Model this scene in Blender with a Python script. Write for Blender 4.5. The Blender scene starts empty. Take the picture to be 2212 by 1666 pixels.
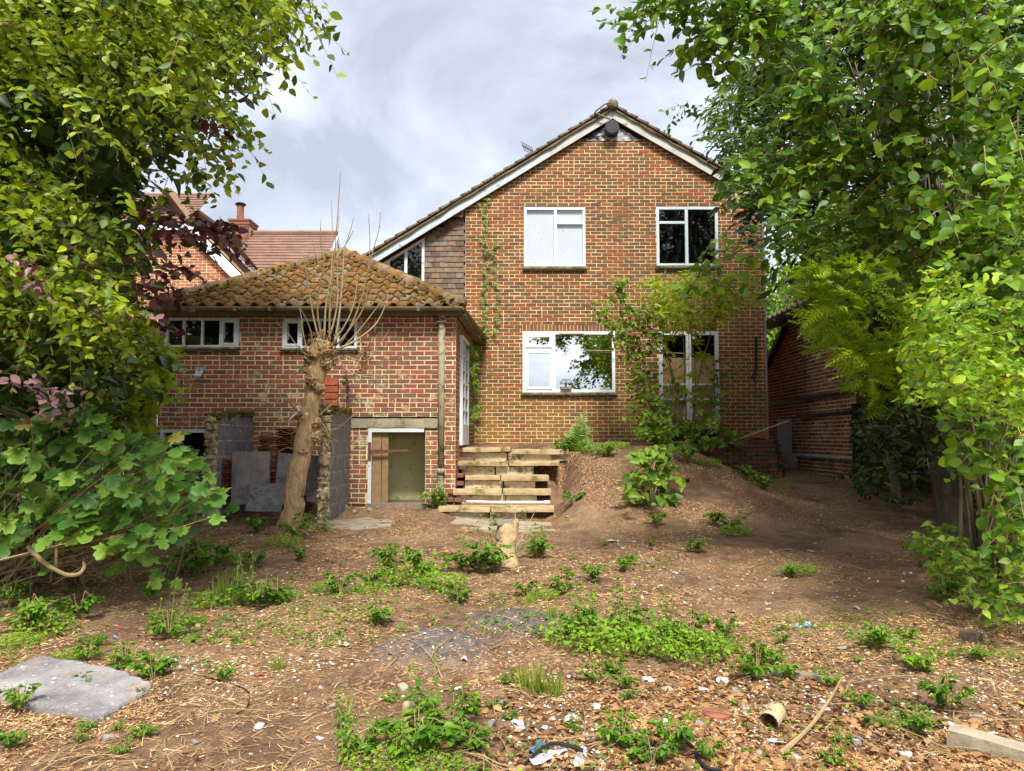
import bpy, bmesh, math, random
import numpy as np
from mathutils import Vector, Matrix, noise as mnoise

random.seed(7)
RNG = np.random.default_rng(11)
SC = bpy.context.scene
COL = SC.collection

# ---------------------------------------------------------------- camera
F_D, CX, CY = 1626.5, 1106.0, 833.0        # focal length and centre on a 2212 px wide frame
PITCH = math.radians(3.94)
EYE = 1.55
CP, SP = math.cos(PITCH), math.sin(PITCH)
cam_data = bpy.data.cameras.new("camera")
cam_data.sensor_width = 36.0
cam_data.lens = 36.0 * F_D / 2212.0
cam_data.clip_start = 0.05
cam_data.clip_end = 2000.0
cam = bpy.data.objects.new("camera", cam_data)
cam.location = (0, 0, EYE)
cam.rotation_euler = (math.radians(90) + PITCH, 0, 0)
COL.objects.link(cam)
SC.camera = cam

# ---------------------------------------------------------------- sky and sun
SUN_EL, SUN_AZ = math.radians(54), math.radians(5)   # sun behind the camera, high, a little to the right
world = bpy.data.worlds.new("World")
SC.world = world
world.use_nodes = True
wn = world.node_tree
wn.nodes.clear()
w_out = wn.nodes.new("ShaderNodeOutputWorld")
w_mix = wn.nodes.new("ShaderNodeMixShader")
w_sky = wn.nodes.new("ShaderNodeTexSky")
w_sky.sky_type = 'NISHITA'
w_sky.sun_disc = False
w_sky.sun_elevation = SUN_EL
w_sky.sun_rotation = math.pi + SUN_AZ
w_bg1 = wn.nodes.new("ShaderNodeBackground")
w_bg1.inputs['Strength'].default_value = 0.05
w_bg2 = wn.nodes.new("ShaderNodeBackground")
w_bg2.inputs['Strength'].default_value = 0.34
w_tc = wn.nodes.new("ShaderNodeTexCoord")
w_sep = wn.nodes.new("ShaderNodeSeparateXYZ")
w_add = wn.nodes.new("ShaderNodeMath"); w_add.operation = 'ADD'; w_add.inputs[1].default_value = 0.42
w_max = wn.nodes.new("ShaderNodeMath"); w_max.operation = 'MAXIMUM'; w_max.inputs[1].default_value = 0.30
w_dx = wn.nodes.new("ShaderNodeMath"); w_dx.operation = 'DIVIDE'
w_dy = wn.nodes.new("ShaderNodeMath"); w_dy.operation = 'DIVIDE'
w_cmb = wn.nodes.new("ShaderNodeCombineXYZ"); w_cmb.inputs[2].default_value = 3.7
w_n1 = wn.nodes.new("ShaderNodeTexNoise")
w_n1.inputs['Scale'].default_value = 2.1; w_n1.inputs['Detail'].default_value = 8; w_n1.inputs['Roughness'].default_value = 0.56
w_n1.inputs['Distortion'].default_value = 0.5
w_rmp = wn.nodes.new("ShaderNodeValToRGB")
w_rmp.color_ramp.elements[0].position = 0.34; w_rmp.color_ramp.elements[0].color = (0.43, 0.46, 0.54, 1)
w_rmp.color_ramp.elements[1].position = 0.64; w_rmp.color_ramp.elements[1].color = (1.10, 1.09, 1.08, 1)
_e = w_rmp.color_ramp.elements.new(0.5); _e.color = (0.70, 0.74, 0.85, 1)
L = wn.links.new
L(w_tc.outputs['Generated'], w_sep.inputs[0])
L(w_sep.outputs[2], w_add.inputs[0]); L(w_add.outputs[0], w_max.inputs[0])
L(w_sep.outputs[0], w_dx.inputs[0]); L(w_max.outputs[0], w_dx.inputs[1])
L(w_sep.outputs[1], w_dy.inputs[0]); L(w_max.outputs[0], w_dy.inputs[1])
L(w_dx.outputs[0], w_cmb.inputs[0]); L(w_dy.outputs[0], w_cmb.inputs[1])
L(w_cmb.outputs[0], w_n1.inputs['Vector'])
L(w_n1.outputs['Fac'], w_rmp.inputs['Fac'])
L(w_rmp.outputs['Color'], w_bg2.inputs['Color'])
L(w_sky.outputs[0], w_bg1.inputs['Color'])
w_mix.inputs[0].default_value = 0.88                       # thick cloud over a little blue
L(w_bg1.outputs[0], w_mix.inputs[1]); L(w_bg2.outputs[0], w_mix.inputs[2])
L(w_mix.outputs[0], w_out.inputs['Surface'])

sun_d = bpy.data.lights.new("sun", 'SUN')
sun_d.energy = 1.5
sun_d.angle = math.radians(13)
sun_d.color = (1.0, 0.95, 0.87)
sun = bpy.data.objects.new("sun", sun_d)
_sv = Vector((math.sin(SUN_AZ) * math.cos(SUN_EL), -math.cos(SUN_AZ) * math.cos(SUN_EL), math.sin(SUN_EL)))
sun.rotation_euler = _sv.to_track_quat('Z', 'Y').to_euler()
sun.location = (0, -5, 20)
COL.objects.link(sun)

SC.view_settings.view_transform = 'Standard'
SC.view_settings.look = 'None'
SC.view_settings.exposure = 2.15
SC.view_settings.gamma = 1.0
SC.view_settings.use_curve_mapping = False
SC.render.engine = 'CYCLES'
SC.cycles.max_bounces = 6
SC.cycles.diffuse_bounces = 2
SC.cycles.glossy_bounces = 3
SC.cycles.transmission_bounces = 4
SC.cycles.transparent_max_bounces = 8
SC.cycles.use_denoising = True
SC.cycles.caustics_reflective = False
SC.cycles.caustics_refractive = False

# ---------------------------------------------------------------- geometry of the view (to turn measured points into metres)
def at(u, v, Y):
    a, b = (u - CX) / F_D, (CY - v) / F_D
    k = Y / (CP - b * SP)
    return Vector((a * k, Y, EYE + (SP + b * CP) * k))

def proj(P):
    P = np.asarray(P, float)
    x, y, z = P[..., 0], P[..., 1], P[..., 2] - EYE
    d = y * CP + z * SP
    up = -y * SP + z * CP
    d = np.where(d < 0.05, 0.05, d)
    return CX + F_D * x / d, CY - F_D * up / d

def in_poly(u, v, poly):
    inside = np.zeros(np.shape(u), bool)
    n = len(poly)
    j = n - 1
    for i in range(n):
        xi, yi = poly[i]; xj, yj = poly[j]
        c = ((yi > v) != (yj > v)) & (u < (xj - xi) * (v - yi) / (yj - yi + 1e-9) + xi)
        inside ^= c
        j = i
    return inside

# ---------------------------------------------------------------- objects
def tag(o, label=None, cat=None, group=None, kind=None):
    if label: o["label"] = label
    if cat: o["category"] = cat
    if group: o["group"] = group
    if kind: o["kind"] = kind
    return o

def empty(name, loc=(0, 0, 0), label=None, cat=None, group=None):
    o = bpy.data.objects.new(name, None)
    o.empty_display_size = 0.2
    o.location = loc
    COL.objects.link(o)
    return tag(o, label, cat, group)

def link(name, me, mat=None, parent=None, loc=None, rot=None):
    o = bpy.data.objects.new(name, me)
    if mat is not None and len(me.materials) == 0:
        me.materials.append(mat)
    COL.objects.link(o)
    if parent is not None:
        o.parent = parent
        # meshes are written in world space: undo the parents' offsets (parents are never rotated or scaled)
        off = Vector((0, 0, 0)); p = parent
        while p is not None:
            off += p.location; p = p.parent
        o.location = Vector(loc if loc is not None else (0, 0, 0)) - off
    elif loc is not None:
        o.location = loc
    if rot is not None: o.rotation_euler = rot
    return o

class MB:
    """collects faces; build() links them as ONE mesh object"""
    def __init__(s): s.v = []; s.f = []; s.r = []
    def add(s, verts, faces, r=0.0):
        n = len(s.v)
        s.v.extend(verts); s.f.extend([tuple(i + n for i in f) for f in faces]); s.r.extend([r] * len(verts))
        return s
    def box(s, x0, x1, y0, y1, z0, z1, r=0.0):
        return s.add([(x0,y0,z0),(x1,y0,z0),(x1,y1,z0),(x0,y1,z0),(x0,y0,z1),(x1,y0,z1),(x1,y1,z1),(x0,y1,z1)],
              [(0,3,2,1),(4,5,6,7),(0,1,5,4),(1,2,6,5),(2,3,7,6),(3,0,4,7)], r)
    def beam(s, p, q, w, h, up=(0,0,1), r=0.0):
        p, q = Vector(p), Vector(q)
        d = (q - p).normalized(); a = d.cross(Vector(up))
        if a.length < 1e-5: a = d.cross(Vector((1,0,0)))
        a.normalize(); b = a.cross(d).normalized()
        a *= w / 2; b *= h / 2
        vs = [p-a-b, p+a-b, p+a+b, p-a+b, q-a-b, q+a-b, q+a+b, q-a+b]
        return s.add([tuple(t) for t in vs], [(0,1,2,3),(7,6,5,4),(0,4,5,1),(1,5,6,2),(2,6,7,3),(3,7,4,0)], r)
    def prism(s, pts, off, r=0.0):
        """planar polygon extruded by a vector"""
        off = Vector(off); n = len(pts)
        a = [Vector(p) for p in pts]; b = [p + off for p in a]
        return s.add([tuple(p) for p in a + b], [tuple(range(n))[::-1], tuple(range(n, 2*n))] +
                     [(i, (i+1) % n, n + (i+1) % n, n + i) for i in range(n)], r)
    def tube(s, pts, radii, sides=6, r=0.0, cap=True, wob=0.0):
        pts = [Vector(p) for p in pts]
        if not hasattr(radii, '__len__'): radii = [radii] * len(pts)
        vs = []; n = len(pts); ref = Vector((0.3, 0.2, 0.93)); prev = None
        for i, p in enumerate(pts):
            d = (pts[min(i+1, n-1)] - pts[max(i-1, 0)])
            if d.length < 1e-9: d = Vector((0,0,1))
            d.normalize()
            if prev is None:
                a = d.cross(ref)
                if a.length < 1e-3: a = d.cross(Vector((1,0,0)))
            else:
                a = prev - d * prev.dot(d)
            a.normalize(); prev = a
            b = d.cross(a)
            for k in range(sides):
                t = 2 * math.pi * k / sides
                rr = radii[i]
                q = p + (a * math.cos(t) + b * math.sin(t)) * rr
                if wob:
                    q += (a * math.cos(t) + b * math.sin(t)) * rr * wob * mnoise.noise(q * (1.6 / max(rr, 0.02)) * 0.35)
                vs.append(tuple(q))
        fs = [(i*sides+k, i*sides+(k+1) % sides, (i+1)*sides+(k+1) % sides, (i+1)*sides+k) for i in range(n-1) for k in range(sides)]
        if cap: fs += [tuple(range(sides))[::-1], tuple(range((n-1)*sides, n*sides))]
        return s.add(vs, fs, r)
    def mesh(s, name, smooth=False):
        me = bpy.data.meshes.new(name)
        me.from_pydata(s.v, [], s.f)
        if any(s.r):
            a = me.attributes.new("rnd", 'FLOAT', 'POINT'); a.data.foreach_set("value", np.array(s.r, np.float32))
        if smooth: me.polygons.foreach_set("use_smooth", [True] * len(me.polygons))
        me.update()
        return me
    def build(s, name, mat, parent=None, smooth=False, origin=None):
        if origin is not None:
            ox, oy, oz = origin
            s.v = [(x-ox, y-oy, z-oz) for x, y, z in s.v]
            return link(name, s.mesh(name, smooth), mat, parent, loc=origin)
        return link(name, s.mesh(name, smooth), mat, parent)

def cap_of(poly): return poly

def tri_mesh(name, V, T, rnd=None, smooth=False):
    """big triangle meshes from numpy arrays"""
    me = bpy.data.meshes.new(name)
    n, m = len(V), len(T)
    me.vertices.add(n); me.vertices.foreach_set("co", np.ascontiguousarray(V, np.float32).ravel())
    me.loops.add(3 * m); me.loops.foreach_set("vertex_index", np.ascontiguousarray(T, np.int32).ravel())
    me.polygons.add(m); me.polygons.foreach_set("loop_start", np.arange(0, 3*m, 3, dtype=np.int32))
    if rnd is not None:
        a = me.attributes.new("rnd", 'FLOAT', 'POINT'); a.data.foreach_set("value", np.ascontiguousarray(rnd, np.float32))
    if smooth: me.polygons.foreach_set("use_smooth", np.ones(m, bool))
    me.update(calc_edges=True); me.validate()
    return me

def rough_box(sx, sy, sz, seed=0, amp=0.01, n=(6, 3, 2), freq=5.0, chip=0.0):
    """a stone: a subdivided block with worn, uneven faces; origin at its centre"""
    bm = bmesh.new()
    nx, ny, nz = n
    vs = {}
    def V(i, j, k):
        if (i, j, k) not in vs: vs[(i, j, k)] = bm.verts.new(((i/nx-.5)*sx, (j/ny-.5)*sy, (k/nz-.5)*sz))
        return vs[(i, j, k)]
    for i in range(nx):
        for j in range(ny):
            bm.faces.new((V(i,j,0), V(i,j+1,0), V(i+1,j+1,0), V(i+1,j,0))); bm.faces.new((V(i,j,nz), V(i+1,j,nz), V(i+1,j+1,nz), V(i,j+1,nz)))
    for i in range(nx):
        for k in range(nz):
            bm.faces.new((V(i,0,k), V(i+1,0,k), V(i+1,0,k+1), V(i,0,k+1))); bm.faces.new((V(i,ny,k), V(i,ny,k+1), V(i+1,ny,k+1), V(i+1,ny,k)))
    for j in range(ny):
        for k in range(nz):
            bm.faces.new((V(0,j,k), V(0,j,k+1), V(0,j+1,k+1), V(0,j+1,k))); bm.faces.new((V(nx,j,k), V(nx,j+1,k), V(nx,j+1,k+1), V(nx,j,k+1)))
    for v in bm.verts:
        c = v.co
        d = mnoise.noise_vector(c * freq + Vector((seed * 3.1, seed * 1.7, 0)))
        e = sum(1 for t, h in ((c.x, sx), (c.y, sy), (c.z, sz)) if abs(abs(t) - h / 2) < 1e-5)
        v.co = c + d * amp - (c.normalized() * amp * 0.45 * (e - 1) if e > 1 else Vector())
        if chip and e > 1 and mnoise.noise(c * freq * 0.7 + Vector((seed, 5, 9))) > 0.25:
            v.co *= 1 - chip
    me = bpy.data.meshes.new("stone"); bm.to_mesh(me); bm.free()
    return me

# ---------------------------------------------------------------- materials
class G:
    def __init__(s, name):
        s.m = bpy.data.materials.new(name); s.m.use_nodes = True
        s.nt = s.m.node_tree; s.b = s.nt.nodes['Principled BSDF']; s.out = s.nt.nodes['Material Output']
        s.b.inputs['Roughness'].default_value = 0.85
        s.b.inputs['Specular IOR Level'].default_value = 0.25
    def n(s, t): return s.nt.nodes.new(t)
    def put(s, sock, val):
        if isinstance(val, bpy.types.NodeSocket): s.nt.links.new(val, sock)
        elif isinstance(val, (tuple, list)) and len(val) == 3 and sock.type == 'RGBA': sock.default_value = (*val, 1)
        else: sock.default_value = val
    def pos(s):
        return s.n('ShaderNodeNewGeometry').outputs['Position']
    def obj(s):
        return s.n('ShaderNodeTexCoord').outputs['Object']
    def xyz(s, v):
        q = s.n('ShaderNodeSeparateXYZ'); s.put(q.inputs[0], v); return q.outputs
    def noise(s, scale, detail=4, rough=0.55, vec=None, dist=0.0, col=False):
        q = s.n('ShaderNodeTexNoise'); q.inputs['Scale'].default_value = scale; q.inputs['Detail'].default_value = detail
        q.inputs['Roughness'].default_value = rough; q.inputs['Distortion'].default_value = dist
        s.put(q.inputs['Vector'], vec if vec is not None else s.pos())
        return q.outputs['Color' if col else 'Fac']
    def vor(s, scale, vec=None, feat='F1', out='Distance'):
        q = s.n('ShaderNodeTexVoronoi'); q.feature = feat; q.inputs['Scale'].default_value = scale
        s.put(q.inputs['Vector'], vec if vec is not None else s.pos()); return q.outputs[out]
    def scale(s, vec, sc):
        q = s.n('ShaderNodeVectorMath'); q.operation = 'MULTIPLY'; s.put(q.inputs[0], vec); q.inputs[1].default_value = sc; return q.outputs[0]
    def ramp(s, fac, stops, interp='LINEAR'):
        q = s.n('ShaderNodeValToRGB'); cr = q.color_ramp; cr.interpolation = interp
        while len(cr.elements) < len(stops): cr.elements.new(0.5)
        for e, (p, c) in zip(cr.elements, stops):
            e.position = p; e.color = (*c, 1) if len(c) == 3 else c
        s.put(q.inputs[0], fac); return q.outputs[0]
    def step(s, fac, a, b):
        q = s.n('ShaderNodeMapRange'); q.interpolation_type = 'SMOOTHSTEP'
        s.put(q.inputs[0], fac); q.inputs[1].default_value = a; q.inputs[2].default_value = b; return q.outputs[0]
    def mix(s, fac, a, b, mode='MIX'):
        q = s.n('ShaderNodeMix'); q.data_type = 'RGBA'; q.blend_type = mode
        s.put(q.inputs[0], fac); s.put(q.inputs[6], a); s.put(q.inputs[7], b); return q.outputs[2]
    def math(s, op, a, b=0.0):
        q = s.n('ShaderNodeMath'); q.operation = op; s.put(q.inputs[0], a); s.put(q.inputs[1], b); return q.outputs[0]
    def rnd(s):
        a = s.n('ShaderNodeAttribute'); a.attribute_name = 'rnd'
        o = s.n('ShaderNodeObjectInfo')
        return s.math('FRACT', s.math('ADD', a.outputs['Fac'], o.outputs['Random']))
    def bump(s, h, strength=0.5, dist=0.01):
        q = s.n('ShaderNodeBump'); q.inputs['Strength'].default_value = strength; q.inputs['Distance'].default_value = dist
        s.put(q.inputs['Height'], h); s.put(s.b.inputs['Normal'], q.outputs[0])
    def color(s, c): s.put(s.b.inputs['Base Color'], c); return s
    def rough(s, r): s.put(s.b.inputs['Roughness'], r); return s

def brick_mat(name, pal, grime=(0.10, 0.085, 0.035), grime_amt=0.5, pale=0.0, low=None, dark=1.0):
    g = G(name)
    r = g.rnd()
    st = [(i / len(pal), c) for i, c in enumerate(pal)]
    c = g.ramp(r, st, 'CONSTANT')
    c = g.mix(1.0, c, g.ramp(g.noise(38, 5, 0.7), [(0.2, (0.55*dark,)*3), (0.55, (1.0*dark,)*3), (0.85, (1.35*dark,)*3)]), 'MULTIPLY')
    big = g.step(g.noise(0.9, 5, 0.6), 0.47, 0.7)
    c = g.mix(g.math('MULTIPLY', big, grime_amt), c, grime)
    if low:      # algae creeping over the lower courses, patchy
        z0, z1, lc = low
        zz = g.xyz(g.pos())
        f = g.math('MULTIPLY', g.step(zz[2], z1, z0), g.step(g.noise(1.6, 5, 0.62), 0.40, 0.62))
        c = g.mix(g.math('MULTIPLY', f, 0.62), c, lc)
    if pale:     # flaked lime bloom
        f = g.math('MULTIPLY', g.step(g.noise(7, 6, 0.7), 0.54, 0.63), g.step(g.noise(0.9, 3, 0.5, dist=0.4), 0.42, 0.58))
        c = g.mix(g.math('MULTIPLY', f, pale), c, (0.50, 0.47, 0.28))
    g.color(c).rough(0.9)
    g.bump(g.noise(90, 5, 0.7), 0.55, 0.006)
    return g.m

def plain(name, c, var=0.25, scale=8.0, rough=0.8, bump=0.2, bscale=60, dirt=None, spec=0.25):
    g = G(name)
    n = g.noise(scale, 5, 0.6)
    col = g.ramp(n, [(0.25, tuple(t*(1-var) for t in c)), (0.75, tuple(min(1, t*(1+var)) for t in c))])
    if dirt:
        dc, lo, hi, sc = dirt
        col = g.mix(g.step(g.noise(sc, 6, 0.65, dist=0.3), lo, hi), col, dc)
    g.color(col).rough(rough)
    g.b.inputs['Specular IOR Level'].default_value = spec
    if bump: g.bump(g.noise(bscale, 5, 0.65), bump, 0.01)
    return g.m

def leaf_mat(name, cols, trans=0.4, rough=0.45, tint=None):
    g = G(name)
    r = g.rnd()
    n = len(cols)
    c = g.ramp(r, [(i / max(1, n - 1), k) for i, k in enumerate(cols)])
    c = g.mix(1.0, c, g.ramp(g.noise(2.2, 3), [(0.25, (0.72, 0.74, 0.8)), (0.75, (1.25, 1.2, 1.05))]), 'MULTIPLY')
    g.color(c).rough(rough)
    g.b.inputs['Specular IOR Level'].default_value = 0.35
    t = g.n('ShaderNodeBsdfTranslucent')
    g.put(t.inputs[0], g.mix(1.0, c, tint or (1.35, 1.25, 0.5), 'MULTIPLY'))
    ms = g.n('ShaderNodeMixShader'); ms.inputs[0].default_value = trans
    g.nt.links.new(g.b.outputs[0], ms.inputs[1]); g.nt.links.new(t.outputs[0], ms.inputs[2])
    g.nt.links.new(ms.outputs[0], g.out.inputs['Surface'])
    return g.m

def glass_mat(name, refl, tint=(0.9, 0.95, 1.0), dirt=0.0):
    g = G(name)
    gl = g.n('ShaderNodeBsdfGlossy'); gl.inputs['Roughness'].default_value = 0.012; g.put(gl.inputs['Color'], tint)
    tr = g.n('ShaderNodeBsdfTransparent'); g.put(tr.inputs['Color'], (0.82, 0.86, 0.85))
    m1 = g.n('ShaderNodeMixShader'); m1.inputs[0].default_value = refl
    g.nt.links.new(tr.outputs[0], m1.inputs[1]); g.nt.links.new(gl.outputs[0], m1.inputs[2])
    last = m1
    if dirt:
        df = g.n('ShaderNodeBsdfDiffuse'); g.put(df.inputs['Color'], (0.35, 0.36, 0.36))
        m2 = g.n('ShaderNodeMixShader')
        v = g.scale(g.pos(), (6, 6, 1.5))
        g.put(m2.inputs[0], g.math('MULTIPLY', g.step(g.noise(2.0, 6, 0.7, vec=v), 0.45, 0.75), dirt))
        g.nt.links.new(m1.outputs[0], m2.inputs[1]); g.nt.links.new(df.outputs[0], m2.inputs[2]); last = m2
    g.nt.links.new(last.outputs[0], g.out.inputs['Surface'])
    return g.m

M = {}
M['brick_house'] = brick_mat("house brick", [(.25,.105,.050),(.20,.086,.045),(.165,.092,.054),(.27,.112,.052),(.225,.092,.047),(.135,.082,.052),(.255,.090,.043),(.19,.105,.054),(.28,.088,.040),(.175,.085,.048)],
                             grime=(.15,.10,.04), grime_amt=.35, low=(1.3, 3.6, (.27,.175,.035)))
M['brick_out'] = brick_mat("outbuilding brick", [(.32,.105,.075),(.26,.092,.068),(.195,.092,.068),(.35,.115,.078),(.29,.098,.074),(.22,.13,.088),(.39,.12,.07),(.26,.12,.085)],
                           grime=(.17,.125,.06), grime_amt=.4, pale=.9, low=(.3, 2.6, (.26,.185,.07)))
M['brick_left'] = brick_mat("pale red brick", [(.36,.135,.075),(.30,.11,.065),(.42,.16,.085),(.27,.10,.06)], grime_amt=.1)
M['brick_right'] = brick_mat("garage brick", [(.30,.125,.07),(.21,.085,.055),(.14,.06,.045),(.34,.16,.09),(.25,.10,.06)], grime=(.06,.05,.035), grime_amt=.5)
M['brick_dark'] = brick_mat("old dark brick", [(.20,.095,.065),(.13,.085,.065),(.27,.11,.07),(.17,.11,.075)], grime=(.10,.09,.045), grime_amt=.5)
M['mortar'] = plain("lime mortar", (.70,.52,.26), .22, 5, .95, .5, 120, dirt=((.20,.16,.08), .56, .72, 1.4))
M['mortar_out'] = plain("sandy mortar", (.78,.63,.38), .2, 6, .95, .5, 120, dirt=((.30,.24,.15), .58, .72, 1.6))
M['mortar_dark'] = plain("grey mortar", (.45,.37,.25), .3, 6, .95, .5, 120)
M['white_paint'] = plain("weathered white paint", (.66,.69,.70), .08, 4, .6, .15, 80, dirt=((.24,.25,.21), .60, .70, 9))
M['blue_paint'] = plain("pale blue window paint", (.60,.70,.74), .07, 5, .5, .1, 80, dirt=((.33,.36,.33), .63, .72, 12))
M['barge'] = plain("weathered bargeboard paint", (.50,.50,.46), .14, 3, .8, .3, 50, dirt=((.19,.19,.16), .55, .70, 5))
M['barge_blue'] = plain("pale blue bargeboard paint", (.50,.57,.58), .12, 3, .75, .3, 50, dirt=((.24,.25,.22), .57, .70, 6))
M['pvc'] = plain("white plastic frame", (.80,.81,.84), .03, 3, .35, 0)
M['sill'] = plain("mossy sill", (.24,.22,.13), .4, 9, .9, .5, 60, dirt=((.09,.11,.03), .45, .6, 8))
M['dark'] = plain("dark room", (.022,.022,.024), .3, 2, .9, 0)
M['frosted'] = plain("milky panel", (.80,.79,.88), .05, 2.2, .5, .0, dirt=((.36,.37,.42), .60, .66, 26))
M['board'] = plain("brown hardboard", (.55,.33,.17), .1, 2, .75, .1)
M['concrete'] = plain("old concrete", (.36,.31,.22), .25, 7, .92, .6, 45, dirt=((.20,.16,.09), .5, .66, 5))
M['gutter'] = plain("brown lichened gutter", (.20,.165,.095), .3, 6, .85, .5, 50, dirt=((.075,.06,.035), .52, .68, 4))
M['block'] = plain("grey breeze block", (.21,.21,.22), .35, 14, .95, .9, 70, dirt=((.32,.32,.31), .56, .72, 5))
M['rubble'] = plain("crumbled mortar", (.52,.43,.27), .4, 16, .95, 1.0, 40, dirt=((.20,.16,.10), .5, .6, 11))
M['slab_brown'] = plain("brownish slab", (.26,.235,.225), .3, 5, .85, .6, 40, dirt=((.12,.11,.12), .48, .66, 3.5))
M['slate'] = plain("grey slab", (.215,.21,.21), .4, 9, .85, .7, 40, dirt=((.05,.05,.055), .57, .64, 30))
def slab_mat():
    g = G("weathered paving")
    c = g.ramp(g.noise(3.2, 7, .7), [(.28, (.13,.12,.125)), (.5, (.27,.255,.255)), (.75, (.42,.40,.385))])
    c = g.mix(g.math('MULTIPLY', g.step(g.noise(5, 6, .7, dist=.5), .56, .64), .7), c, (.36,.20,.10))
    c = g.mix(g.math('MULTIPLY', g.step(g.noise(48, 3, .6), .60, .68), .6), c, (.05,.045,.045))
    c = g.mix(g.math('MULTIPLY', g.step(g.noise(30, 3, .6, dist=.4), .63, .70), .8), c, (.66,.63,.60))
    g.color(c).rough(.9); g.bump(g.noise(55, 6, .7), .8, .012); return g.m
M['slab_ground'] = slab_mat()
M['sand_stone'] = plain("mossy sandstone", (.46,.35,.20), .28, 5, .92, .8, 30, dirt=((.17,.15,.03), .50, .64, 4.5))
M['riser'] = plain("rough riser stone", (.60,.50,.35), .3, 12, .95, 1.0, 40, dirt=((.19,.16,.08), .52, .64, 5))
M['plaster'] = plain("green stained plaster", (.72,.70,.36), .18, 2.5, .9, .4, 30, dirt=((.13,.13,.06), .57, .70, 5))
M['soil_floor'] = plain("dusty floor", (.16,.11,.07), .3, 8, .95, .5, 40)
M['wood'] = plain("weathered plank", (.30,.19,.095), .3, 10, .85, .5, 40)
M['wood_grey'] = plain("grey timber", (.24,.20,.15), .3, 10, .85, .5, 40)
M['fence_wood'] = plain("tan fence post", (.42,.29,.145), .2, 6, .85, .3, 40)
M['rust'] = plain("rusty iron", (.14,.07,.045), .4, 14, .8, .4, 60)
M['steel'] = plain("galvanised bracket", (.42,.44,.47), .2, 10, .45, .1, spec=.5)
M['pipe'] = plain("lichened downpipe", (.34,.30,.19), .3, 9, .85, .5, 50, dirt=((.10,.09,.05), .52, .64, 6))
M['white_pipe'] = plain("white tube", (.72,.74,.72), .08, 5, .4, .1)
M['grey_pipe'] = plain("grey waste pipe", (.30,.30,.34), .12, 5, .5, .1)
M['black'] = plain("black plastic", (.016,.016,.017), .3, 5, .5, .1)
M['vent'] = plain("dark grey vent", (.055,.055,.058), .25, 5, .7, .2)
M['poly'] = plain("torn polythene", (.42,.42,.43), .3, 7, .35, .4, 20, dirt=((.035,.035,.04), .46, .56, 4))
M['terracotta'] = plain("terracotta", (.42,.12,.055), .25, 9, .85, .4, 40)
M['clay_tile'] = plain("old clay tile", (.27,.105,.06), .45, 12, .9, .5, 40)
def tile_mat():
    g = G("brown plain tile")
    c = g.ramp(g.rnd(), [(0, (.12,.085,.065)), (.35, (.19,.135,.10)), (.6, (.24,.15,.10)), (.8, (.16,.135,.10)), (1, (.25,.19,.14))])
    c = g.mix(1.0, c, g.ramp(g.noise(14, 5, .7), [(.25, (.6,.6,.6)), (.75, (1.3,1.3,1.3))]), 'MULTIPLY')
    g.color(c).rough(.9); g.bump(g.noise(60, 5, .7), .4, .01); return g.m
M['plain_tile'] = tile_mat()
M['grey_tile'] = plain("lichened roof tile", (.15,.115,.075), .4, 7, .95, .8, 40, dirt=((.26,.23,.17), .55, .66, 14))
M['paper'] = plain("white scrap", (.72,.73,.73), .12, 6, .6, .2)
M['blue_scrap'] = plain("blue plastic", (.12,.30,.62), .25, 8, .5, .2)
M['pale_blue'] = plain("pale blue wrapper", (.45,.66,.76), .12, 8, .5, .2)
M['red_scrap'] = plain("red scrap", (.62,.08,.07), .2, 8, .6, .2)
M['glass_bright'] = glass_mat("bright window glass", .80, (.95,.98,1.0))
M['glass_dark'] = glass_mat("old window glass", .12, dirt=.05)
M['glass_mid'] = glass_mat("door glass", .07)
M['glass_thin'] = glass_mat("feeder plastic", .25)

def moss_tile_mat():
    g = G("mossy pantile")
    r = g.rnd()
    base = g.ramp(r, [(0, (.22,.10,.045)), (.3, (.30,.16,.07)), (.6, (.18,.105,.065)), (.85, (.30,.24,.18)), (1, (.34,.18,.085))])
    base = g.mix(1.0, base, g.ramp(g.noise(22, 6, .72), [(.25, (.45,.42,.4)), (.75, (1.5,1.45,1.35))]), 'MULTIPLY')
    m = g.step(g.noise(6.5, 7, .72, dist=.5), .46, .60)
    mc = g.ramp(g.noise(30, 4, .7), [(.3, (.05,.038,.008)), (.55, (.24,.145,.012)), (.8, (.46,.29,.02))])
    c = g.mix(g.math('MULTIPLY', m, .9), base, mc)
    d = g.step(g.noise(14, 5, .7), .57, .68)
    c = g.mix(g.math('MULTIPLY', d, .75), c, (.045,.035,.022))
    p = g.step(g.noise(26, 4, .7), .63, .70)
    c = g.mix(g.math('MULTIPLY', p, .6), c, (.42,.30,.19))
    g.color(c).rough(.95)
    g.bump(g.noise(45, 6, .75), .9, .03)
    return g.m
M['moss_tile'] = moss_tile_mat()

def moss_mat():
    g = G("moss cushion")
    g.color(g.ramp(g.noise(40, 5, .7), [(.3, (.05,.04,.008)), (.55, (.21,.14,.012)), (.8, (.40,.27,.025))])).rough(.95)
    g.bump(g.noise(70, 5, .7), 1.0, .03); return g.m
M['moss'] = moss_mat()

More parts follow.
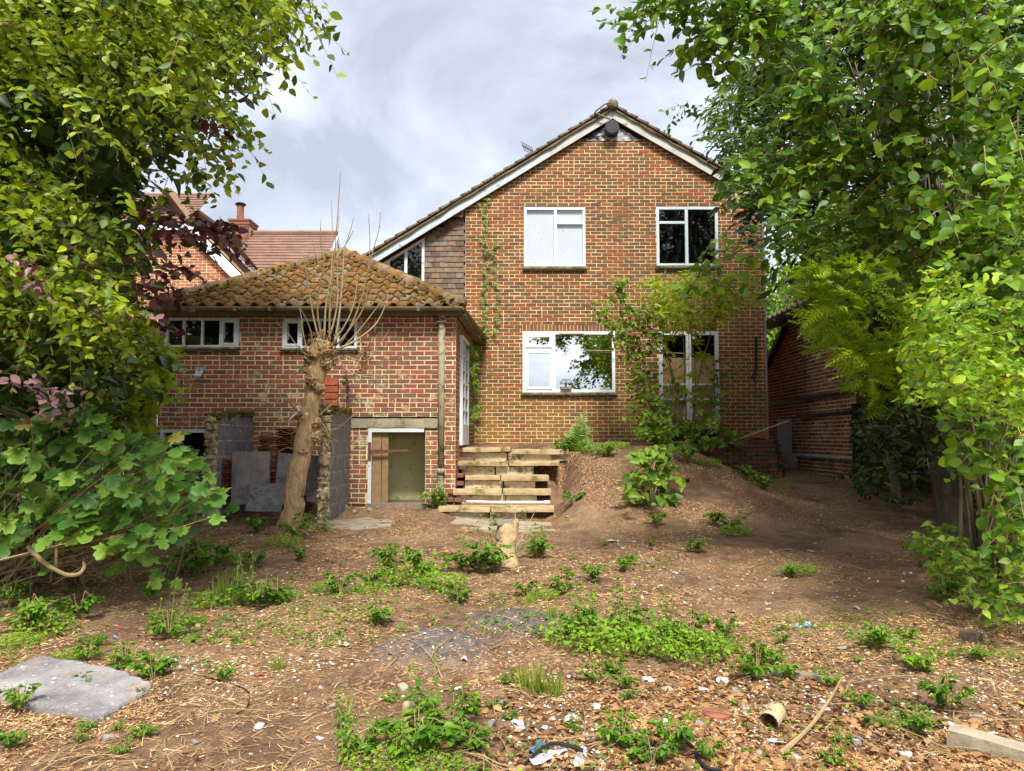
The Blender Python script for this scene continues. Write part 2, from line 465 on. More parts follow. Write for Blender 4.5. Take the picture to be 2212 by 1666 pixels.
def bark_mat(name, a, b, scale=10, green=0.0):
    g = G(name)
    v = g.scale(g.pos(), (1, 1, .35))
    n = g.noise(scale, 7, .7, vec=v, dist=.6)
    c = g.ramp(n, [(.28, a), (.72, b)])
    if green: c = g.mix(g.math('MULTIPLY', g.step(g.noise(2.5, 4), .5, .65), green), c, (.13,.14,.035))
    g.color(c).rough(.92); g.bump(n, .9, .03); return g.m
M['bark_pollard'] = bark_mat("golden bark", (.24,.14,.06), (.80,.58,.33), 22, .10)
M['bark_dark'] = bark_mat("dark fissured bark", (.035,.028,.02), (.17,.14,.10), 16)
M['bark_grey'] = bark_mat("grey hazel bark", (.13,.105,.065), (.30,.25,.16), 14, .25)
M['twig'] = plain("dry twig", (.33,.24,.12), .3, 9, .8, .2)
M['shoot'] = plain("pale shoot", (.40,.34,.20), .25, 7, .75, .2)
M['shoot_dark'] = plain("brown twig", (.13,.09,.05), .3, 9, .8, .2)
M['cut_wood'] = plain("cut wood", (.50,.36,.20), .35, 18, .85, .6, 40, dirt=((.22,.15,.09), .52, .64, 14))

M['beech'] = leaf_mat("beech leaf", [(.055,.11,.004),(.115,.19,.004),(.20,.29,.005),(.33,.42,.010),(.08,.17,.007)], .30)
M['beech_darkened'] = leaf_mat("beech leaf darkened for shade", [(.022,.05,.008),(.038,.08,.010),(.065,.12,.014)], .15)  # darker copy of the beech leaf, painting shade into the inner crown
M['copper'] = leaf_mat("copper beech leaf", [(.035,.010,.014),(.075,.018,.022),(.13,.035,.035),(.17,.10,.10)], .25, .4, (1.3,.7,.6))
M['copper_pink'] = leaf_mat("pinkish copper leaf", [(.09,.045,.055),(.17,.085,.09),(.25,.14,.13)], .15, .45, (1.2,.8,.7))
M['hazel'] = leaf_mat("hazel leaf", [(.045,.12,.008),(.08,.19,.010),(.14,.28,.014),(.24,.40,.02)], .30)
M['elder'] = leaf_mat("elder leaflet", [(.03,.075,.008),(.06,.13,.012),(.10,.20,.016),(.17,.28,.02)], .25)
M['deep'] = leaf_mat("inner shade leaf", [(.018,.04,.008),(.03,.062,.010),(.05,.09,.014)], .12)  # leaf colour lowered to paint the shade inside and under the trees
M['yew'] = leaf_mat("feathery evergreen tip", [(.12,.22,.010),(.22,.36,.014),(.34,.49,.02),(.45,.58,.03)], .35)
M['privet'] = leaf_mat("bright young leaf", [(.08,.19,.008),(.15,.30,.010),(.25,.42,.014),(.37,.52,.025)], .34)
M['sapling'] = leaf_mat("sapling leaf", [(.07,.17,.018),(.12,.24,.022),(.20,.34,.026),(.30,.43,.03)], .35)
M['lime_leaf'] = leaf_mat("lime green leaflet", [(.22,.32,.012),(.32,.43,.016),(.40,.50,.025),(.18,.30,.02)], .45)
M['sycamore'] = leaf_mat("sycamore leaf", [(.07,.18,.035),(.11,.26,.04),(.17,.34,.05),(.28,.45,.06),(.13,.29,.045)], .3)
M['sycamore_young'] = leaf_mat("young sycamore leaf", [(.26,.20,.06),(.30,.32,.07),(.34,.22,.09)], .35)
M['weed'] = leaf_mat("weed leaf", [(.06,.16,.016),(.10,.24,.018),(.16,.33,.022),(.24,.42,.03)], .38)
M['weed_light'] = leaf_mat("light weed leaf", [(.14,.30,.022),(.22,.40,.03),(.31,.49,.04)], .4)
M['creeper'] = leaf_mat("creeper leaf", [(.10,.18,.014),(.16,.27,.018),(.24,.34,.022)], .35)
M['fern'] = leaf_mat("fern frond", [(.10,.20,.018),(.16,.28,.022),(.24,.36,.03)], .35)
M['grass'] = leaf_mat("grass blade", [(.14,.26,.02),(.24,.36,.03),(.36,.40,.08)], .35)
M['blossom'] = leaf_mat("cream blossom", [(.62,.60,.34),(.70,.70,.45)], .3)
M['dead_leaf'] = leaf_mat("dead leaf", [(.13,.065,.03),(.24,.12,.05),(.38,.20,.085),(.50,.30,.14)], .15, .7, (1.2,1,.7))
M['chips'] = leaf_mat("wood chip", [(.26,.12,.05),(.46,.25,.10),(.62,.38,.17),(.74,.54,.29),(.17,.09,.045)], .02, .85)
M['bits'] = leaf_mat("pale rubble bit", [(.55,.56,.55),(.70,.71,.69),(.34,.32,.30),(.62,.56,.46),(.76,.76,.75)], .02, .8)

# ================================================================ GROUND
def _hash(ix, iy, s):
    n = (ix * 374761393 + iy * 668265263 + s * 974634777) & 0xFFFFFFFF
    n = ((n ^ (n >> 13)) * 1274126177) & 0xFFFFFFFF
    return ((n ^ (n >> 16)) & 0xFFFF) / 65535.0
def vnoise(x, y, s=0):
    x = np.asarray(x, float); y = np.asarray(y, float)
    ix = np.floor(x).astype(np.int64); iy = np.floor(y).astype(np.int64)
    fx = x - ix; fy = y - iy
    fx = fx*fx*(3-2*fx); fy = fy*fy*(3-2*fy)
    a = _hash(ix, iy, s); b = _hash(ix+1, iy, s); c = _hash(ix, iy+1, s); d = _hash(ix+1, iy+1, s)
    return (a*(1-fx)+b*fx)*(1-fy)+(c*(1-fx)+d*fx)*fy - .5
def sst(t):
    t = np.clip(t, 0, 1); return t*t*(3-2*t)

ASH = []   # filled below: centres of the two ash heaps
def height(x, y, fine=True):
    x = np.asarray(x, float); y = np.asarray(y, float)
    h = .05 * (np.clip(y, -2, 24) - 3.3)
    h = h + .22 * sst((y - 10.8) / 2.6) * sst((x - 4.0) / 1.0)
    # raised garden bank up to the back door
    top = 1.40 + .10 * sst((x - 2.2) / 2.0)
    yw = sst(((y - 9.5 + .6*vnoise(x*.9, y*.3, 3)) / 3.7)) ** 1.1
    near_ = 1 - sst((x - 2.75 + .25*vnoise(x*1.3, y*1.3, 4)) / (2.3 - 1.25 * sst((y - 12.6) / 1.2)))
    back_ = 1 - sst((x - 4.78) / .2)
    xr = near_ + (back_ - near_) * sst((y - 14.05) / .25)
    xl = np.where(y < 12.75, sst((x - .62) / .55), np.where(x > -.95, 1.0, 0.0))
    w = yw * xr * xl
    # soil under the flight of steps
    st = np.where((x > -1.35) & (x < .95) & (y > 11.1) & (y < 12.75), np.clip((y - 11.6) / 1.3, 0, 1) * .55, 0)
    w = np.maximum(w, st * sst((.95 - x) / .3))
    h = h * (1 - w) + top * w
    h = h - .13 * sst((.95 - np.abs(x + .15)) / .35) * sst((y - 10.2) / .8) * sst((11.9 - y) / .5)
    inside = (x < -.82) & (x > -5.7) & (y > 12.0)
    h = np.where(inside, np.minimum(h, .36), h)
    for ax, ay, ar, ah in ASH:
        h = h + ah * np.exp(-(((x-ax)/ar)**2 + ((y-ay)/(ar*.75))**2))
    if fine:
        h = h + .075*vnoise(x*.8, y*.8, 1) + .04*vnoise(x*2.3, y*2.3, 2) + .032*vnoise(x*6.3, y*6.3, 5) + .018*vnoise(x*17, y*17, 6)
    return h

def ground_at(u, v):
    """where the line of sight through a measured point meets the ground"""
    Y = 2.0
    while Y < 40:
        p = at(u, v, Y)
        if p.z < float(height(p.x, p.y, False)): break
        Y += .02
    p = at(u, v, Y)
    p.z = float(height(p.x, p.y))
    return p
_a = ground_at(945, 1405); _b = ground_at(1120, 1350)
ASH.extend([(_a.x, _a.y, .36, .15), (_b.x, _b.y, .38, .09)])

def axis(lo, hi, step, far_lo, far_hi):
    a = list(np.arange(lo, hi + 1e-6, step))
    l, r, s = [], [], step
    t = lo
    while t > far_lo: s *= 1.35; t -= s; l.append(t)
    s = step; t = hi
    while t < far_hi: s *= 1.35; t += s; r.append(t)
    return np.array(l[::-1] + a + r)
gx = axis(-7.5, 7.5, .05, -420, 420); gy = axis(2.0, 16.5, .05, -420, 900)
GX, GY = np.meshgrid(gx, gy)
GZ = height(GX, GY)
nx_, ny_ = len(gx), len(gy)
V_ = np.stack([GX.ravel(), GY.ravel(), GZ.ravel()], 1)
i_ = np.arange(nx_ - 1)[None, :] + np.arange(ny_ - 1)[:, None] * nx_
i_ = i_.ravel()
T_ = np.concatenate([np.stack([i_, i_ + 1, i_ + nx_ + 1], 1), np.stack([i_, i_ + nx_ + 1, i_ + nx_], 1)])
def ground_mat():
    g = G("bare earth with wood chippings")
    p = g.pos(); q = g.xyz(p)
    c = g.ramp(g.noise(5, 8, .72), [(.25, (.085,.047,.026)), (.5, (.235,.135,.078)), (.72, (.46,.30,.175))])
    # trodden dusty path on the right
    path = g.math('MULTIPLY', g.step(q[0], .6, 2.6), g.step(g.noise(.7, 4), .36, .6))
    c = g.mix(g.math('MULTIPLY', path, .65), c, g.ramp(g.noise(9, 6, .7), [(.3, (.12,.072,.038)), (.7, (.29,.185,.10))]))
    bank = g.math('MULTIPLY', g.step(q[2], .62, .95), g.step(g.noise(1.1, 5, .6), .36, .56))
    c = g.mix(g.math('MULTIPLY', bank, .7), c, g.ramp(g.noise(11, 7, .75), [(.3, (.05,.026,.014)), (.7, (.19,.105,.055))]))
    # fine chips
    v1 = g.vor(60, vec=g.scale(p, (1, .55, 1)), out='Color'); s1 = g.xyz(v1)
    chip = g.math('MULTIPLY', g.step(s1[0], .62, .66), g.step(g.noise(1.3, 4), .40, .58))
    c = g.mix(g.math('MULTIPLY', chip, .8), c, g.ramp(s1[1], [(0, (.26,.13,.055)), (.5, (.50,.28,.12)), (1, (.70,.48,.25))]))
    # grey bonfire ash over the two heaps
    for ax, ay, ar, ah in ASH:
        d = g.n('ShaderNodeVectorMath'); d.operation = 'DISTANCE'
        g.put(d.inputs[0], g.scale(p, (1, 1.25, 0))); d.inputs[1].default_value = (ax, ay * 1.25, 0)
        dd = g.math('ADD', d.outputs['Value'], g.math('MULTIPLY', g.noise(6, 7, .75), .75))
        f = g.step(dd, ar * 2.5, ar * 1.7)
        ash = g.ramp(g.noise(16, 6, .75), [(.28, (.05,.045,.042)), (.55, (.20,.18,.17)), (.78, (.50,.47,.45))])
        c = g.mix(g.math('MULTIPLY', f, .85), c, ash)
    g.color(c).rough(.97)
    dust = g.math('MULTIPLY', g.step(g.noise(.55, 5, .6, dist=.6), .50, .64), .5)
    c2 = g.mix(dust, c, (.36,.235,.135))
    damp = g.math('MULTIPLY', g.step(g.noise(.8, 5, .65), .56, .66), .5)
    g.color(g.mix(damp, c2, (.06,.036,.022)))
    g.bump(g.math('ADD', g.noise(28, 7, .75), g.math('MULTIPLY', g.vor(60), .5)), 1.0, .035)
    return g.m
M['ground'] = ground_mat()
tag(link("ground", tri_mesh("ground", V_, T_, smooth=True), M['ground']), kind="structure",
    label="bare brown earth yard with wood chippings and a raised bank", cat="ground")

# ================================================================ BRICKWORK
def brick_mesh(name, Lh, H=.065, D=.05, ch=.004, seed=0):
    """one brick, front face at local y = 0 facing -y, length along x, origin at lower left front"""
    rs = random.Random(seed)
    j = lambda: rs.uniform(-.0028, .0028)
    vs = []
    for (yy, c) in ((0, ch), (ch * .8, 0), (D, 0)):
        vs += [(c + j(), yy + j()*.4, c + j()), (Lh - c + j(), yy + j()*.4, c + j()), (Lh - c + j(), yy + j()*.4, H - c + j()), (c + j(), yy + j()*.4, H - c + j())]
    fs = [(0, 1, 2, 3)]
    for a in (0, 4):
        for k in range(4): fs.append((a + (k+1) % 4, a + k, a + 4 + k, a + 4 + (k+1) % 4))
    return vs, fs

def brick_wall(thing, name, origin, direction, length, z0, z1, mat, mortar, openings=(), limits=None, keep=300, focus=(0, 0), soldier=(), headers=.06, phase=0.0, back=0.0, seed=1, gap=.0045):
    """origin/direction: plan line of the outer face; limits(z) -> (s0, s1); keep: bricks that become objects of their own"""
    rs = random.Random(seed)
    d = Vector((direction[0], direction[1], 0)).normalized(); inw = Vector((-d.y, d.x, 0))     # inward = left of direction
    ang = math.atan2(d.y, d.x)
    o = Vector(origin)
    def W(s, dep, z): p = o + d * s + inw * dep; return (p.x, p.y, z)
    pitch, course = .225, .075
    mb = MB(); bricks = []
    n = int(math.ceil((z1 - z0) / course))
    for i in range(n):
        zb = z0 + i * course; zm = zb + course * .5
        lo, hi = (0, length) if limits is None else limits(zm)
        if hi - lo < .05: continue
        iv = [(lo, hi)]; solid = [(lo, hi)]
        for (a, b, za, zc) in list(openings):
            if za < zm < zc:
                iv = [t for (p, q) in iv for t in ((p, min(q, a)), (max(p, b), q)) if t[1] - t[0] > .012]
        solid = list(iv)
        for (a, b, za, zc) in soldier:
            if za < zm < zc:
                iv = [t for (p, q) in iv for t in ((p, min(q, a)), (max(p, b), q)) if t[1] - t[0] > .012]
        for (p, q) in solid:
            mb.add([W(p, gap, zb), W(q, gap, zb), W(q, gap, zb + course), W(p, gap, zb + course)], [(0, 1, 2, 3)])
        off = (.5 * pitch if i % 2 else 0) + phase + rs.uniform(-.008, .008)
        s = lo - ((lo - off) % pitch)
        cuts = []
        while s < hi:
            if rs.random() < headers: cuts += [(s, s + pitch/2), (s + pitch/2, s + pitch)]
            else: cuts.append((s, s + pitch))
            s += pitch
        for (a, b) in cuts:
            for (p, q) in iv:
                aa, bb = max(a, p), min(b, q)
                if bb - aa > .035:
                    l = aa + (.007 if aa == a else .004); r = bb - (.007 if bb == b else .004)
                    bricks.append((l, zb + .0065 + rs.uniform(-.0012, .0012), r - l, .062, rs.uniform(-.003, .003), rs.random()))
    for (a, b, za, zc) in soldier:
        s = a
        while s + .06 < b + .02:
            bricks.append((s + .005, za + .005, .065, min(.215, zc - za - .01), rs.uniform(-.003, .003), rs.random())); s += .075
    wall = mb.build("wall", mortar, thing)
    full = [k for k, b in enumerate(bricks) if abs(b[2] - .211) < .003 and abs(b[3] - .062) < .001]
    full.sort(key=lambda k: (bricks[k][0] - focus[0])**2 + (bricks[k][1] - focus[1])**2)
    own = set(full[:keep])
    protos = []
    for k in range(6):
        vs, fs = brick_mesh("brick", .211, .062, seed=seed * 10 + k)
        me = bpy.data.meshes.new("brick"); me.from_pydata(vs, [], fs); me.materials.append(mat); me.update(); protos.append(me)
    poff = Vector((0, 0, 0)); q_ = wall
    while q_ is not None: poff += q_.location; q_ = q_.parent
    rest = MB()
    for k, (s, z, l, h, dep, r) in enumerate(bricks):
        if k in own:
            ob = bpy.data.objects.new("brick", protos[k % 6])
            COL.objects.link(ob); ob.parent = wall
            ob.location = Vector(W(s, dep, z)) - poff
            ob.rotation_euler = (0, 0, ang)
        else:
            vs, fs = brick_mesh("b", l, h, seed=k)
            rest.add([W(s + x, dep + y, z + zz) for x, y, zz in vs], fs, .02 + .96 * r)
    if rest.v: tag(rest.build("brickwork", mat, wall), kind="stuff")
    return wall

# ================================================================ MAIN HOUSE
HY = 15.3
house = empty("brick_house", (2.1, HY, 1.4), "two storey brown brick house with pale bargeboards on its gable", "house")
HL, HR = at(1005, 560, HY).x, at(1652, 700, HY).x
ZB = 1.30
apex = at(1323, 232, HY - .12)
lowL = at(797, 552, HY - .12); rightP = at(1550, 362, HY - .12)
sL = (apex.z - lowL.z) / (apex.x - lowL.x); sR = (apex.z - rightP.z) / (rightP.x - apex.x)
eaveR = HR + .28
def roof_z(x): return apex.z - (apex.x - x) * sL if x < apex.x else apex.z - (x - apex.x) * sR

def rect(u0, u1, v0, v1, Y):
    a = at((u0+u1)/2, v1, Y).z; b = at((u0+u1)/2, v0, Y).z
    return at(u0, (v0+v1)/2, Y).x, at(u1, (v0+v1)/2, Y).x, a, b
W_UL = rect(1132, 1264.5, 448, 577, HY); W_UR = rect(1418, 1551, 447, 575, HY)
W_LL = rect(1129, 1328.5, 716.5, 848, HY); W_DR = rect(1424, 1553.5, 716, 926, HY)
ops = [(a - HL, b - HL, c - .03, d) for a, b, c, d in (W_UL, W_UR, W_LL)] + [(W_DR[0]-HL, W_DR[1]-HL, 1.2, W_DR[3])]
def house_lim(z):
    drop = .17
    xl = apex.x - (apex.z - drop - z) / sL; xr = apex.x + (apex.z - drop - z) / sR
    lo, hi = max(HL, xl), min(HR, xr)
    if z > at(1323, 300, HY).z: return (0, 0)
    return (lo - HL, hi - HL)
sold = [(a - HL, b - HL, d, d + .15) for a, b, c, d in (W_LL, W_DR)]
brick_wall(house, "wall", (HL, HY, 0), (1, 0), HR - HL, ZB, apex.z, M['brick_house'], M['mortar'], ops, house_lim,
           300, (2.9, 4.6), sold, headers=.04, seed=3)
m = MB()     # side walls and the back of the house, brick coloured, out of this view
m.add([(HR - .004, HY + .02, ZB - .9), (HR - .004, HY + 8, ZB - .9), (HR - .004, HY + 8, roof_z(HR) - .2), (HR - .004, HY + .02, roof_z(HR) - .2)], [(0, 1, 2, 3)])
m.add([(HL - 1.75, HY + .6, .3), (HL - 1.75, HY + 8, .3), (HL - 1.75, HY + 8, roof_z(HL - 1.75) - .2), (HL - 1.75, HY + .6, roof_z(HL - 1.75) - .2)], [(3, 2, 1, 0)])
m.add([(HL - 1.75, HY + 8, .3), (HR, HY + 8, .3), (HR, HY + 8, roof_z(HR) - .2), (apex.x, HY + 8, apex.z - .2), (HL - 1.75, HY + 8, roof_z(HL - 1.75) - .2)], [(0, 1, 2, 3, 4)])
m.build("side_wall", M['brick_house'], house)

def bars(parent, rects, mat, y0, y1, name="glazing_bar"):
    for (a, b, c, d) in rects: MB().box(a, b, y0, y1, c, d).build(name, mat, parent)

def window(parent, R, mat, fw, vbars, panes, glass, Y, extra=None, depth=.06, proud=.012, name="window", room=True, roommat=None):
    """R: outer rectangle; vbars: rectangles of glazing bars; panes: rectangles of glass"""
    x0, x1, z0, z1 = R
    f = MB()
    f.box(x0, x0+fw, Y-proud, Y+depth, z0, z1); f.box(x1-fw, x1, Y-proud, Y+depth, z0, z1)
    f.box(x0+fw, x1-fw, Y-proud+.002, Y+depth, z1-fw, z1); f.box(x0+fw, x1-fw, Y-proud+.002, Y+depth, z0, z0+fw)
    w = f.build(name, mat, parent)
    bars(w, vbars, mat, Y-proud+.005, Y+depth-.01)
    for i, (a, b, c, d) in enumerate(panes):
        MB().add([(a, Y+.022, c), (b, Y+.022, c), (b, Y+.022, d), (a, Y+.022, d)], [(0, 1, 2, 3)]).build("pane", glass[i % len(glass)] if isinstance(glass, list) else glass, w)
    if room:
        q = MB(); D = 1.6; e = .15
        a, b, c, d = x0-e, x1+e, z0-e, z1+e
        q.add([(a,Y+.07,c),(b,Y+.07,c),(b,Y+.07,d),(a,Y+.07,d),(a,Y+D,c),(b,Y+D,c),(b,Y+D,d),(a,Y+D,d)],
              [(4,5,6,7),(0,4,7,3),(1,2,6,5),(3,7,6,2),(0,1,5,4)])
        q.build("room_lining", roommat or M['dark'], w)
    return w

def sill(parent, R, Y, mat, out=.07, h=.045, drop=.0):
    m = MB(); m.box(R[0]-.03, R[1]+.03, Y-out, Y+.02, R[2]-h-drop, R[2]-drop)
    s = m.build("sill", mat, parent)
    n = int((R[1]-R[0]+.06)/.055)            # row of tile ends under the sill
    for i in range(n):
        a = R[0]-.028 + i*.055
        MB().box(a, a+.047, Y-out*.82, Y-.002, R[2]-h-drop-.022-.006*(i % 3 == 0), R[2]-h-drop-.001).build("sill_tile", M['clay_dark'], s) if False else None
    t = MB()
    for i in range(n):
        a = R[0]-.028 + i*.055
        t.box(a, a+.045, Y-out*.8, Y-.004, R[2]-h-drop-.024-.005*(i % 3 == 0), R[2]-h-drop-.001, .1+.8*random.random())
    tag(t.build("sill_tiles", M['grey_tile'], s), kind="stuff")
    return s

# upper left window: milky panels behind the frame
x0, x1, z0, z1 = W_UL; fw = .055; mid = x0 + (x1-x0)*.513; zt = z0 + (z1-z0)*.735
w = window(house, W_UL, M['blue_paint'], fw, [(mid-.03, mid+.03, z0+fw, z1-fw), (mid+.03, x1-fw, zt-.025, zt+.025)],
           [(x0+fw, mid-.03, z0+fw, z1-fw), (mid+.03, x1-fw, zt+.025, z1-fw), (mid+.03, x1-fw, z0+fw, zt-.025)], M['glass_mid'], HY, room=False)
MB().box(x0+.03, x1-.03, HY+.05, HY+.06, z0+.03, z1-.03).build("milky_panel", M['frosted'], w)
sill(w, W_UL, HY, M['sill'])
# upper right window: dark glass
x0, x1, z0, z1 = W_UR; mid = x0 + (x1-x0)*.49; zt = z0 + (z1-z0)*.735
w = window(house, W_UR, M['blue_paint'], fw, [(mid-.03, mid+.03, z0+fw, z1-fw), (x0+fw, mid-.03, zt-.025, zt+.025)],
           [(mid+.03, x1-fw, z0+fw, z1-fw), (x0+fw, mid-.03, zt+.025, z1-fw), (x0+fw, mid-.03, z0+fw, zt-.025)], M['glass_dark'], HY)
sill(w, W_UR, HY, M['sill'])
# lower window: white plastic, mirror bright
x0, x1, z0, z1 = W_LL; fw = .06; mid = x0 + (x1-x0)*.338; zt = z0 + (z1-z0)*.71
a0, a1 = x0+fw, mid-.035
w = window(house, W_LL, M['pvc'], fw, [(mid-.035, mid+.03, z0+fw, z1-fw), (a0, a1, zt-.03, zt+.03)],
           [(a0+.055, a1-.055, z0+fw+.055, zt-.085), (a0+.055, a1-.055, zt+.085, z1-fw-.05), (mid+.03, x1-fw, z0+fw, z1-fw)], M['glass_bright'], HY, proud=.02)
for (c, d, e) in ((z0+fw, zt-.03, .055), (zt+.03, z1-fw, .055)):       # opening casements
    f = MB()
    f.box(a0+.003, a0+e, HY-.035, HY+.03, c+.003, d-.003); f.box(a1-e, a1-.003, HY-.035, HY+.03, c+.003, d-.003)
    f.box(a0+e, a1-e, HY-.033, HY+.03, c+.003, c+e); f.box(a0+e, a1-e, HY-.033, HY+.03, d-e, d-.003)
    f.build("casement", M['pvc'], w)
MB().box(mid+.1, mid+.62, HY-.03, HY-.019, z1-.052, z1-.038).build("trickle_vent", M['grey_pipe'], w)
sill(w, W_LL, HY, M['sill'])
# french door
x0, x1, z0, z1 = W_DR; fw = .075; mid = (x0+x1)/2
zz = lambda v: at(1490, v, HY).z
w = window(house, W_DR, M['white_paint'], fw, [(mid-.055, mid-.004, z0+.02, z1-fw), (mid+.004, mid+.05, z0+.02, z1-fw)] +
           [(p, q, zz(v)-.014, zz(v)+.014) for v in (830.5, 862.5, 921) for p, q in ((x0+fw, mid-.055), (mid+.05, x1-fw))],
           [(p, q, zz(b)+.014, zz(t)-.014) for t, b in ((722, 830.5), (830.5, 862.5), (862.5, 921)) for p, q in ((x0+fw, mid-.055), (mid+.05, x1-fw))],
           M['glass_mid'], HY, name="french_door")
for p, q in ((x0+fw, mid-.055), (mid+.05, x1-fw)):
    MB().box(p, q, HY+.004, HY+.03, z0+.02, zz(921)-.014).build("kick_panel", M['white_paint'], w)
    MB().box(p-.04, q+.03, HY+.085, HY+.095, z0, zz(772) + (.01 if p > mid else 0)).build("inner_board", M['board'], w)
MB().box(mid-.13, mid-.045, HY-.028, HY-.012, zz(862), zz(828)).build("lock_plate", M['white_paint'], w)
h = MB(); h.tube([(mid-.07, HY-.03, zz(848)), (mid-.07, HY-.07, zz(848)), (mid-.16, HY-.075, zz(849))], .011, 6); h.box(mid-.085, mid-.055, HY-.04, HY-.029, zz(856), zz(839)); h.build("handle", M['black'], w)
c = MB(); c.tube([(mid+.13, HY+.012, zz(729.5)), (mid+.13, HY+.02, zz(729.5))], .045, 16); c.build("round_vent", M['white_paint'], w)

# roof: tile courses stepping up both slopes, verge tiles at the gable
def slope_roof(xa, xb, name):
    """xa: eave, xb: ridge"""
    za, zb = roof_z(xa), roof_z(xb)
    Ls = math.hypot(xb-xa, zb-za); t = Vector(((xb-xa)/Ls, 0, (zb-za)/Ls)); nrm = Vector((-t.z, 0, t.x)) if t.x > 0 else Vector((t.z, 0, -t.x))
    P = lambda s, k, y: (xa + t.x*s + nrm.x*k, y, za + t.z*s + nrm.z*k)
    base = MB(); f = (0, 1, 2, 3)
    base.add([P(0, -.02, HY-.10), P(Ls, -.02, HY-.10), P(Ls, -.02, HY+8.2), P(0, -.02, HY+8.2), P(0, .01, HY-.10), P(Ls, .01, HY-.10), P(Ls, .01, HY+8.2), P(0, .01, HY+8.2)],
             [(0,1,2,3),(7,6,5,4),(0,4,5,1),(1,5,6,2),(2,6,7,3),(3,7,4,0)])
    roof = base.build(name, M['grey_tile'], house)
    g = .262; n = int(Ls / g) + 1
    rest = MB()
    for i in range(n):
        s0 = i*g - .05; s1 = min(s0 + g + .06, Ls)
        for k, (ya, yb) in enumerate(((HY-.19, HY+.12), (HY+.125, HY+8.2))):
            lift = .055 + random.uniform(-.004, .006)
            q = MB().add([P(s0, .02, ya), P(s1, .012, ya), P(s1, .012, yb), P(s0, .02, yb), P(s0, lift+.02, ya), P(s1, .035, ya), P(s1, .035, yb), P(s0, lift+.02, yb)],
                         [(0,1,2,3),(7,6,5,4),(0,4,5,1),(1,5,6,2),(2,6,7,3),(3,7,4,0)], random.random()*.9+.05)
            if k == 0: q.build("verge_tile", M['grey_tile'], roof)
            else: rest.add(q.v, q.f, q.r[0])
    tag(rest.build("tile_courses", M['grey_tile'], roof), kind="stuff")
    b = MB()      # rough bedding mortar under the verge
    pts = [P(Ls*i/24, -.028 + random.uniform(-.008, .008), HY-.135) for i in range(25)]
    b.tube(pts, [.028 + random.uniform(-.006, .006) for _ in pts], 6, wob=.5)
    b.build("bedding_mortar", M['gutter'], roof)
    return roof
xl_eave = lowL.x - .06
slope_roof(xl_eave, apex.x, "roof"); slope_roof(eaveR, apex.x, "roof")
rt = MB(); rt.tube([(apex.x, HY-.2, apex.z+.035), (apex.x, HY+.25, apex.z+.04)], .115, 12); rt.build("ridge_tile", M['grey_tile'], house, smooth=True)
rt = MB(); rt.tube([(apex.x, HY+.26, apex.z+.03), (apex.x, HY+8.2, apex.z+.03)], .108, 10); rt.build("ridge_tile", M['grey_tile'], house, smooth=True)
def barge(xa, xb, mat, hgt=.185, top=.045):
    q = MB()
    A = Vector((xa, HY-.11, roof_z(xa)-top)); B = Vector((xb, HY-.11, roof_z(xb)-top))
    q.prism([A, B, B - Vector((0,0,hgt)), A - Vector((0,0,hgt))], (0, .03, 0))
    ob = q.build("bargeboard", mat, house)
    s = MB(); s.prism([A+Vector((0,.03,-hgt+.012)), B+Vector((0,.03,-hgt+.012)), B+Vector((0,.13,-hgt+.012)), A+Vector((0,.13,-hgt+.012))], (0,0,.012))
    s.build("soffit", M['rust'], ob)
xm = at(1190, 300, HY-.11).x
barge(xl_eave+.05, xm, M['barge_blue']); barge(xm+.004, apex.x, M['barge']); barge(apex.x+.002, eaveR-.02, M['barge'])
# dark sheeted triangle under the apex, with its round vent
zt = at(1323, 302, HY).z
hw = lambda z: ((apex.z-.2-z)/sL, (apex.z-.2-z)/sR)
l, r = hw(zt)
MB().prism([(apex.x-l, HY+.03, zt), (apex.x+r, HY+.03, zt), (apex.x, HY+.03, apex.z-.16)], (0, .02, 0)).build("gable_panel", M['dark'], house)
bm_ = MB(); N_ = 16
for i in range(N_):
    for k in range(2):
        pass
pv = []; pf = []
for i in range(N_+1):
    for k in range(5):
        s = i/N_; t = k/4
        xx = apex.x-.62+1.22*s; zz_ = zt-.03+.34*t*(1-abs(2*s-1)**1.3)+.0
        pv.append((xx, HY-.012+.012*math.sin(s*31+t*5)+.006*random.random(), zz_+.01*math.sin(s*47)))
for i in range(N_):
    for k in range(4): pf.append((i*5+k, (i+1)*5+k, (i+1)*5+k+1, i*5+k+1))
MB().add(pv, pf).build("polythene_sheet", M['poly'], house)
vc = at(1322.5, 274, HY-.2)
q = MB(); q.tube([(vc.x, HY+.02, vc.z-.02), (vc.x, HY-.16, vc.z-.02)], .135, 24)
for k in range(3): q.tube([(vc.x, HY-.06-.05*k, vc.z-.02), (vc.x, HY-.075-.05*k, vc.z-.02)], .15, 24)
vent = q.build("round_vent", M['vent'], house)
q = MB(); q.tube([(vc.x, HY-.165, vc.z), (vc.x, HY-.20, vc.z), (vc.x, HY-.205, vc.z)], [.142, .142, .125], 24); q.build("vent_cap", M['vent'], vent)
pp = [at(1318, 258, HY-.2), at(1292, 247, HY-.21), at(1284, 244, HY-.22), at(1287, 240, HY-.24), at(1305, 226, HY-.25), at(1320, 221, HY-.26)]
q = MB(); q.tube(pp, .018, 7); q.build("roof_cable_pipe", M['gutter'], house)
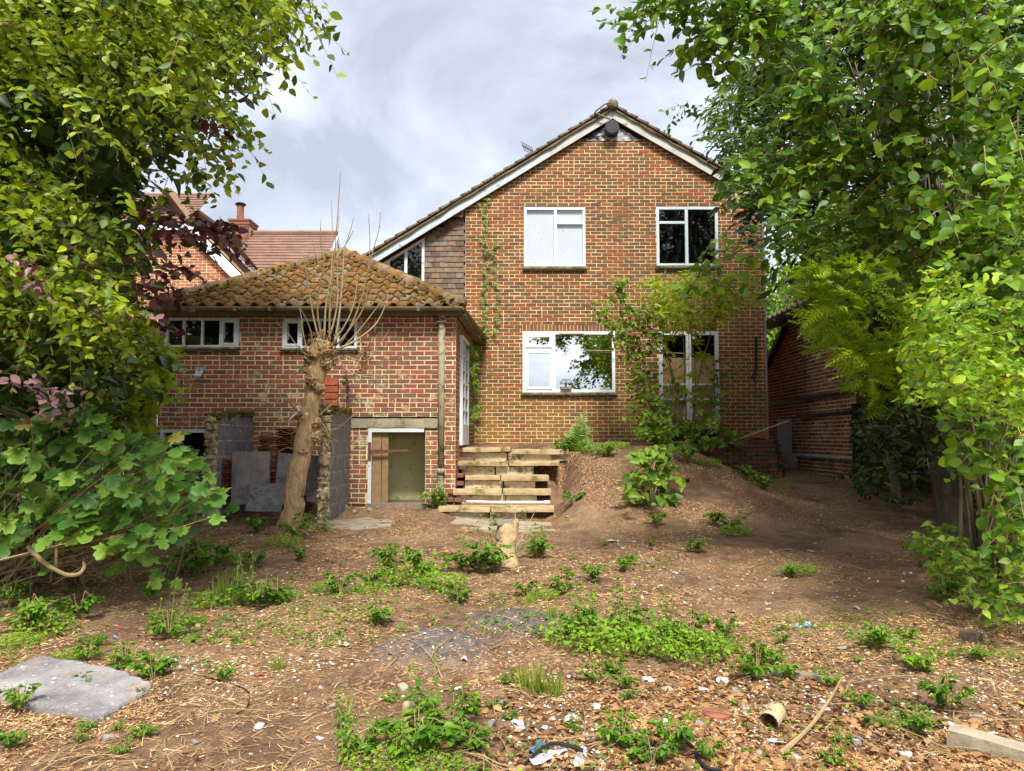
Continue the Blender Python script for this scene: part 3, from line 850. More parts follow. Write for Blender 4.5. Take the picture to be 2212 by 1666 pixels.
# aerial behind the left slope
ar = empty("tv_aerial", at(1140, 340, 19), "small comb shaped tv aerial showing above the long left roof slope", "aerial")
A, B = at(1128, 315, 19), at(1153, 328, 19)
q = MB(); q.tube([A, B], .012, 5); boom = q.build("boom", M['vent'], ar)
for i in range(7):
    p = A.lerp(B, .05 + i*.15); q = MB(); q.tube([p + Vector((-.05, -.12, .08)), p + Vector((.05, .12, -.08))], .008, 4); q.build("rod", M['vent'], ar)
q = MB(); q.tube([B, B + Vector((.05, 0, -1.2))], .018, 5); q.build("mast", M['vent'], ar)

# tile hung cheek and the raking window under the long roof
TY = HY + .10
q = MB(); TL = at(917, 560, TY).x
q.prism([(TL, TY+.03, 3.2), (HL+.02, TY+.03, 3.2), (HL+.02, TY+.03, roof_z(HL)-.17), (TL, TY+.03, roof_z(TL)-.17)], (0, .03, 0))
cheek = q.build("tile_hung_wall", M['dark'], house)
row = 0; zrow = 3.95
while True:
    zt_ = zrow + .165
    x = TL - .02 - (.085 if row % 2 else 0)
    done = True
    while x < HL:
        xa, xb = max(x, TL-.005), min(x+.165, HL-.004)
        if xb - xa > .03 and zrow + .02 < roof_z((xa+xb)/2) - .2:
            done = False
            top = min(zt_, roof_z(xa) - .19) if roof_z(xa) - .19 < zt_ else zt_
            j = random.uniform(-.006, .006)
            MB().add([(xa+.002, TY-.018+j*.5, zrow+j), (xb-.002, TY-.018+j*.4, zrow+j), (xb-.002, TY+.004, max(top, zrow+.03)), (xa+.002, TY+.004, max(top, zrow+.03)),
                      (xa+.002, TY-.005, zrow+j), (xb-.002, TY-.005, zrow+j), (xb-.002, TY+.015, max(top, zrow+.03)), (xa+.002, TY+.015, max(top, zrow+.03))],
                     [(0,1,2,3),(7,6,5,4),(0,4,5,1),(1,5,6,2),(2,6,7,3),(3,7,4,0)]).build("tile", M['plain_tile'], cheek)
        x += .168
    row += 1; zrow += .112
    if done or row > 40: break
q = MB(); c0 = at(986, 468, HY-.02)      # the loose slipped tile at the top
q.add([tuple(c0+Vector(v)) for v in ((-.1,-.02,.0),(.12,-.02,-.02),(.2,-.02,.17),(-.03,-.02,.22),(-.1,.0,.0),(.12,.0,-.02),(.2,.0,.17),(-.03,.0,.22))], [(0,1,2,3),(7,6,5,4),(0,4,5,1),(1,5,6,2),(2,6,7,3),(3,7,4,0)])
q.build("slipped_tile", M['grey_tile'], cheek)
# raking window
RX0 = at(800, 560, TY).x
ztop = lambda x: roof_z(x) - .26
q = MB(); zb_ = 3.4
for (a, b) in ((TL-.055, TL), (RX0, RX0+.04)): q.prism([(a, TY-.02, zb_), (b, TY-.02, zb_), (b, TY-.02, ztop(b)), (a, TY-.02, ztop(a))], (0, .07, 0))
q.prism([(RX0+.04, TY-.018, ztop(RX0+.04)-.06), (TL-.055, TY-.018, ztop(TL-.055)-.06), (TL-.055, TY-.018, ztop(TL-.055)), (RX0+.04, TY-.018, ztop(RX0+.04))], (0, .066, 0))
rw = q.build("raking_window", M['white_paint'], house)
xs_ = [at(u, 560, TY).x for u in (839, 877)]
for a in xs_: MB().prism([(a-.03, TY-.016, zb_), (a+.03, TY-.016, zb_), (a+.03, TY-.016, ztop(a+.03)-.058), (a-.03, TY-.016, ztop(a-.03)-.058)], (0, .06, 0)).build("glazing_bar", M['white_paint'], rw)
ed = [RX0+.04, *[t for a in xs_ for t in (a-.03, a+.03)], TL-.055]
for i in range(0, 6, 2):
    a, b = ed[i], ed[i+1]
    MB().add([(a, TY+.012, zb_), (b, TY+.012, zb_), (b, TY+.012, ztop(b)-.05), (a, TY+.012, ztop(a)-.05)], [(0,1,2,3)]).build("pane", M['glass_dark'], rw)
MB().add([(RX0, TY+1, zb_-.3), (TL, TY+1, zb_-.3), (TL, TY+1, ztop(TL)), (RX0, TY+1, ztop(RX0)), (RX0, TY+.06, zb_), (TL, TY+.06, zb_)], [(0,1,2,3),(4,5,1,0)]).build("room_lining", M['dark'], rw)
# clothes wire hooks and the loose cable on the wall
q = MB(); q.tube([at(1632, 727, HY-.01), at(1631, 800, HY-.02), at(1629, 806, HY-.03), at(1625, 815, HY-.03), at(1634, 830, HY-.02)], .01, 5)
q.tube([at(1634, 730, HY-.01), at(1635, 800, HY-.015), at(1628, 818, HY-.03), at(1622, 812, HY-.03)], .01, 5); q.build("loose_cable", M['black'], house)
q = MB(); q.tube([(HR+.02, HY+.06, 1.0), (HR+.02, HY+.06, roof_z(HR)-.25)], .034, 8); q.build("corner_downpipe", M['grey_pipe'], house)
# line props leaning flat on the wall
# bird feeder inside the lower window
b0 = at(1223, 843, HY+.35)
bf = empty("bird_feeder", (at(1223, 836, HY-.05).x, HY-.07, W_LL[2]+.062), "small clear bird feeder with a sloped roof standing at the white plastic window", "bird feeder")
o = bf.location
q = MB(); q.prism([(o.x-.10, o.y-.04, o.z+.001), (o.x+.10, o.y-.04, o.z+.001), (o.x+.115, o.y-.04, o.z+.05), (o.x-.115, o.y-.04, o.z+.05)], (0, .07, 0)); q.build("seed_tray", M['wood_grey'], bf)
q = MB(); q.box(o.x-.012, o.x+.012, o.y-.015, o.y+.005, o.z+.05, o.z+.19); q.build("post", M['vent'], bf)
q = MB()
for s in (-1, 1): q.beam((o.x+s*.12, o.y-.03, o.z+.12), (o.x+s*.075, o.y-.03, o.z+.20), .008, .008)
q.beam((o.x-.12, o.y-.03, o.z+.12), (o.x+.12, o.y-.03, o.z+.12), .008, .008); q.beam((o.x-.075, o.y-.03, o.z+.20), (o.x+.075, o.y-.03, o.z+.20), .008, .008)
q.build("roof_frame", M['vent'], bf)
q = MB(); q.add([(o.x-.12, o.y-.03, o.z+.12), (o.x+.12, o.y-.03, o.z+.12), (o.x+.075, o.y-.02, o.z+.2), (o.x-.075, o.y-.02, o.z+.2)], [(0,1,2,3)]); q.build("roof_pane", M['glass_thin'], bf)
# thin canes lying on the wires across the wall
for k, (a, b, lab) in enumerate(((at(1105, 1355/1.0-0, HY) if False else at(1262, 757, HY-.14), at(1500, 765, HY-.16), "thin pale cane stretched across the white plastic window"),)):
    q = MB(); q.tube([a, a.lerp(b, .5) + Vector((0, 0, .02)), b], .009, 5); tag(q.build("garden_cane", M['shoot'], None), lab, "cane")

# ================================================================ OUTBUILDING
OY = 11.94
outb = empty("brick_outbuilding", (-3.2, OY, .3), "low red brick outbuilding with a mossy hipped pantile roof", "outbuilding")
OL, OR = at(343, 800, OY).x, at(984.5, 800, OY).x
OZ0 = .225; OZT = at(660, 684, OY).z
O1 = rect(357, 516, 687, 751, OY); O2 = rect(610.5, 771, 688.5, 753, OY)
O3 = rect(347, 455, 928, 991, OY); O4 = rect(795, 918.5, 925.5, 1088, OY); LN = rect(759, 949, 904, 925, OY)
ops = [(a-OL, b-OL, c-.03, d) for a, b, c, d in (O1, O2)] + [(O3[0]-OL, O3[1]-OL, O3[2], O3[3]), (O4[0]-OL, O4[1]-OL, .0, O4[3]), (LN[0]-OL, LN[1]-OL, LN[2], LN[3])]
brick_wall(outb, "wall", (OL, OY, 0), (1, 0), OR-OL, OZ0, OZT, M['brick_out'], M['mortar_out'], ops, None, 300, (3.3, 2.4), headers=.12, phase=.06, seed=5)
side_d = Vector((at(1024, 850, HY).x - OR, HY - OY, 0)); SL = side_d.length - .02
dw0 = .62; dw1 = 1.75; dz0 = 1.42; dz1 = 3.27
brick_wall(outb, "wall", (OR, OY, 0), (side_d.x, side_d.y), SL, OZ0, OZT, M['brick_out'], M['mortar_out'], [(dw0, dw1, dz0, dz1)], None, 0, headers=.1, seed=6)
q = MB(); q.add([(OL, OY+.05, OZ0), (OL, HY+3, OZ0), (OL, HY+3, OZT), (OL, OY+.05, OZT)], [(3,2,1,0)]); q.add([(OL, HY+3, OZ0), (OR-.6, HY+3, OZ0), (OR-.6, HY+3, OZT), (OL, HY+3, OZT)], [(0,1,2,3)]); q.build("side_wall", M['brick_out'], outb)
def fourlight(R, cas):
    x0, x1, z0, z1 = R; fw = .04; n = 4; wd = (x1-x0)/n
    xs = [x0+wd*i for i in (1, 2, 3)]
    b = [(t-.016, t+.016, z0+fw, z1-fw) for t in xs]
    e = [x0+fw] + [q for t in xs for q in (t-.016, t+.016)] + [x1-fw]
    p = [(e[i], e[i+1], z0+fw, z1-fw) for i in range(0, 8, 2)]
    w = window(outb, R, M['white_paint'], fw, b, p, M['glass_dark'], OY)
    a, c = p[cas][0], p[cas][1]; f = MB(); k = .035
    f.box(a, a+k, OY-.02, OY+.02, z0+fw, z1-fw); f.box(c-k, c, OY-.02, OY+.02, z0+fw, z1-fw); f.box(a+k, c-k, OY-.018, OY+.02, z1-fw-k, z1-fw); f.box(a+k, c-k, OY-.018, OY+.02, z0+fw, z0+fw+k)
    cs = f.build("casement", M['white_paint'], w)
    q = MB(); q.tube([(a+k+.02, OY+.0, z1-.12), (a+k+.018, OY-.01, z0+.14)], .008, 5); q.build("stay", M['steel'], w)
    sill(w, R, OY, M['sill'], .06, .03)
fourlight(O1, 3); fourlight(O2, 0)
# left opening with its timber frame
x0, x1, z0, z1 = O3
f = MB(); f.box(x0, x0+.05, OY-.03, OY+.07, z0, z1); f.box(x0+.05, x1, OY-.028, OY+.07, z1-.05, z1); f.box(x0+.05, x1, OY-.028, OY+.07, z0, z0+.035)
of = f.build("opening_frame", M['white_paint'], outb)
# the garage-like store opening
f = MB(); a0, a1, b0, b1 = O4
f.box(a0, a0+.055, OY-.02, OY+.08, .35, b1); f.box(a0+.055, a1-.02, OY-.018, OY+.08, b1-.06, b1)
df = f.build("door_frame", M['white_paint'], outb)
for i, t in enumerate((.06, .21)):
    MB().box(a0+t, a0+t+(.14 if i == 0 else .10), OY+.045, OY+.07, .5, b1-.075-.004*i).build("door_plank", M['wood'], df)
f = MB(); f.prism([(a0+.03, OY-.035, b1-.34), (a0+.62, OY-.035, b1-.33), (a0+.66, OY-.035, b1-.345), (a0+.62, OY-.035, b1-.36), (a0+.03, OY-.035, b1-.41)], (0, .008, 0)); f.box(a0+.0, a0+.05, OY-.04, OY-.022, b1-.50, b1-.22); f.build("strap_hinge", M['rust'], df)
link("lintel", rough_box(LN[1]-LN[0]-.004, .12, LN[3]-LN[2]-.004, 4, .006, (14, 2, 3), 6), M['concrete'], outb, loc=((LN[0]+LN[1])/2, OY+.035, (LN[2]+LN[3])/2))
# rooms behind
def room(x0, x1, y1, z0, z1, wallm, floorm, nm):
    q = MB(); q.add([(x0,OY+.06,z0),(x1,OY+.06,z0),(x1,OY+.06,z1),(x0,OY+.06,z1),(x0,y1,z0),(x1,y1,z0),(x1,y1,z1),(x0,y1,z1)], [(4,5,6,7),(0,4,7,3),(1,2,6,5)])
    r = q.build(nm, wallm, outb)
    MB().add([(x0,OY-.02,z0+.003),(x1,OY-.02,z0+.003),(x1,y1,z0+.003),(x0,y1,z0+.003)], [(0,1,2,3)]).build("floor", floorm, r)
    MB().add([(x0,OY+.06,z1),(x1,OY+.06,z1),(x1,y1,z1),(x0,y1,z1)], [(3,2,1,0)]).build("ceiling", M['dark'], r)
    return r
rm = room(a0-.35, a1+.04, OY+.85, .50, b1+.02, M['plaster'], M['soil_floor'], "store_room")
q = MB()
for k in range(3): q.box(a0+.1, a1, OY+.28+.3*k, OY+.33+.3*k, b1-.09, b1-.01)
tag(q.build("joists", M['wood_grey'], rm), kind="stuff")
MB().box(a0-.02, a1+.02, OY-.06, OY+.12, .36, .515).build("threshold", M['wood_grey'], rm)
room(O3[0]-.2, O3[1]+.2, OY+1.5, O3[2]-.3, O3[3]+.02, M['concrete'], M['soil_floor'], "side_room")
# glazed door in the side wall, above the steps
dn = side_d.normalized(); dnm = Vector((dn.y, -dn.x, 0))
def SW(s, out, z): p = Vector((OR, OY, 0)) + dn*s + dnm*out; return (p.x, p.y, z)
def sbox(s0, s1, o0, o1, z0, z1, m=None):
    m = m or MB()
    return m.add([SW(s0,o0,z0),SW(s1,o0,z0),SW(s1,o1,z0),SW(s0,o1,z0),SW(s0,o0,z1),SW(s1,o0,z1),SW(s1,o1,z1),SW(s0,o1,z1)], [(0,3,2,1),(4,5,6,7),(0,1,5,4),(1,2,6,5),(2,3,7,6),(3,0,4,7)])
f = MB(); sbox(dw0, dw0+.06, -.05, .05, dz0, dz1, f); sbox(dw1-.06, dw1, -.05, .05, dz0, dz1, f); sbox(dw0+.06, dw1-.06, -.05, .048, dz1-.06, dz1, f); sbox(dw0+.06, dw1-.06, -.05, .048, dz0, dz0+.35, f)
sd = f.build("glazed_side_door", M['white_paint'], outb)
for k in range(5): sbox(dw0+.06, dw1-.06, -.01, .035, dz0+.35+(k+1)*.235-.012, dz0+.35+(k+1)*.235+.012).build("glazing_bar", M['white_paint'], sd)
sbox((dw0+dw1)/2-.015, (dw0+dw1)/2+.015, -.008, .04, dz0+.35, dz1-.06).build("glazing_bar", M['white_paint'], sd)
MB().add([SW(dw0+.06, .012, dz0+.35), SW(dw1-.06, .012, dz0+.35), SW(dw1-.06, .012, dz1-.06), SW(dw0+.06, .012, dz1-.06)], [(0,1,2,3)]).build("pane", M['glass_dark'], sd)
MB().add([SW(dw0, -.06, dz0), SW(dw1, -.06, dz0), SW(dw1, -.06, dz1), SW(dw0, -.06, dz1)], [(0,1,2,3)]).build("dark_backing", M['dark'], sd)

# roof
EY = OY - .20; EZ = at(660, 664, EY).z
EXL, EXR = at(333, 664, EY).x, at(999, 664, EY).x
AX = (EXL + EXR) / 2; AP = at(735, 549, 14.16); AYY = 14.16; AZ = AP.z
ru = Vector((1, 0, 0)); rv = Vector((0, AYY-EY, AZ-EZ)); RL = rv.length; rv.normalize(); rn = Vector((0, -rv.z, rv.y))
tw, tg = .272, .285
def tile_pts(seed):
    rs = random.Random(seed); prof = []
    for i in range(5): prof.append((i*.145/4, .004*math.sin(i)))
    for i in range(1, 8): t = i/7; prof.append((.145 + .135*t, .058*math.sin(math.pi*t)))
    vs = []; n = len(prof)
    for (v, lift) in ((0, .040), (.36, .006)):
        for (x, h) in prof: vs.append((x + rs.uniform(-.003, .003), v + rs.uniform(-.008, .008), h + lift + rs.uniform(-.003, .003)))
    for (x, h) in prof: vs.append((x, .004, h + .040 - .022))
    fs = [(i, i+1, n+i+1, n+i) for i in range(n-1)] + [(2*n+i, 2*n+i+1, i+1, i) for i in range(n-1)]
    return vs, fs
rq = MB(); rq.add([(EXL+.06, EY+.06, EZ-.01), (EXR-.06, EY+.06, EZ-.01), (AX, AYY, AZ-.02)], [(0,1,2)])
rq.add([(EXL+.05, EY+.05, EZ-.02), (AX, AYY, AZ-.02), (AX, HY+3.2, AZ-.02), (EXL+.05, HY+3.2, EZ-.02)], [(0,1,2,3)])
rq.add([(EXR-.05, EY+.05, EZ-.02), (EXR-.05+.12, HY-.02, EZ-.02), (AX, HY-.02, AZ-.02), (AX, AYY, AZ-.02)], [(0,1,2,3)])
rq.add([(AX, HY-.02, AZ-.02), (RX0-.1, HY-.02, AZ-.02-(RX0-.1-AX)*.6), (RX0-.1, HY+3.2, AZ-.02-(RX0-.1-AX)*.6), (AX, HY+3.2, AZ-.02)], [(0,1,2,3)])
oroof = rq.build("roof", M['moss_tile'], outb)
tmesh = []
for k in range(5):
    vs, fs = tile_pts(k); me = bpy.data.meshes.new("tile")
    me.from_pydata([tuple(ru*x + rv*y + rn*h) for x, y, h in vs], [], fs); me.materials.append(M['moss_tile']); me.polygons.foreach_set("use_smooth", [True]*len(me.polygons)); me.update(); tmesh.append(me)
E0 = Vector((EXL, EY, EZ))
hipL = Vector((AX-EXL, AYY-EY, 0)).normalized(); hipR = Vector((AX-EXR, AYY-EY, 0)).normalized()
nL = Vector((hipL.y, -hipL.x, 0)); nR = Vector((-hipR.y, hipR.x, 0))      # pointing into the front slope
poff = oroof.location + outb.location
nrow = int(RL / tg) + 1
for r_ in range(nrow):
    for c_ in range(int((EXR-EXL)/tw)+1):
        p = E0 + ru*(c_*tw + .02) + rv*(r_*tg - .03) + rn*random.uniform(-.004, .006)
        cs = [p, p+ru*.28, p+rv*.36, p+rv*.36+ru*.28]
        dl = [(c-Vector((EXL, EY, 0))).dot(nL) for c in cs]; dr = [(c-Vector((EXR, EY, 0))).dot(nR) for c in cs]
        if max(dl) < .03 or max(dr) < .03 or p.z > AZ: continue
        me = tmesh[(r_*3+c_*7) % 5]
        if min(dl) < 0 or min(dr) < 0:
            bm = bmesh.new(); bm.from_mesh(me)
            for (pt, nn) in ((Vector((EXL, EY, 0)), nL), (Vector((EXR, EY, 0)), nR)):
                bmesh.ops.bisect_plane(bm, geom=bm.verts[:]+bm.edges[:]+bm.faces[:], plane_co=pt-p, plane_no=nn, clear_inner=True)
            if len(bm.faces) == 0: bm.free(); continue
            me = bpy.data.meshes.new("tile"); bm.to_mesh(me); bm.free(); me.materials.append(M['moss_tile']) if not me.materials else None
        ob = bpy.data.objects.new("tile", me); COL.objects.link(ob); ob.parent = oroof; ob.location = p - poff
        ob.rotation_euler = (0, 0, random.uniform(-.012, .012))
def hip_run(a, b, n, r0=.115, nm="hip_tile"):
    for i in range(n):
        p, q = a.lerp(b, i/n), a.lerp(b, (i+1.12)/n)
        t = MB(); t.tube([p, p.lerp(q, .5), q], [r0+.014, r0+.006, r0-.006], 12, wob=.18)
        t.build(nm, M['moss_tile'], oroof, smooth=True)
hip_run(Vector((EXL+.02, EY+.02, EZ+.05)), Vector((AX, AYY, AZ+.0)), 9); hip_run(Vector((EXR-.04, EY+.04, EZ+.05)), Vector((AX, AYY, AZ+.0)), 9)
hip_run(Vector((AX, AYY, AZ)), Vector((AX, HY+3, AZ)), 10, nm="ridge_tile")
# moss cushions along the hips and eaves (uncountable)
def lumps(pts, r0, r1, mat, parent, name, seg=5):
    V, T, R = [], [], []
    bm = bmesh.new(); bmesh.ops.create_icosphere(bm, subdivisions=1, radius=1); bv = np.array([v.co[:] for v in bm.verts]); bf = np.array([[v.index for v in f.verts] for f in bm.faces]); bm.free()
    n = 0
    for p in pts:
        s = random.uniform(r0, r1) * np.array([random.uniform(.7, 1.4), random.uniform(.7, 1.4), random.uniform(.4, .8)])
        V.append(bv * s * (1 + RNG.uniform(-.25, .25, (len(bv), 1))) + np.array(p)); T.append(bf + n); R.append(np.full(len(bv), random.random())); n += len(bv)
    ob = link(name, tri_mesh(name, np.concatenate(V), np.concatenate(T), np.concatenate(R), True), mat, parent)
    return tag(ob, kind="stuff")
pts = []
for i in range(420):
    t = random.random(); side = random.random() < .5
    a = Vector((EXL, EY, EZ+.1)) if side else Vector((EXR, EY, EZ+.1)); b = Vector((AX, AYY, AZ+.06))
    p = a.lerp(b, t) + Vector(((1 if side else -1)*random.uniform(-.08, .30), random.uniform(-.12, .05), random.uniform(-.08, .03)))
    if side or random.random() < .6: pts.append(p)
for i in range(750):
    s, t = random.random(), random.random()**1.2
    p = E0 + ru*(EXR-EXL)*s + rv*RL*t
    if (p-Vector((EXL, EY, 0))).dot(nL) > .05 and (p-Vector((EXR, EY, 0))).dot(nR) > .05: pts.append(p + rn*.035)
lumps(pts, .012, .042, M['moss'], oroof, "moss_cushions")
# gutter: front run in sections and the return along the side wall
gp = []
for i in range(9):
    t = math.pi * i/8; gp.append((-.062*math.cos(t), -.062*math.sin(t)))
def gutter_run(p, q, nm="gutter"):
    p, q = Vector(p), Vector(q); d = (q-p).normalized(); a = Vector((-d.y, d.x, 0))
    n = len(gp); vs = []
    for P in (p, q):
        for (x, z) in gp: vs.append(tuple(P + a*x + Vector((0,0,z))))
        for (x, z) in gp[::-1]: vs.append(tuple(P + a*(x*.84) + Vector((0,0,z*.84+.004))))
    k = 2*n
    fs = [(i, (i+1) % k, k+(i+1) % k, k+i) for i in range(k)] + [tuple(range(k))[::-1], tuple(range(k, 2*k))]
    o = MB().add(vs, fs); o.build(nm, M['gutter'], outb, smooth=False)
GZ_ = EZ - .005; GYf = EY - .045
secs = [at(u, 668, GYf).x for u in (318, 400, 510, 585, 760, 905, 1001)]
for i in range(len(secs)-1):
    gutter_run((secs[i]+.003, GYf, GZ_), (secs[i+1]-.003, GYf, GZ_))
    MB().box(secs[i+1]-.025, secs[i+1]+.02, GYf-.068, GYf+.064, GZ_-.068, GZ_+.004).build("gutter_joint", M['gutter'], outb) if i < len(secs)-2 else None
gutter_run((secs[-1]-.05, GYf+.02, GZ_), (secs[-1]-.05+side_d.x+.12, HY-.02, GZ_))
MB().box(OL-.05, OR+.10, OY-.13, OY-.02, OZT-.0, OZT+.03).build("soffit_board", M['gutter'], outb)
MB().prism([SW(-.1, .02, OZT), SW(SL, .02, OZT), SW(SL, .16, OZT), SW(-.1, .16, OZT)], (0,0,.03)).build("soffit_board", M['gutter'], outb)
MB().box(OL-.05, OR+.10, OY-.14, OY-.12, OZT+.0, EZ-.02).build("fascia", M['gutter'], outb)
# downpipe
px = at(953.5, 860, OY-.07).x
dp = MB(); z_hi = GZ_-.05; z_lo = .42
dp.tube([(px, OY-.075, z_hi), (px, OY-.075, 1.02)], .052, 12); dpo = dp.build("downpipe", M['pipe'], outb, smooth=True)
q = MB(); q.tube([(px-.005, OY-.075, 1.03), (px+.01, OY-.08, z_lo)], .048, 12); q.build("lower_pipe", M['pipe'], dpo, smooth=True)
for z in (z_hi-.06, 1.02): q = MB(); q.tube([(px, OY-.075, z-.045), (px, OY-.075, z+.045)], .064, 12); q.build("pipe_collar", M['pipe'], dpo, smooth=True)
q = MB(); q.box(px-.075, px+.075, OY-.135, OY-.005, z_hi-.17, z_hi-.15); q.build("pipe_clip", M['steel'], dpo)
# pair of metal brackets high on the wall
br = empty("wall_brackets", at(432, 806, OY-.03), "pair of curved galvanised brackets fixed to the red brick wall", "bracket")
for k, u in enumerate((426.5, 437.5)):
    a = at(u, 793, OY-.02); q = MB()
    q.box(a.x-.032, a.x+.032, OY-.03, OY-.004, a.z-.05, a.z)
    d = (1 if k == 0 else -1)
    pts = [(a.x + d*.0, OY-.035, a.z-.05), (a.x + d*.015, OY-.06, a.z-.10), (a.x - (.0 if k == 0 else .03), OY-.09, a.z-.15), (a.x + d*.02 - (.0 if k == 0 else .03), OY-.07, a.z-.19)]
    for p, r in zip(pts[:-1], pts[1:]): q.beam(p, r, .055, .012, up=(0, 1, .2))
    q.build("bracket_arm", M['steel'], br)
# terracotta duct and the old iron pipe by the trunk
tx0, tx1, tz0, tz1 = rect(704, 731, 818, 877, OY)
q = MB(); q.box(tx0, tx1, OY-.06, OY-.002, tz0, tz1); td = q.build("terracotta_duct", M['terracotta'], outb)
for k in range(4): MB().box(tx0-.008, tx1+.008, OY-.075, OY-.003, tz0+k*.11, tz0+k*.11+.09).build("clay_course", M['terracotta'], td)
q = MB(); q.tube([at(738, 812, OY-.08), at(748, 815, OY-.06), at(751, 826, OY-.05), at(751, 880, OY-.05)], .022, 8); q.build("iron_pipe", M['rust'], outb)

# ================================================================ BLOCK STUB WALLS
def stub(uf, ub, ztop_f, ztop_b, label, seed, thick=.145):
    X = at(ub, 950, OY).x
    Yf = X / ((uf - CX) / F_D)
    st = empty("block_stub_wall", (X, Yf, .35), label, "wall", "broken block walls standing out from the outbuilding")
    L_ = OY - .01 - Yf
    rs = random.Random(seed)
    MB().box(X-thick+.006, X-.006, Yf+.03, OY-.012, .2, ztop_f-.06).build("mortar_core", M['rubble'], st)
    z = .16; row = 0
    while z < ztop_b:
        y = Yf + .03 - (.22 if row % 2 else 0)
        while y < OY - .05:
            a, b = max(y, Yf + rs.uniform(0, .06)), min(y+.44, OY-.014)
            tl = ztop_f + (ztop_b-ztop_f)*((a+b)/2-Yf)/L_
            if b-a > .08 and z + .1 < tl:
                h = min(.215, tl - z)
                link("block", rough_box(thick, b-a-.014, h-.012, rs.random()*50, .006, (3, 5, 4), 9, .01), M['block'], st, loc=(X-thick/2, (a+b)/2, z+h/2))
            y += .45
        z += .225; row += 1
    pts = []
    zc = .2; k_ = 0
    while zc < ztop_f - .05:
        hh = rs.uniform(.10, .22); link("broken_block_end", rough_box(thick+rs.uniform(-.02, .03), rs.uniform(.08, .16), hh-.012, rs.random()*90, .02, (5, 4, 5), 18, .04), M['rubble'], st, loc=(X-thick/2-rs.uniform(0, .02), Yf+rs.uniform(.0, .05), zc+hh/2)); zc += hh
    for i in range(260):
        zz_ = rs.uniform(.25, ztop_f); pts.append((X - rs.uniform(-.005, thick+.02), Yf + rs.uniform(-.06, .03), zz_))
    lumps(pts, .008, .026, M['rubble'], st, "broken_end_rubble")
    pts = []
    for i in range(240):
        t = rs.random(); pts.append((X - rs.uniform(-.01, thick+.01), Yf + t*L_*1.0, ztop_f + (ztop_b-ztop_f)*t + rs.uniform(-.05, .03)))
    lumps(pts, .015, .05, M['moss'], st, "moss_cushions")
    return X, Yf
sx1, sy1 = stub(470, 548, 1.84, 1.95, "broken grey block wall with mossy top beside the low left opening", 2)
sx2, sy2 = stub(714, 757, 1.92, 1.98, "broken grey block wall standing just behind the pollarded trunk", 8)

# leaning slabs
def lean_slab(u0, u1, v0, v1, Y, lean, label, roll=0.0, t=.045, seed=1, mat='slate', skew=0.0):
    b = at((u0+u1)/2, v1, Y); w_ = (u1-u0)/F_D*Y; h_ = (v1-v0)/F_D*Y/math.cos(lean)
    n = 8; bm = bmesh.new(); ring = []
    prof = [(-.5, 0), (.5, 0), (.5+skew, 1), (-.5+skew*.7, .96)]
    me = rough_box(w_, t, h_, seed, .006, (7, 1, 8), 7, .0)
    for v in me.vertices:
        f = v.co.z/h_ + .5
        v.co.x += skew*w_*f; v.co.z += h_/2
        v.co.z *= 1 - .05*(v.co.x/w_)*(f)
    o = link("leaning_slab", me, M[mat], None, loc=b, rot=(-lean, 0, 0))
    o.rotation_euler = Matrix.Rotation(-lean, 4, 'X').to_euler(); o.rotation_euler[1] = roll
    return tag(o, label, "slab", "slabs leaning between the block walls")
lean_slab(500, 582, 977, 1090, 10.55, .16, "tall brown grey slab leaning against the stack of roof tiles", -.06, seed=1, mat='slab_brown')
lean_slab(530, 608, 1046, 1106, 10.3, .22, "short dark speckled slab propped in front of the tall slab", .03, seed=2, skew=.08)
lean_slab(595, 640, 981, 1062, 10.75, .12, "dark slab half hidden behind the pollarded trunk", .02, seed=3)
lean_slab(598, 642, 943, 1000, 11.7, .08, "pale grey panel standing against the brick wall above the tile stack", 0, seed=4, mat='concrete', t=.03)
lean_slab(662, 691, 985, 1085, 10.75, .1, "narrow dark slab between the trunk and the right block wall", .0, seed=5)
# stacks of old roof tiles
def tile_stack(u, v, Y, n, label, w=.30, yaw=.3):
    b = at(u, v, Y); st = empty("tile_stack", b, label, "roof tiles", "stacks of old clay roof tiles")
    for i in range(n):
        q = MB(); a = random.uniform(-.15, .15) + yaw; c, s = math.cos(a), math.sin(a)
        pts = []
        K = 6
        for j in range(K+1):
            t = (j/K-.5); pts.append((t*w, .03*math.cos(math.pi*t)))
        vs = []
        for yy in (-.13, .13):
            for th in (0, -.016):
                for (x, z) in pts: vs.append((x*c-yy*s, x*s+yy*c, z+th))
        m_ = K+1; fs = []
        for j in range(K): fs += [(j, j+1, 2*m_+j+1, 2*m_+j), (m_+j+1, m_+j, 3*m_+j, 3*m_+j+1), (j+1, j, m_+j, m_+j+1), (2*m_+j, 2*m_+j+1, 3*m_+j+1, 3*m_+j)]
        fs += [(0, m_, 3*m_, 2*m_), (K, 2*m_+K, 3*m_+K, m_+K)]
        q.add([tuple(Vector(v_) + b + Vector((random.uniform(-.02, .02), random.uniform(-.03, .03), .02+i*.03 + .06*(vs is None)))) for v_ in vs], fs)
        ob = q.build("roof_tile", M['clay_tile'], st)
tile_stack(590, 1075, 11.35, 31, "tall stack of red clay tiles between the leaning slabs", .42, .5)
tile_stack(630, 1075, 11.3, 34, "tall stack of red clay tiles behind the pollarded trunk", .42, -.4)
tile_stack(490, 1085, 10.8, 20, "lower stack of clay tiles beside the sycamore leaves", .36, .2)

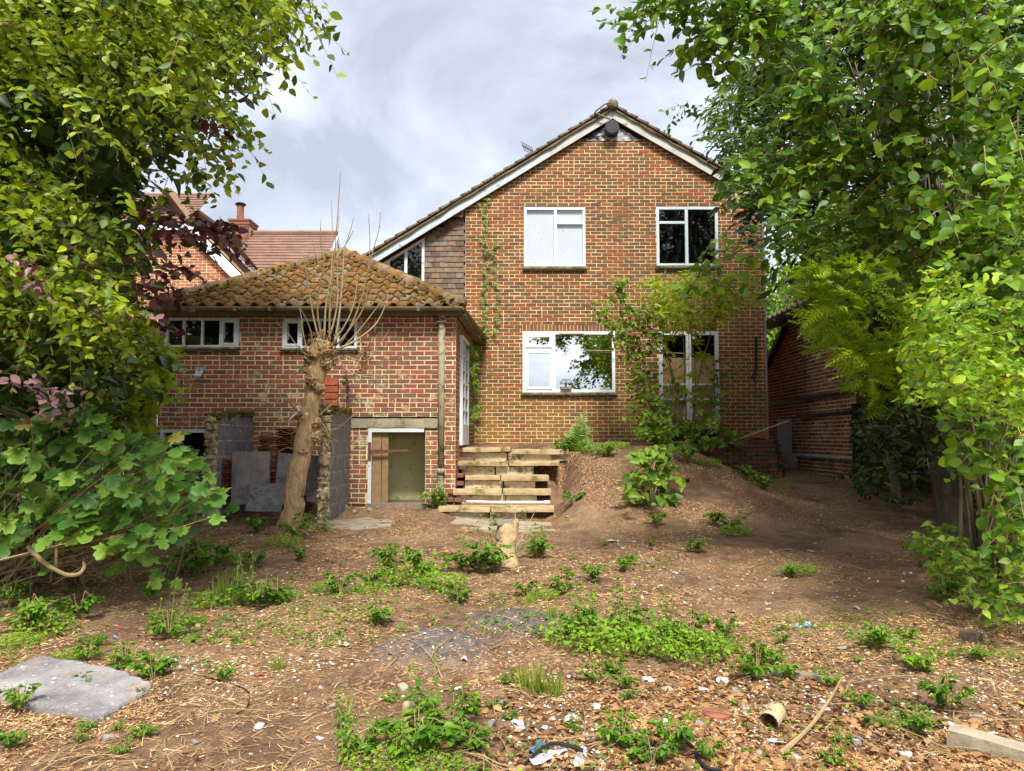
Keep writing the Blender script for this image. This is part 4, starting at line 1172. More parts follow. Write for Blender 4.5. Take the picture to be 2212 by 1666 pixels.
# ================================================================ STEPS
steps = empty("stone_steps", (-.1, 11.6, .3), "crumbling sandstone garden steps with split mossy treads", "steps")
tr = [(945.6, 1060.6, 1199, 1096, 11.45), (977, 1085, 1192, 1058.5, 11.78), (1003.6, 1081, 1187, 1028, 12.08), (988, 1098, 1210, 997, 12.38), (980, 1104, 1229, 967, 12.66)]
for k, (ul, um, ur, v, Y) in enumerate(tr):
    z = at(um, v, Y).z
    for j, (a, b) in enumerate(((ul, um), (um, ur))):
        xa, xb = at(a, v, Y).x, at(b, v, Y).x; dp_ = .42 if k < 4 else .75
        th = random.uniform(.072, .09)
        link("tread", rough_box(xb-xa-.008, dp_, th, k*7+j*3+1, .009, (14, 4, 3), 7, .006), M['sand_stone'], steps,
             loc=((xa+xb)/2, Y+dp_/2+random.uniform(-.015, .02), z-th/2-(.025 if (k == 4 and j == 1) else 0)), rot=(random.uniform(-.01, .01), random.uniform(-.012, .012), random.uniform(-.015, .015)))
rz = [(955+1, 1139, 10), (984, 1160, 0), (1003, 1157, 0), (996, 1155, 0), (980, 1228, 0)]
for k, (a, b, _) in enumerate(rz):
    Y = tr[k][4] + .09; z1_ = at(1080, tr[k][3], tr[k][4]).z - .085
    z0_ = (at(1080, tr[k-1][3], tr[k-1][4]).z - .005) if k else .18
    xa, xb = at(a, 1040, Y).x, at(b, 1040, Y).x
    xm_ = xa + (xb-xa)*random.uniform(.42, .62)
    for (p, q_) in ((xa, xm_), (xm_, xb)):
        link("riser", rough_box(q_-p-.01, .24, z1_-z0_, 40+k+p, .012, (10, 2, 5), 7, .015), M['riser'], steps, loc=((p+q_)/2, Y+.12, (z0_+z1_)/2))
for row in range(6):
    for j in range(2+row % 2):
        v0 = 1080 - row*17.5
        b = at(972+row*2.0+j*17, v0, 11.75+.15*row)
        link("side_brick", rough_box(.115, .21, .060, row*5+j, .003, (3, 3, 2), 8, .0), M['brick_dark'], steps, loc=b + Vector((0, .1, 0)), rot=(0, 0, random.uniform(-.12, .12)))
q = MB(); A = at(1815/1.0*0+ (1700+270/2.38)/1.8445, 1082.5, 11.62); A = at(983, 1083, 11.6); B = at(1188, 1085, 11.58)
t0 = empty("metal_tube", A, "white metal tube lying along the second lowest stone step", "tube")
q = MB(); q.tube([A.lerp(B, .12), A.lerp(B, .5) + Vector((0, 0, -.012)), B], .018, 8); q.build("tube", M['white_pipe'], t0)
q = MB(); q.tube([A, A.lerp(B, .12)], .010, 6); q.tube([A.lerp(B, .045), A.lerp(B, .06)], .03, 8); q.build("rod_end", M['rust'], t0)
q = MB(); q.tube([B, B.lerp(A, .06)], .025, 8); q.build("end_cap", M['white_pipe'], t0)

# ================================================================ CURVED RETAINING WALL
rw_ = empty("curved_brick_wall", (4.6, 14.3, .6), "bulging curved dark brick retaining wall at the house corner", "wall")
pc = []      # plan curve: along the front, turning round the corner and back
for i in range(9): pc.append(Vector((3.75 + i*.12, 14.02 + .003*i*i, 0)))
for i in range(1, 8):
    a = math.radians(-78 + i*24); pc.append(Vector((4.72 + .33*math.cos(a), 14.52 + .33*math.sin(a), 0)))
for i in range(1, 4): pc.append(Vector((4.98 - .02*i, 14.75 + .18*i, 0)))
cum = [0]
for a, b in zip(pc[:-1], pc[1:]): cum.append(cum[-1] + (b-a).length)
def along(s):
    s = max(0, min(s, cum[-1]-1e-6))
    for i in range(len(cum)-1):
        if cum[i+1] >= s:
            t = (s-cum[i])/(cum[i+1]-cum[i]); p = pc[i].lerp(pc[i+1], t); d = (pc[i+1]-pc[i]).normalized(); return p, d
for row in range(15):
    z = .42 + row*.075; lean = (row-14)*.016; s = -.11*(row % 2)
    while s < cum[-1]:
        p, d = along(s+.105); n_ = Vector((d.y, -d.x, 0))
        out = -lean + random.uniform(-.008, .012)
        link("brick", rough_box(.205, .10, .064, row*31+s*7, .005, (3, 2, 2), 9, .012), M['brick_dark'], rw_, loc=(p.x+n_.x*out, p.y+n_.y*out, z), rot=(random.uniform(-.03, .03), random.uniform(-.04, .04), math.atan2(d.y, d.x)+random.uniform(-.04, .04)))
        s += .222
q = MB()
vs = []; K = 40
for i in range(K+1):
    p, d = along(cum[-1]*i/K); n_ = Vector((d.y, -d.x, 0))
    for (z, o_) in ((.38, .215), (1.5, -.035)): vs.append((p.x+n_.x*(o_), p.y+n_.y*(o_), z))
q.add(vs, [(2*i, 2*i+2, 2*i+3, 2*i+1) for i in range(K)]); q.build("mortar", M['mortar_dark'], rw_, smooth=True)
link("loose_brick", rough_box(.34, .2, .11, 77, .02, (5, 3, 3), 5, .06), M['brick_left'], None, loc=at(1640, 944, 14.3) + Vector((0, 0, .02)), rot=(0, .1, .2))
tag(bpy.context.scene.objects["loose_brick"], "broken pinkish stone lump resting on the curved wall", "stone")
q = MB(); q.tube([at(1560, 962, 13.9), at(1704, 909, 13.6)], .014, 6); tag(q.build("wooden_cane", M['shoot'], None), "straight pale cane sticking out past the curved brick wall", "cane")

# ================================================================ NEIGHBOUR'S HOUSE ON THE LEFT
NY = 19.4
nh = empty("neighbour_house", (-9.5, NY, .5), "pale red brick house with white bargeboard and brown tiled roof", "house")
vx, vz = -6.91, 5.72; nsl = .98; rx = -9.6; rz_ = vz + (vx - rx)*nsl
def nlim(z):
    hi = vx + (vz - .12 - z)/nsl
    lo = rx - (hi - rx)
    return (max(lo, -12.6) + 12.7, min(hi, -6.25) + 12.7) if z < 7.15 else (0, 0)
brick_wall(nh, "wall", (-12.7, NY, 0), (1, 0), 6.5, 2.4, 7.2, M['brick_left'], M['mortar_out'], (), nlim, 300, (5.4, 5.0), headers=.03, seed=12)
def roofz_n(x): return vz + (vx - x)*nsl
def roof_plane(name, P0, U, Vv, nu, rows, mat, parent, t=.03):
    """tile courses: P0 lower left, U along the eave, Vv up the slope; every course overlaps the one below"""
    P0, U, Vv = Vector(P0), Vector(U), Vector(Vv); N = U.cross(Vv).normalized()
    if N.z < 0: N = -N
    q = MB()
    for i in range(rows):
        a, b = Vv*(i/rows), Vv*((i+1.15)/rows)
        q.add([tuple(P0+a+N*t), tuple(P0+U+a+N*t), tuple(P0+U+b+N*.004), tuple(P0+b+N*.004), tuple(P0+a), tuple(P0+U+a)], [(0,1,2,3),(4,5,1,0)], .05+.9*random.random())
    return q.build(name, mat, parent)
M['brown_tile'] = plain("brown plain roof tile", (.22,.13,.095), .3, 3, .9, .5, 40)
ex = -5.9
rp = roof_plane("roof", (ex, NY-.15, roofz_n(ex)), (0, 15, 0), (rx-ex, 0, roofz_n(rx)-roofz_n(ex)), 1, 46, M['brown_tile'], nh)
MB().add([(rx, NY+1.2, rz_), (rx, NY+15, rz_), (2*rx-ex, NY+15, roofz_n(ex)), (2*rx-ex, NY-.15, roofz_n(ex))], [(0,1,2,3)]).build("roof", M['brown_tile'], nh)
# half hip over the gable
hz = 7.12; hx = vx + (vz-hz)/nsl; hl = 2*rx-hx
roof_plane("hip_roof", (hl, NY-.22, hz), (hx-hl, 0, 0), (0, 1.45, rz_-hz), 1, 12, M['brown_tile'], nh)
q = MB(); q.tube([(hx, NY-.2, hz+.02), (rx, NY+1.25, rz_+.05)], .12, 8); q.build("hip_tile", M['plain_tile'], nh)
q = MB(); q.tube([(rx, NY+1.2, rz_+.04), (rx, NY+15, rz_+.04)], .11, 8); q.build("ridge_tile", M['plain_tile'], nh)
A, B = Vector((ex-.02, NY-.17, roofz_n(ex)-.06)), Vector((hx, NY-.17, hz-.02))
q = MB(); q.prism([A, B, B-Vector((0,0,.34)), A-Vector((0,0,.34))], (0, .04, 0)); q.build("bargeboard", M['pvc'], nh)
q = MB(); q.box(hl, hx, NY-.2, NY-.16, hz-.2, hz-.03); q.build("hip_fascia", M['pvc'], nh)
q = MB(); q.prism([A+Vector((0,-.03,.05)), B+Vector((0,-.03,.05)), B+Vector((0,.22,.05)), A+Vector((0,.22,.05))], (0, 0, .03)); q.build("verge_mortar", M['fence_wood'], nh)
# rooflights
for (y0, y1, s0, s1) in ((NY+1.9, NY+2.75, .18, .62), (NY+4.6, NY+5.2, .16, .46)):
    P = lambda y, s, k: (ex+(rx-ex)*s + .7*k, y, roofz_n(ex+(rx-ex)*s) + .7*k)
    q = MB().add([P(y0,s0,.06),P(y1,s0,.06),P(y1,s1,.06),P(y0,s1,.06),P(y0,s0,0),P(y1,s0,0),P(y1,s1,0),P(y0,s1,0)], [(0,1,2,3),(0,4,5,1),(1,5,6,2),(2,6,7,3),(3,7,4,0)])
    rl = q.build("rooflight", M['grey_pipe'], nh)
    e = .08
    MB().add([P(y0+e,s0+.03,.075),P(y1-e,s0+.03,.075),P(y1-e,s1-.03,.075),P(y0+e,s1-.03,.075)], [(0,1,2,3)]).build("pane", M['glass_bright'], rl)
# cross wing
cy = 25.6; cz = at(625, 506, cy).z; cxr = at(722, 506, cy).x
roof_plane("wing_roof", (-11, cy-3.2, cz-2.9), (cxr+11+.1, 0, 0), (0, 3.2, 2.9), 1, 22, M['brown_tile'], nh)
q = MB(); q.tube([(-10.5, cy, cz+.03), (cxr+.1, cy, cz+.03)], .1, 8); q.build("ridge_tile", M['brown_tile'], nh)
q = MB(); q.prism([(cxr+.1, cy-3.1, cz-2.95), (cxr+.1, cy, cz-.05), (cxr+.1, cy, cz-.3), (cxr+.1, cy-3.1, cz-3.2)], (.05, 0, 0)); q.prism([(cxr+.1, cy+3.1, cz-2.95), (cxr+.1, cy, cz-.05), (cxr+.1, cy, cz-.3), (cxr+.1, cy+3.1, cz-3.2)], (.05, 0, 0)); q.build("bargeboard", M['pvc'], nh)
# chimney
ch = empty("chimney_dummy") if False else None
c1 = at(496, 505, 25.2); c2 = at(538, 505, 25.2); ct = at(515, 474, 25.2).z
q = MB(); q.box(c1.x+.05, c2.x-.05, 25.2, 25.9, c1.z-.7, ct-.18); chm = q.build("chimney", M['mortar_out'], nh)
for i in range(11):
    z = c1.z-.55+i*.075
    if z+.065 > ct-.16: break
    s = -.1 if i % 2 else 0
    x = c1.x+.05+s
    while x < c2.x-.06:
        a, b = max(x, c1.x+.045), min(x+.215, c2.x-.045)
        if b-a > .03: MB().box(a, b, 25.19, 25.3, z, z+.065).build("brick", M['brick_left'], chm)
        x += .225
MB().box(c1.x-.02, c2.x+.02, 25.13, 25.97, ct-.18, ct-.06).build("chimney_course", M['brick_left'], chm)
MB().box(c1.x-.05, c2.x+.05, 25.1, 26.0, ct-.06, ct).build("chimney_cap", M['plain_tile'], chm)
pt = at(519, 474, 25.5); ptz = at(519, 445, 25.5).z
q = MB(); q.tube([(pt.x, 25.5, ct), (pt.x, 25.5, ptz)], .12, 12); q.build("chimney_pot", M['clay_tile'], chm)
q = MB(); q.tube([(pt.x, 25.5, ptz+.02), (pt.x, 25.5, ptz+.05), (pt.x, 25.5, ptz+.09)], [.17, .19, .15], 12); q.build("cowl", M['black'], chm)

# ================================================================ GARAGE WALL ON THE RIGHT
gr = empty("side_garage", (6.2, 13.5, .5), "dark red brick garage with low eaves beside the narrow passage", "garage")
gx0, gy0, gx1, gy1 = 6.17, 13.48, 6.26, 18.6
gd = Vector((gx0-gx1, gy0-gy1, 0)); GLn = gd.length
def glim(z):
    # far top corner is cut back under a lower lean-to slope
    lo = 0 if z < 3.15 else (z-3.15)*1.35
    return (lo, GLn)
brick_wall(gr, "wall", (gx1, gy1, 0), (gd.x, gd.y), GLn, .3, 4.12, M['brick_right'], M['mortar_out'], (), glim, 300, (4.0, 1.7), headers=.45, seed=21)
MB().add([(gx0, gy0, .3), (gx0+5, gy0, .3), (gx0+5, gy0, 4.1), (gx0+2.5, gy0, 5.6), (gx0, gy0, 4.1)], [(0,1,2,3,4)]).build("end_wall", M['brick_right'], gr)
q = MB(); q.box(gx0-.03, gx0+.01, gy0+.1, 18.4, 2.33, 2.40); q.build("rail_and_shadow_strip", M['black'], gr)
q = MB(); q.box(gx0-.035, gx0+.01, gy0+.2, 16.3, 1.98, 2.03); q.build("rail_and_shadow_strip", M['black'], gr)  # black strip stands in for the shadow under a projecting board
q = MB(); q.tube([(gx0-.05, gy0+.05, 1.165), (gx0+.02, 17.9, 1.16)], .03, 8); gpp = q.build("waste_pipe", M['grey_pipe'], gr)
for t in (.02, .12, .3, .5): q = MB(); q.tube([(gx0-.05+.07*t, gy0+.05+4.4*t, 1.165), (gx0-.05+.07*t, gy0+.12+4.4*t, 1.165)], .036, 8); q.build("pipe_joint", M['grey_pipe'], gpp)
ez = 4.22
rr = roof_plane("roof", (gx0-.28, gy0-.3, ez), (0, 4.6, 0), (2.8, 0, 1.5), 1, 12, M['grey_tile'], gr)
for i in range(15):
    y = gy0-.3+i*.3; q = MB(); q.tube([(gx0-.30, y+.02, ez+.03), (gx0-.1, y+.02, ez+.14)], .06, 6); q.build("eave_tile", M['grey_tile'], rr)
q = MB(); q.box(gx0-.26, gx0-.0, gy0-.25, gy0+4.25, ez-.12, ez-.02); q.build("eaves_box", M['black'], gr)
q = MB(); q.prism([(gx1-.02, 16.9, 4.05), (gx1-.02, 18.62, 3.12), (gx1-.02, 18.62, 3.0), (gx1-.02, 16.9, 3.93)], (-.14, 0, 0)); q.build("raking_verge", M['black'], gr)
pn = at(1690, 945, 16.4)
q = MB(); q.box(pn.x-.10, pn.x+.16, 16.4, 16.43, pn.z-.36, pn.z+.40); q.box(pn.x+.165, pn.x+.20, 16.38, 16.44, pn.z-.38, pn.z+.42)
tag(q.build("metal_sheet", M['grey_pipe'], None), "pale grey metal sheet standing in the dark passage", "sheet")
MB().box(pn.x-.2, pn.x+.3, 16.35, 16.5, .3, pn.z-.35).build("panel_base", M['concrete'], bpy.context.scene.objects["metal_sheet"])
# black fence post and chain link
fp = at(1856, 1050, 12.9)
fe = empty("chain_link_fence", fp, "rusty chain link fence hung from a black timber post", "fence")
MB().box(fp.x-.06, fp.x+.06, 12.86, 12.98, .4, at(1856, 872, 12.9).z).build("post", M['black'], fe)
q = MB()
for i in range(26):
    for s in (-1, 1):
        a = Vector((fp.x+.06+i*.09, 12.9, .55)); b = a + Vector((s*.75, 0, .75*1.25))
        if b.x < fp.x+.06: t = (a.x-fp.x-.06)/.75; b = a.lerp(b, max(t, .02))
        q.beam(a, b, .005, .005)
tag(q.build("wire_mesh", M['rust'], fe), kind="stuff")
# tan fence post and dark boards at the left edge of the outbuilding
lf = at(325, 930, 11.2)
fe = empty("wooden_fence", lf, "tan timber post with dark boards half hidden by the beech leaves", "fence")
MB().box(lf.x-.07, lf.x+.06, 11.15, 11.27, .2, at(325, 700, 11.2).z).build("post", M['fence_wood'], fe)
for i in range(22):
    MB().box(lf.x-.07-.155*(i+1), lf.x-.085-.155*i, 11.2+.012*(i % 2), 11.225+.012*(i % 2), .15, 2.35+random.uniform(-.03, .03)).build("fence_board", M['wood_grey'], fe)

# ================================================================ LEAVES
def template(kind):
    """leaf outline along +x (length 1), folded on the midrib; returns verts, tris"""
    prof = {'ovate': [(.0, .0), (.22, .25), (.52, .31), (.82, .15), (1, 0)],
            'round': [(.0, .0), (.10, .30), (.45, .46), (.80, .30), (1, 0)],
            'lance': [(.0, .0), (.22, .13), (.50, .165), (.80, .085), (1, 0)],
            'heart': [(.04, .0), (-.03, .26), (.32, .42), (.70, .22), (1, 0)],
            'blade': [(.0, .02), (.3, .03), (.6, .025), (.85, .014), (1, 0)]}
    if kind in prof:
        p = prof[kind]; fold = .10; V = []; 
        for i, (x, w) in enumerate(p):
            curl = -.10 * x * x
            V.append((x, 0, curl))
            if 0 < i < 4: V += [(x, w, curl + w * fold * 2.2), (x, -w, curl + w * fold * 2.2)]
        # idx: 0 base; 1,2,3; 4,5,6; 7,8,9; 10 tip
        T = [(0,1,2),(0,3,1),(1,4,5),(1,5,2),(1,6,4),(1,3,6),(4,7,8),(4,8,5),(4,9,7),(4,6,9),(7,10,8),(7,9,10)]
        return np.array(V), np.array(T)
    if kind == 'maple':
        ang = [(-150, .30), (-118, .62), (-100, .46), (-92, .50), (-74, .86), (-58, .70), (-52, .60), (-44, .52), (-34, .80), (-24, .90), (-12, .98), (0, 1.08)]
        half = [(math.cos(math.radians(a))*r, math.sin(math.radians(a))*r) for a, r in ang]
        out = [(-.02, 0)] + half + [(x, -y) for x, y in half[-2::-1]]
        V = [(.08, 0, .02)] + [(x*.55+.2, y*.62, -.10*(abs(y))**1.2 - .06*max(x, 0)**2 + .015*math.sin(9*x+7*y)) for x, y in out]
        n = len(out)
        T = [(0, 1+i, 1+(i+1) % n) for i in range(n)]
        return np.array(V), np.array(T)
    if kind == 'feather':      # a flat comb of needles or a fern pinna row
        V = [(0, .006, 0), (0, -.006, 0), (1, 0, -.12)]; T = [(0, 1, 2)]
        n = 7
        for i in range(n):
            x = .06 + .86*i/n; l = .25*(1-(i/n)**1.6) + .05; z = -.12*x*x
            for s in (1, -1):
                k = len(V); V += [(x, 0, z), (x+.105, 0, z), (x+.19, s*l, z-.02)]; T += [(k, k+1, k+2)] if s < 0 else [(k+1, k, k+2)]
        return np.array(V), np.array(T)
TPL = {k: template(k) for k in ('ovate', 'round', 'lance', 'heart', 'blade', 'maple', 'feather')}
def unit(a): return a / np.maximum(np.linalg.norm(a, axis=-1, keepdims=True), 1e-9)
def leaves_arrays(kind, P, X, Nn, S, rnd=None):
    """P positions, X leaf directions, Nn rough normals, S sizes"""
    V, T = TPL[kind]; n = len(P)
    X = unit(np.asarray(X, float)); Y = unit(np.cross(Nn, X)); Z = np.cross(X, Y)
    wd = RNG.uniform(.72, 1.12, n)[:, None, None]; cu = RNG.uniform(-.6, 3.2, n)[:, None, None]
    if kind == 'maple': wd = wd*0 + 1; cu = cu*.4 + .6
    A = P[:, None, :] + S[:, None, None] * (V[None, :, 0:1]*X[:, None, :] + wd*V[None, :, 1:2]*Y[:, None, :] + cu*V[None, :, 2:3]*Z[:, None, :])
    TT = T[None] + (np.arange(n) * len(V))[:, None, None]
    R = np.repeat(RNG.random(n) if rnd is None else rnd, len(V))
    return A.reshape(-1, 3), TT.reshape(-1, 3), R
def leaf_obj(name, kind, P, X, Nn, S, mat, parent=None, rnd=None, stuff=True, origin=None):
    V, T, R = leaves_arrays(kind, np.asarray(P, float), X, np.asarray(Nn, float), np.asarray(S, float), rnd)
    if origin is not None: V = V - np.array(origin)
    o = link(name, tri_mesh(name, V, T, R), mat, parent, loc=origin)
    if stuff: tag(o, kind="stuff")
    return o
def twig_obj(name, segs, mat, parent, sides=3):
    """segs: list of (points array, r0, r1): thin tapering stems joined in one mesh"""
    q = MB()
    for pts, r0, r1 in segs:
        n = len(pts); q.tube([Vector(p) for p in pts], [r0 + (r1-r0)*i/max(1, n-1) for i in range(n)], sides, cap=False)
    return tag(q.build(name, mat, parent), kind="stuff")
def sprays(O, D, Ls, n, size, droop=.3, spread=.75, nrm=(0, -.35, .8), jit=.45, szj=.45, side=.75):
    """twigs from O along D; n leaves alternating on each. returns P, X, N, S and twig polylines"""
    m = len(O); t = (np.arange(n) + .6) / n
    D = unit(D); up = np.array([0, 0, 1.])
    path = O[:, None] + D[:, None]*(Ls[:, None, None]*t[None, :, None]) - up*(droop*Ls[:, None, None]*(t**2)[None, :, None])
    tang = unit(D[:, None] - up*(2*droop*t)[None, :, None] + np.zeros((m, n, 1)))
    sd = unit(np.cross(tang, up + RNG.normal(0, .25, (m, 1, 3))))
    sg = np.where(np.arange(n) % 2 == 0, 1., -1.)[None, :, None]
    X = unit(tang*(1-side) + sd*sg*side + RNG.normal(0, spread*.35, (m, n, 3)) - up*.15)
    Nn = unit(np.array(nrm) + RNG.normal(0, jit, (m, n, 3)))
    S = size * (1 + RNG.uniform(-szj, szj, (m, n)))
    tt = np.linspace(0, 1, 4)
    tw = O[:, None] + D[:, None]*(Ls[:, None, None]*tt[None, :, None]) - up*(droop*Ls[:, None, None]*(tt**2)[None, :, None])
    return path.reshape(-1, 3), X.reshape(-1, 3), Nn.reshape(-1, 3), S.ravel(), tw
def tips_in(O, D, Ls, droop, poly, slack=10):
    """keep only twigs whose tips stay inside the crown's outline"""
    T = O + unit(D)*Ls[:, None] - np.array([0, 0, 1.])*(droop*Ls)[:, None]
    u, v = proj(T); u2, v2 = proj(O + (T-O)*.6)
    ok = np.zeros(len(O), bool)
    for s in (-slack, slack):
        ok |= in_poly(u+s, v, poly) & in_poly(u2+s, v2, poly)
    ok |= (u < -20) | (u > 2232) | (v < -20)
    return ok
def clump(P, f, thr, seed=0):
    """uneven density: clusters and gaps"""
    a = vnoise(P[:, 0]*f + P[:, 2]*f*.8, P[:, 1]*f - P[:, 2]*f*.55, 40+seed) + vnoise(P[:, 2]*f*1.1 + P[:, 0]*.5*f, P[:, 0]*f - P[:, 1]*.6*f, 60+seed)
    return a > thr
def volume(n, lo, hi, poly=None, keep_out=1.0, test=None, tries=40):
    """random points in a box; inside the frame they must fall in the crown's outline"""
    got = []; c = 0
    lo, hi = np.array(lo, float), np.array(hi, float)
    for _ in range(tries):
        P = lo + RNG.random((n*3, 3))*(hi-lo)
        u, v = proj(P)
        ok = np.ones(len(P), bool)
        if poly is not None:
            off = (u < -20) | (u > 2232) | (v < -20)
            ok = in_poly(u, v, poly) | (off & (RNG.random(len(P)) < keep_out))
        if test is not None: ok &= test(P, u, v)
        P = P[ok]; got.append(P); c += len(P)
        if c >= n: break
    return np.concatenate(got)[:n]
def limb(q, pts, r0, r1, sides=7, wob=.25, sub=4):
    """smooth a few control points into a tapering limb"""
    pts = [Vector(p) for p in pts]; out = []
    n = len(pts)
    for i in range(n-1):
        p0, p1, p2, p3 = pts[max(i-1, 0)], pts[i], pts[i+1], pts[min(i+2, n-1)]
        for k in range(sub):
            t = k/sub; out.append(.5*((2*p1) + (-p0+p2)*t + (2*p0-5*p1+4*p2-p3)*t*t + (-p0+3*p1-3*p2+p3)*t**3))
    out.append(pts[-1])
    q.tube(out, [r0 + (r1-r0)*i/(len(out)-1) for i in range(len(out))], sides, wob=wob)
    return out

# ---------------------------------------------------------------- copper beech at the left
bt = empty("beech_tree", (-7.2, 6.4, .2), "large drooping beech tree with bright green leaves and copper tinged sprays", "tree")
q = MB(); limb(q, [(-7.2, 6.4, -.1), (-7.15, 6.4, 1.5), (-7.0, 6.35, 3.5), (-6.8, 6.3, 6), (-6.5, 6.3, 9.5)], .38, .12, 12, .2, 6)
trunk = q.build("trunk", M['bark_grey'], bt, smooth=True)
limbs_b = [[(-7.1, 6.4, 2.6), (-5.6, 5.6, 3.9), (-4.2, 5.2, 4.5), (-3.1, 5.0, 4.3)], [(-7.05, 6.4, 3.4), (-5.2, 6.4, 5.3), (-3.6, 6.6, 6.0), (-2.0, 6.8, 5.6)],
           [(-7.1, 6.4, 1.9), (-5.8, 6.6, 2.7), (-4.9, 7.4, 2.9), (-4.3, 8.6, 2.5)], [(-7.1, 6.4, 2.2), (-5.6, 5.0, 2.9), (-4.2, 4.4, 3.0), (-3.2, 4.3, 2.6)],
           [(-7.1, 6.3, 1.4), (-5.9, 6.2, 1.8), (-4.9, 6.6, 1.9), (-4.2, 7.0, 1.6)], [(-6.9, 6.3, 5), (-5.0, 5.2, 6.9), (-3.2, 4.6, 6.8), (-2.0, 4.6, 6.0)]]
for l in limbs_b:
    q = MB(); limb(q, l, .10, .015, 6); q.build("limb", M['bark_grey'], bt, smooth=True)
beech_poly = [(-60, -60), (672, -60), (668, 20), (640, 50), (600, 70), (560, 110), (545, 150), (500, 175), (470, 190), (480, 215), (505, 235), (505, 275), (485, 290), (455, 262), (432, 250), (415, 290), (395, 330), (350, 365), (345, 420), (325, 450), (330, 500), (370, 520), (390, 545), (355, 560), (325, 600), (318, 645), (322, 690), (335, 730), (325, 790), (310, 850), (295, 900), (-60, 930)]
O = volume(5200, (-7.5, 4.3, .9), (-1.2, 8.6, 9.0), beech_poly, .22, lambda P, u, v: clump(P, 1.25, -.04) & ((P[:, 2] > 2.3) | (P[:, 1] > 7.6)))
D = np.stack([.75 + RNG.normal(0, .35, len(O)), -.25 + RNG.normal(0, .45, len(O)), -.12 + RNG.normal(0, .3, len(O))], 1)
Ls = RNG.uniform(.30, .62, len(O))
_k = tips_in(O, D, Ls, .45, beech_poly); O, D, Ls = O[_k], D[_k], Ls[_k]
P, X, Nn, S, tw = sprays(O, D, Ls, 13, .059, .45, nrm=(.25, -.55, .62), jit=.5)
leaf_obj("crown", 'ovate', P, X, Nn, S, M['beech'], bt)
twig_obj("twigs", [(t, .004, .0012) for t in tw[::2]], M['shoot_dark'], bt)
O = volume(2300, (-8.0, 5.6, .4), (-2.6, 10.6, 7.5), [(u-70, v) for u, v in beech_poly], .3)
D = RNG.normal(0, 1, (len(O), 3)) + np.array([.5, -.2, -.2])
P, X, Nn, S, tw = sprays(O, D, RNG.uniform(.4, .8, len(O)), 9, .14, .4, nrm=(.1, -.3, .8), jit=.5)
leaf_obj("inner_crown", 'ovate', P, X, Nn, S, M['beech_darkened'], bt)  # dense darkened leaves packed inside to block light and blacken the gaps
# hanging sprigs against the sky
O = np.array([at(u, v, Y)[:] for u, v, Y in [(600, 5, 5), (640, 0, 5.2), (575, 45, 5), (560, 70, 5.1), (655, -5, 5.3), (620, 15, 4.9), (520, 130, 5.4), (535, 110, 5.4), (500, 150, 5.5), (495, 240, 5.6), (510, 255, 5.6), (485, 250, 5.4), (420, 330, 5.6), (440, 318, 5.6), (400, 360, 5.6), (375, 380, 5.8), (430, 270, 5.5), (470, 175, 5.3), (590, 60, 5.2), (450, 270, 5.3)] for _ in range(3)]) + RNG.normal(0, .07, (60, 3))
D = np.stack([RNG.normal(.45, .3, len(O)), RNG.normal(0, .3, len(O)), RNG.normal(-.5, .25, len(O))], 1)
P, X, Nn, S, tw = sprays(O, D, RNG.uniform(.22, .45, len(O)), 9, .07, .4, nrm=(.2, -.8, .3), jit=.5)
leaf_obj("hanging_sprigs", 'ovate', P, X, Nn, S, M['beech'], bt); twig_obj("sprig_twigs", [(t, .003, .001) for t in tw], M['shoot_dark'], bt)
# copper sprays
cp = []
for (u, v, Y, n, sp) in ((330, 475, 6.4, 10, 22), (380, 482, 6.3, 10, 25), (425, 490, 6.2, 10, 20), (460, 490, 6.2, 8, 16), (480, 505, 6.1, 6, 12), (405, 525, 6.1, 5, 20), (395, 575, 6.2, 4, 22), (330, 610, 6.2, 7, 18), (300, 630, 6.0, 8, 20), (425, 265, 5.6, 6, 14), (330, 690, 6, 4, 12), (250, 560, 5.5, 5, 40)):
    for _ in range(n): cp.append(at(u + random.gauss(0, sp), v + random.gauss(0, sp*.45), Y + random.uniform(-.3, .3))[:])
O = np.array(cp); D = np.stack([RNG.normal(.7, .3, len(O)), RNG.normal(0, .4, len(O)), RNG.normal(-.15, .3, len(O))], 1)
P, X, Nn, S, tw = sprays(O, D, RNG.uniform(.15, .3, len(O)), 5, .085, .3, nrm=(.1, -.7, .5), jit=.5)
leaf_obj("copper_sprays", 'ovate', P, X, Nn, S, M['copper'], bt); twig_obj("copper_twigs", [(t, .003, .0012) for t in tw], M['shoot_dark'], bt)
cp = []
for (u, v, Y, n, sp) in ((15, 560, 4.2, 7, 18), (45, 610, 4.2, 5, 18), (190, 640, 5.0, 5, 22), (230, 660, 5.0, 4, 16), (20, 800, 4.2, 6, 18), (60, 830, 4.4, 6, 20), (110, 850, 4.6, 6, 22), (90, 880, 4.6, 4, 20), (180, 550, 4.9, 2, 18)):
    for _ in range(n): cp.append(at(u + random.gauss(0, sp), v + random.gauss(0, sp*.6), Y + random.uniform(-.2, .2))[:])
O = np.array(cp); D = np.stack([RNG.normal(.6, .4, len(O)), RNG.normal(-.2, .4, len(O)), RNG.normal(-.2, .3, len(O))], 1)
P, X, Nn, S, tw = sprays(O, D, RNG.uniform(.12, .25, len(O)), 4, .058, .3, nrm=(.1, -.55, .75), jit=.4)
leaf_obj("pink_copper_sprays", 'ovate', P, X, Nn, S, M['copper_pink'], bt)

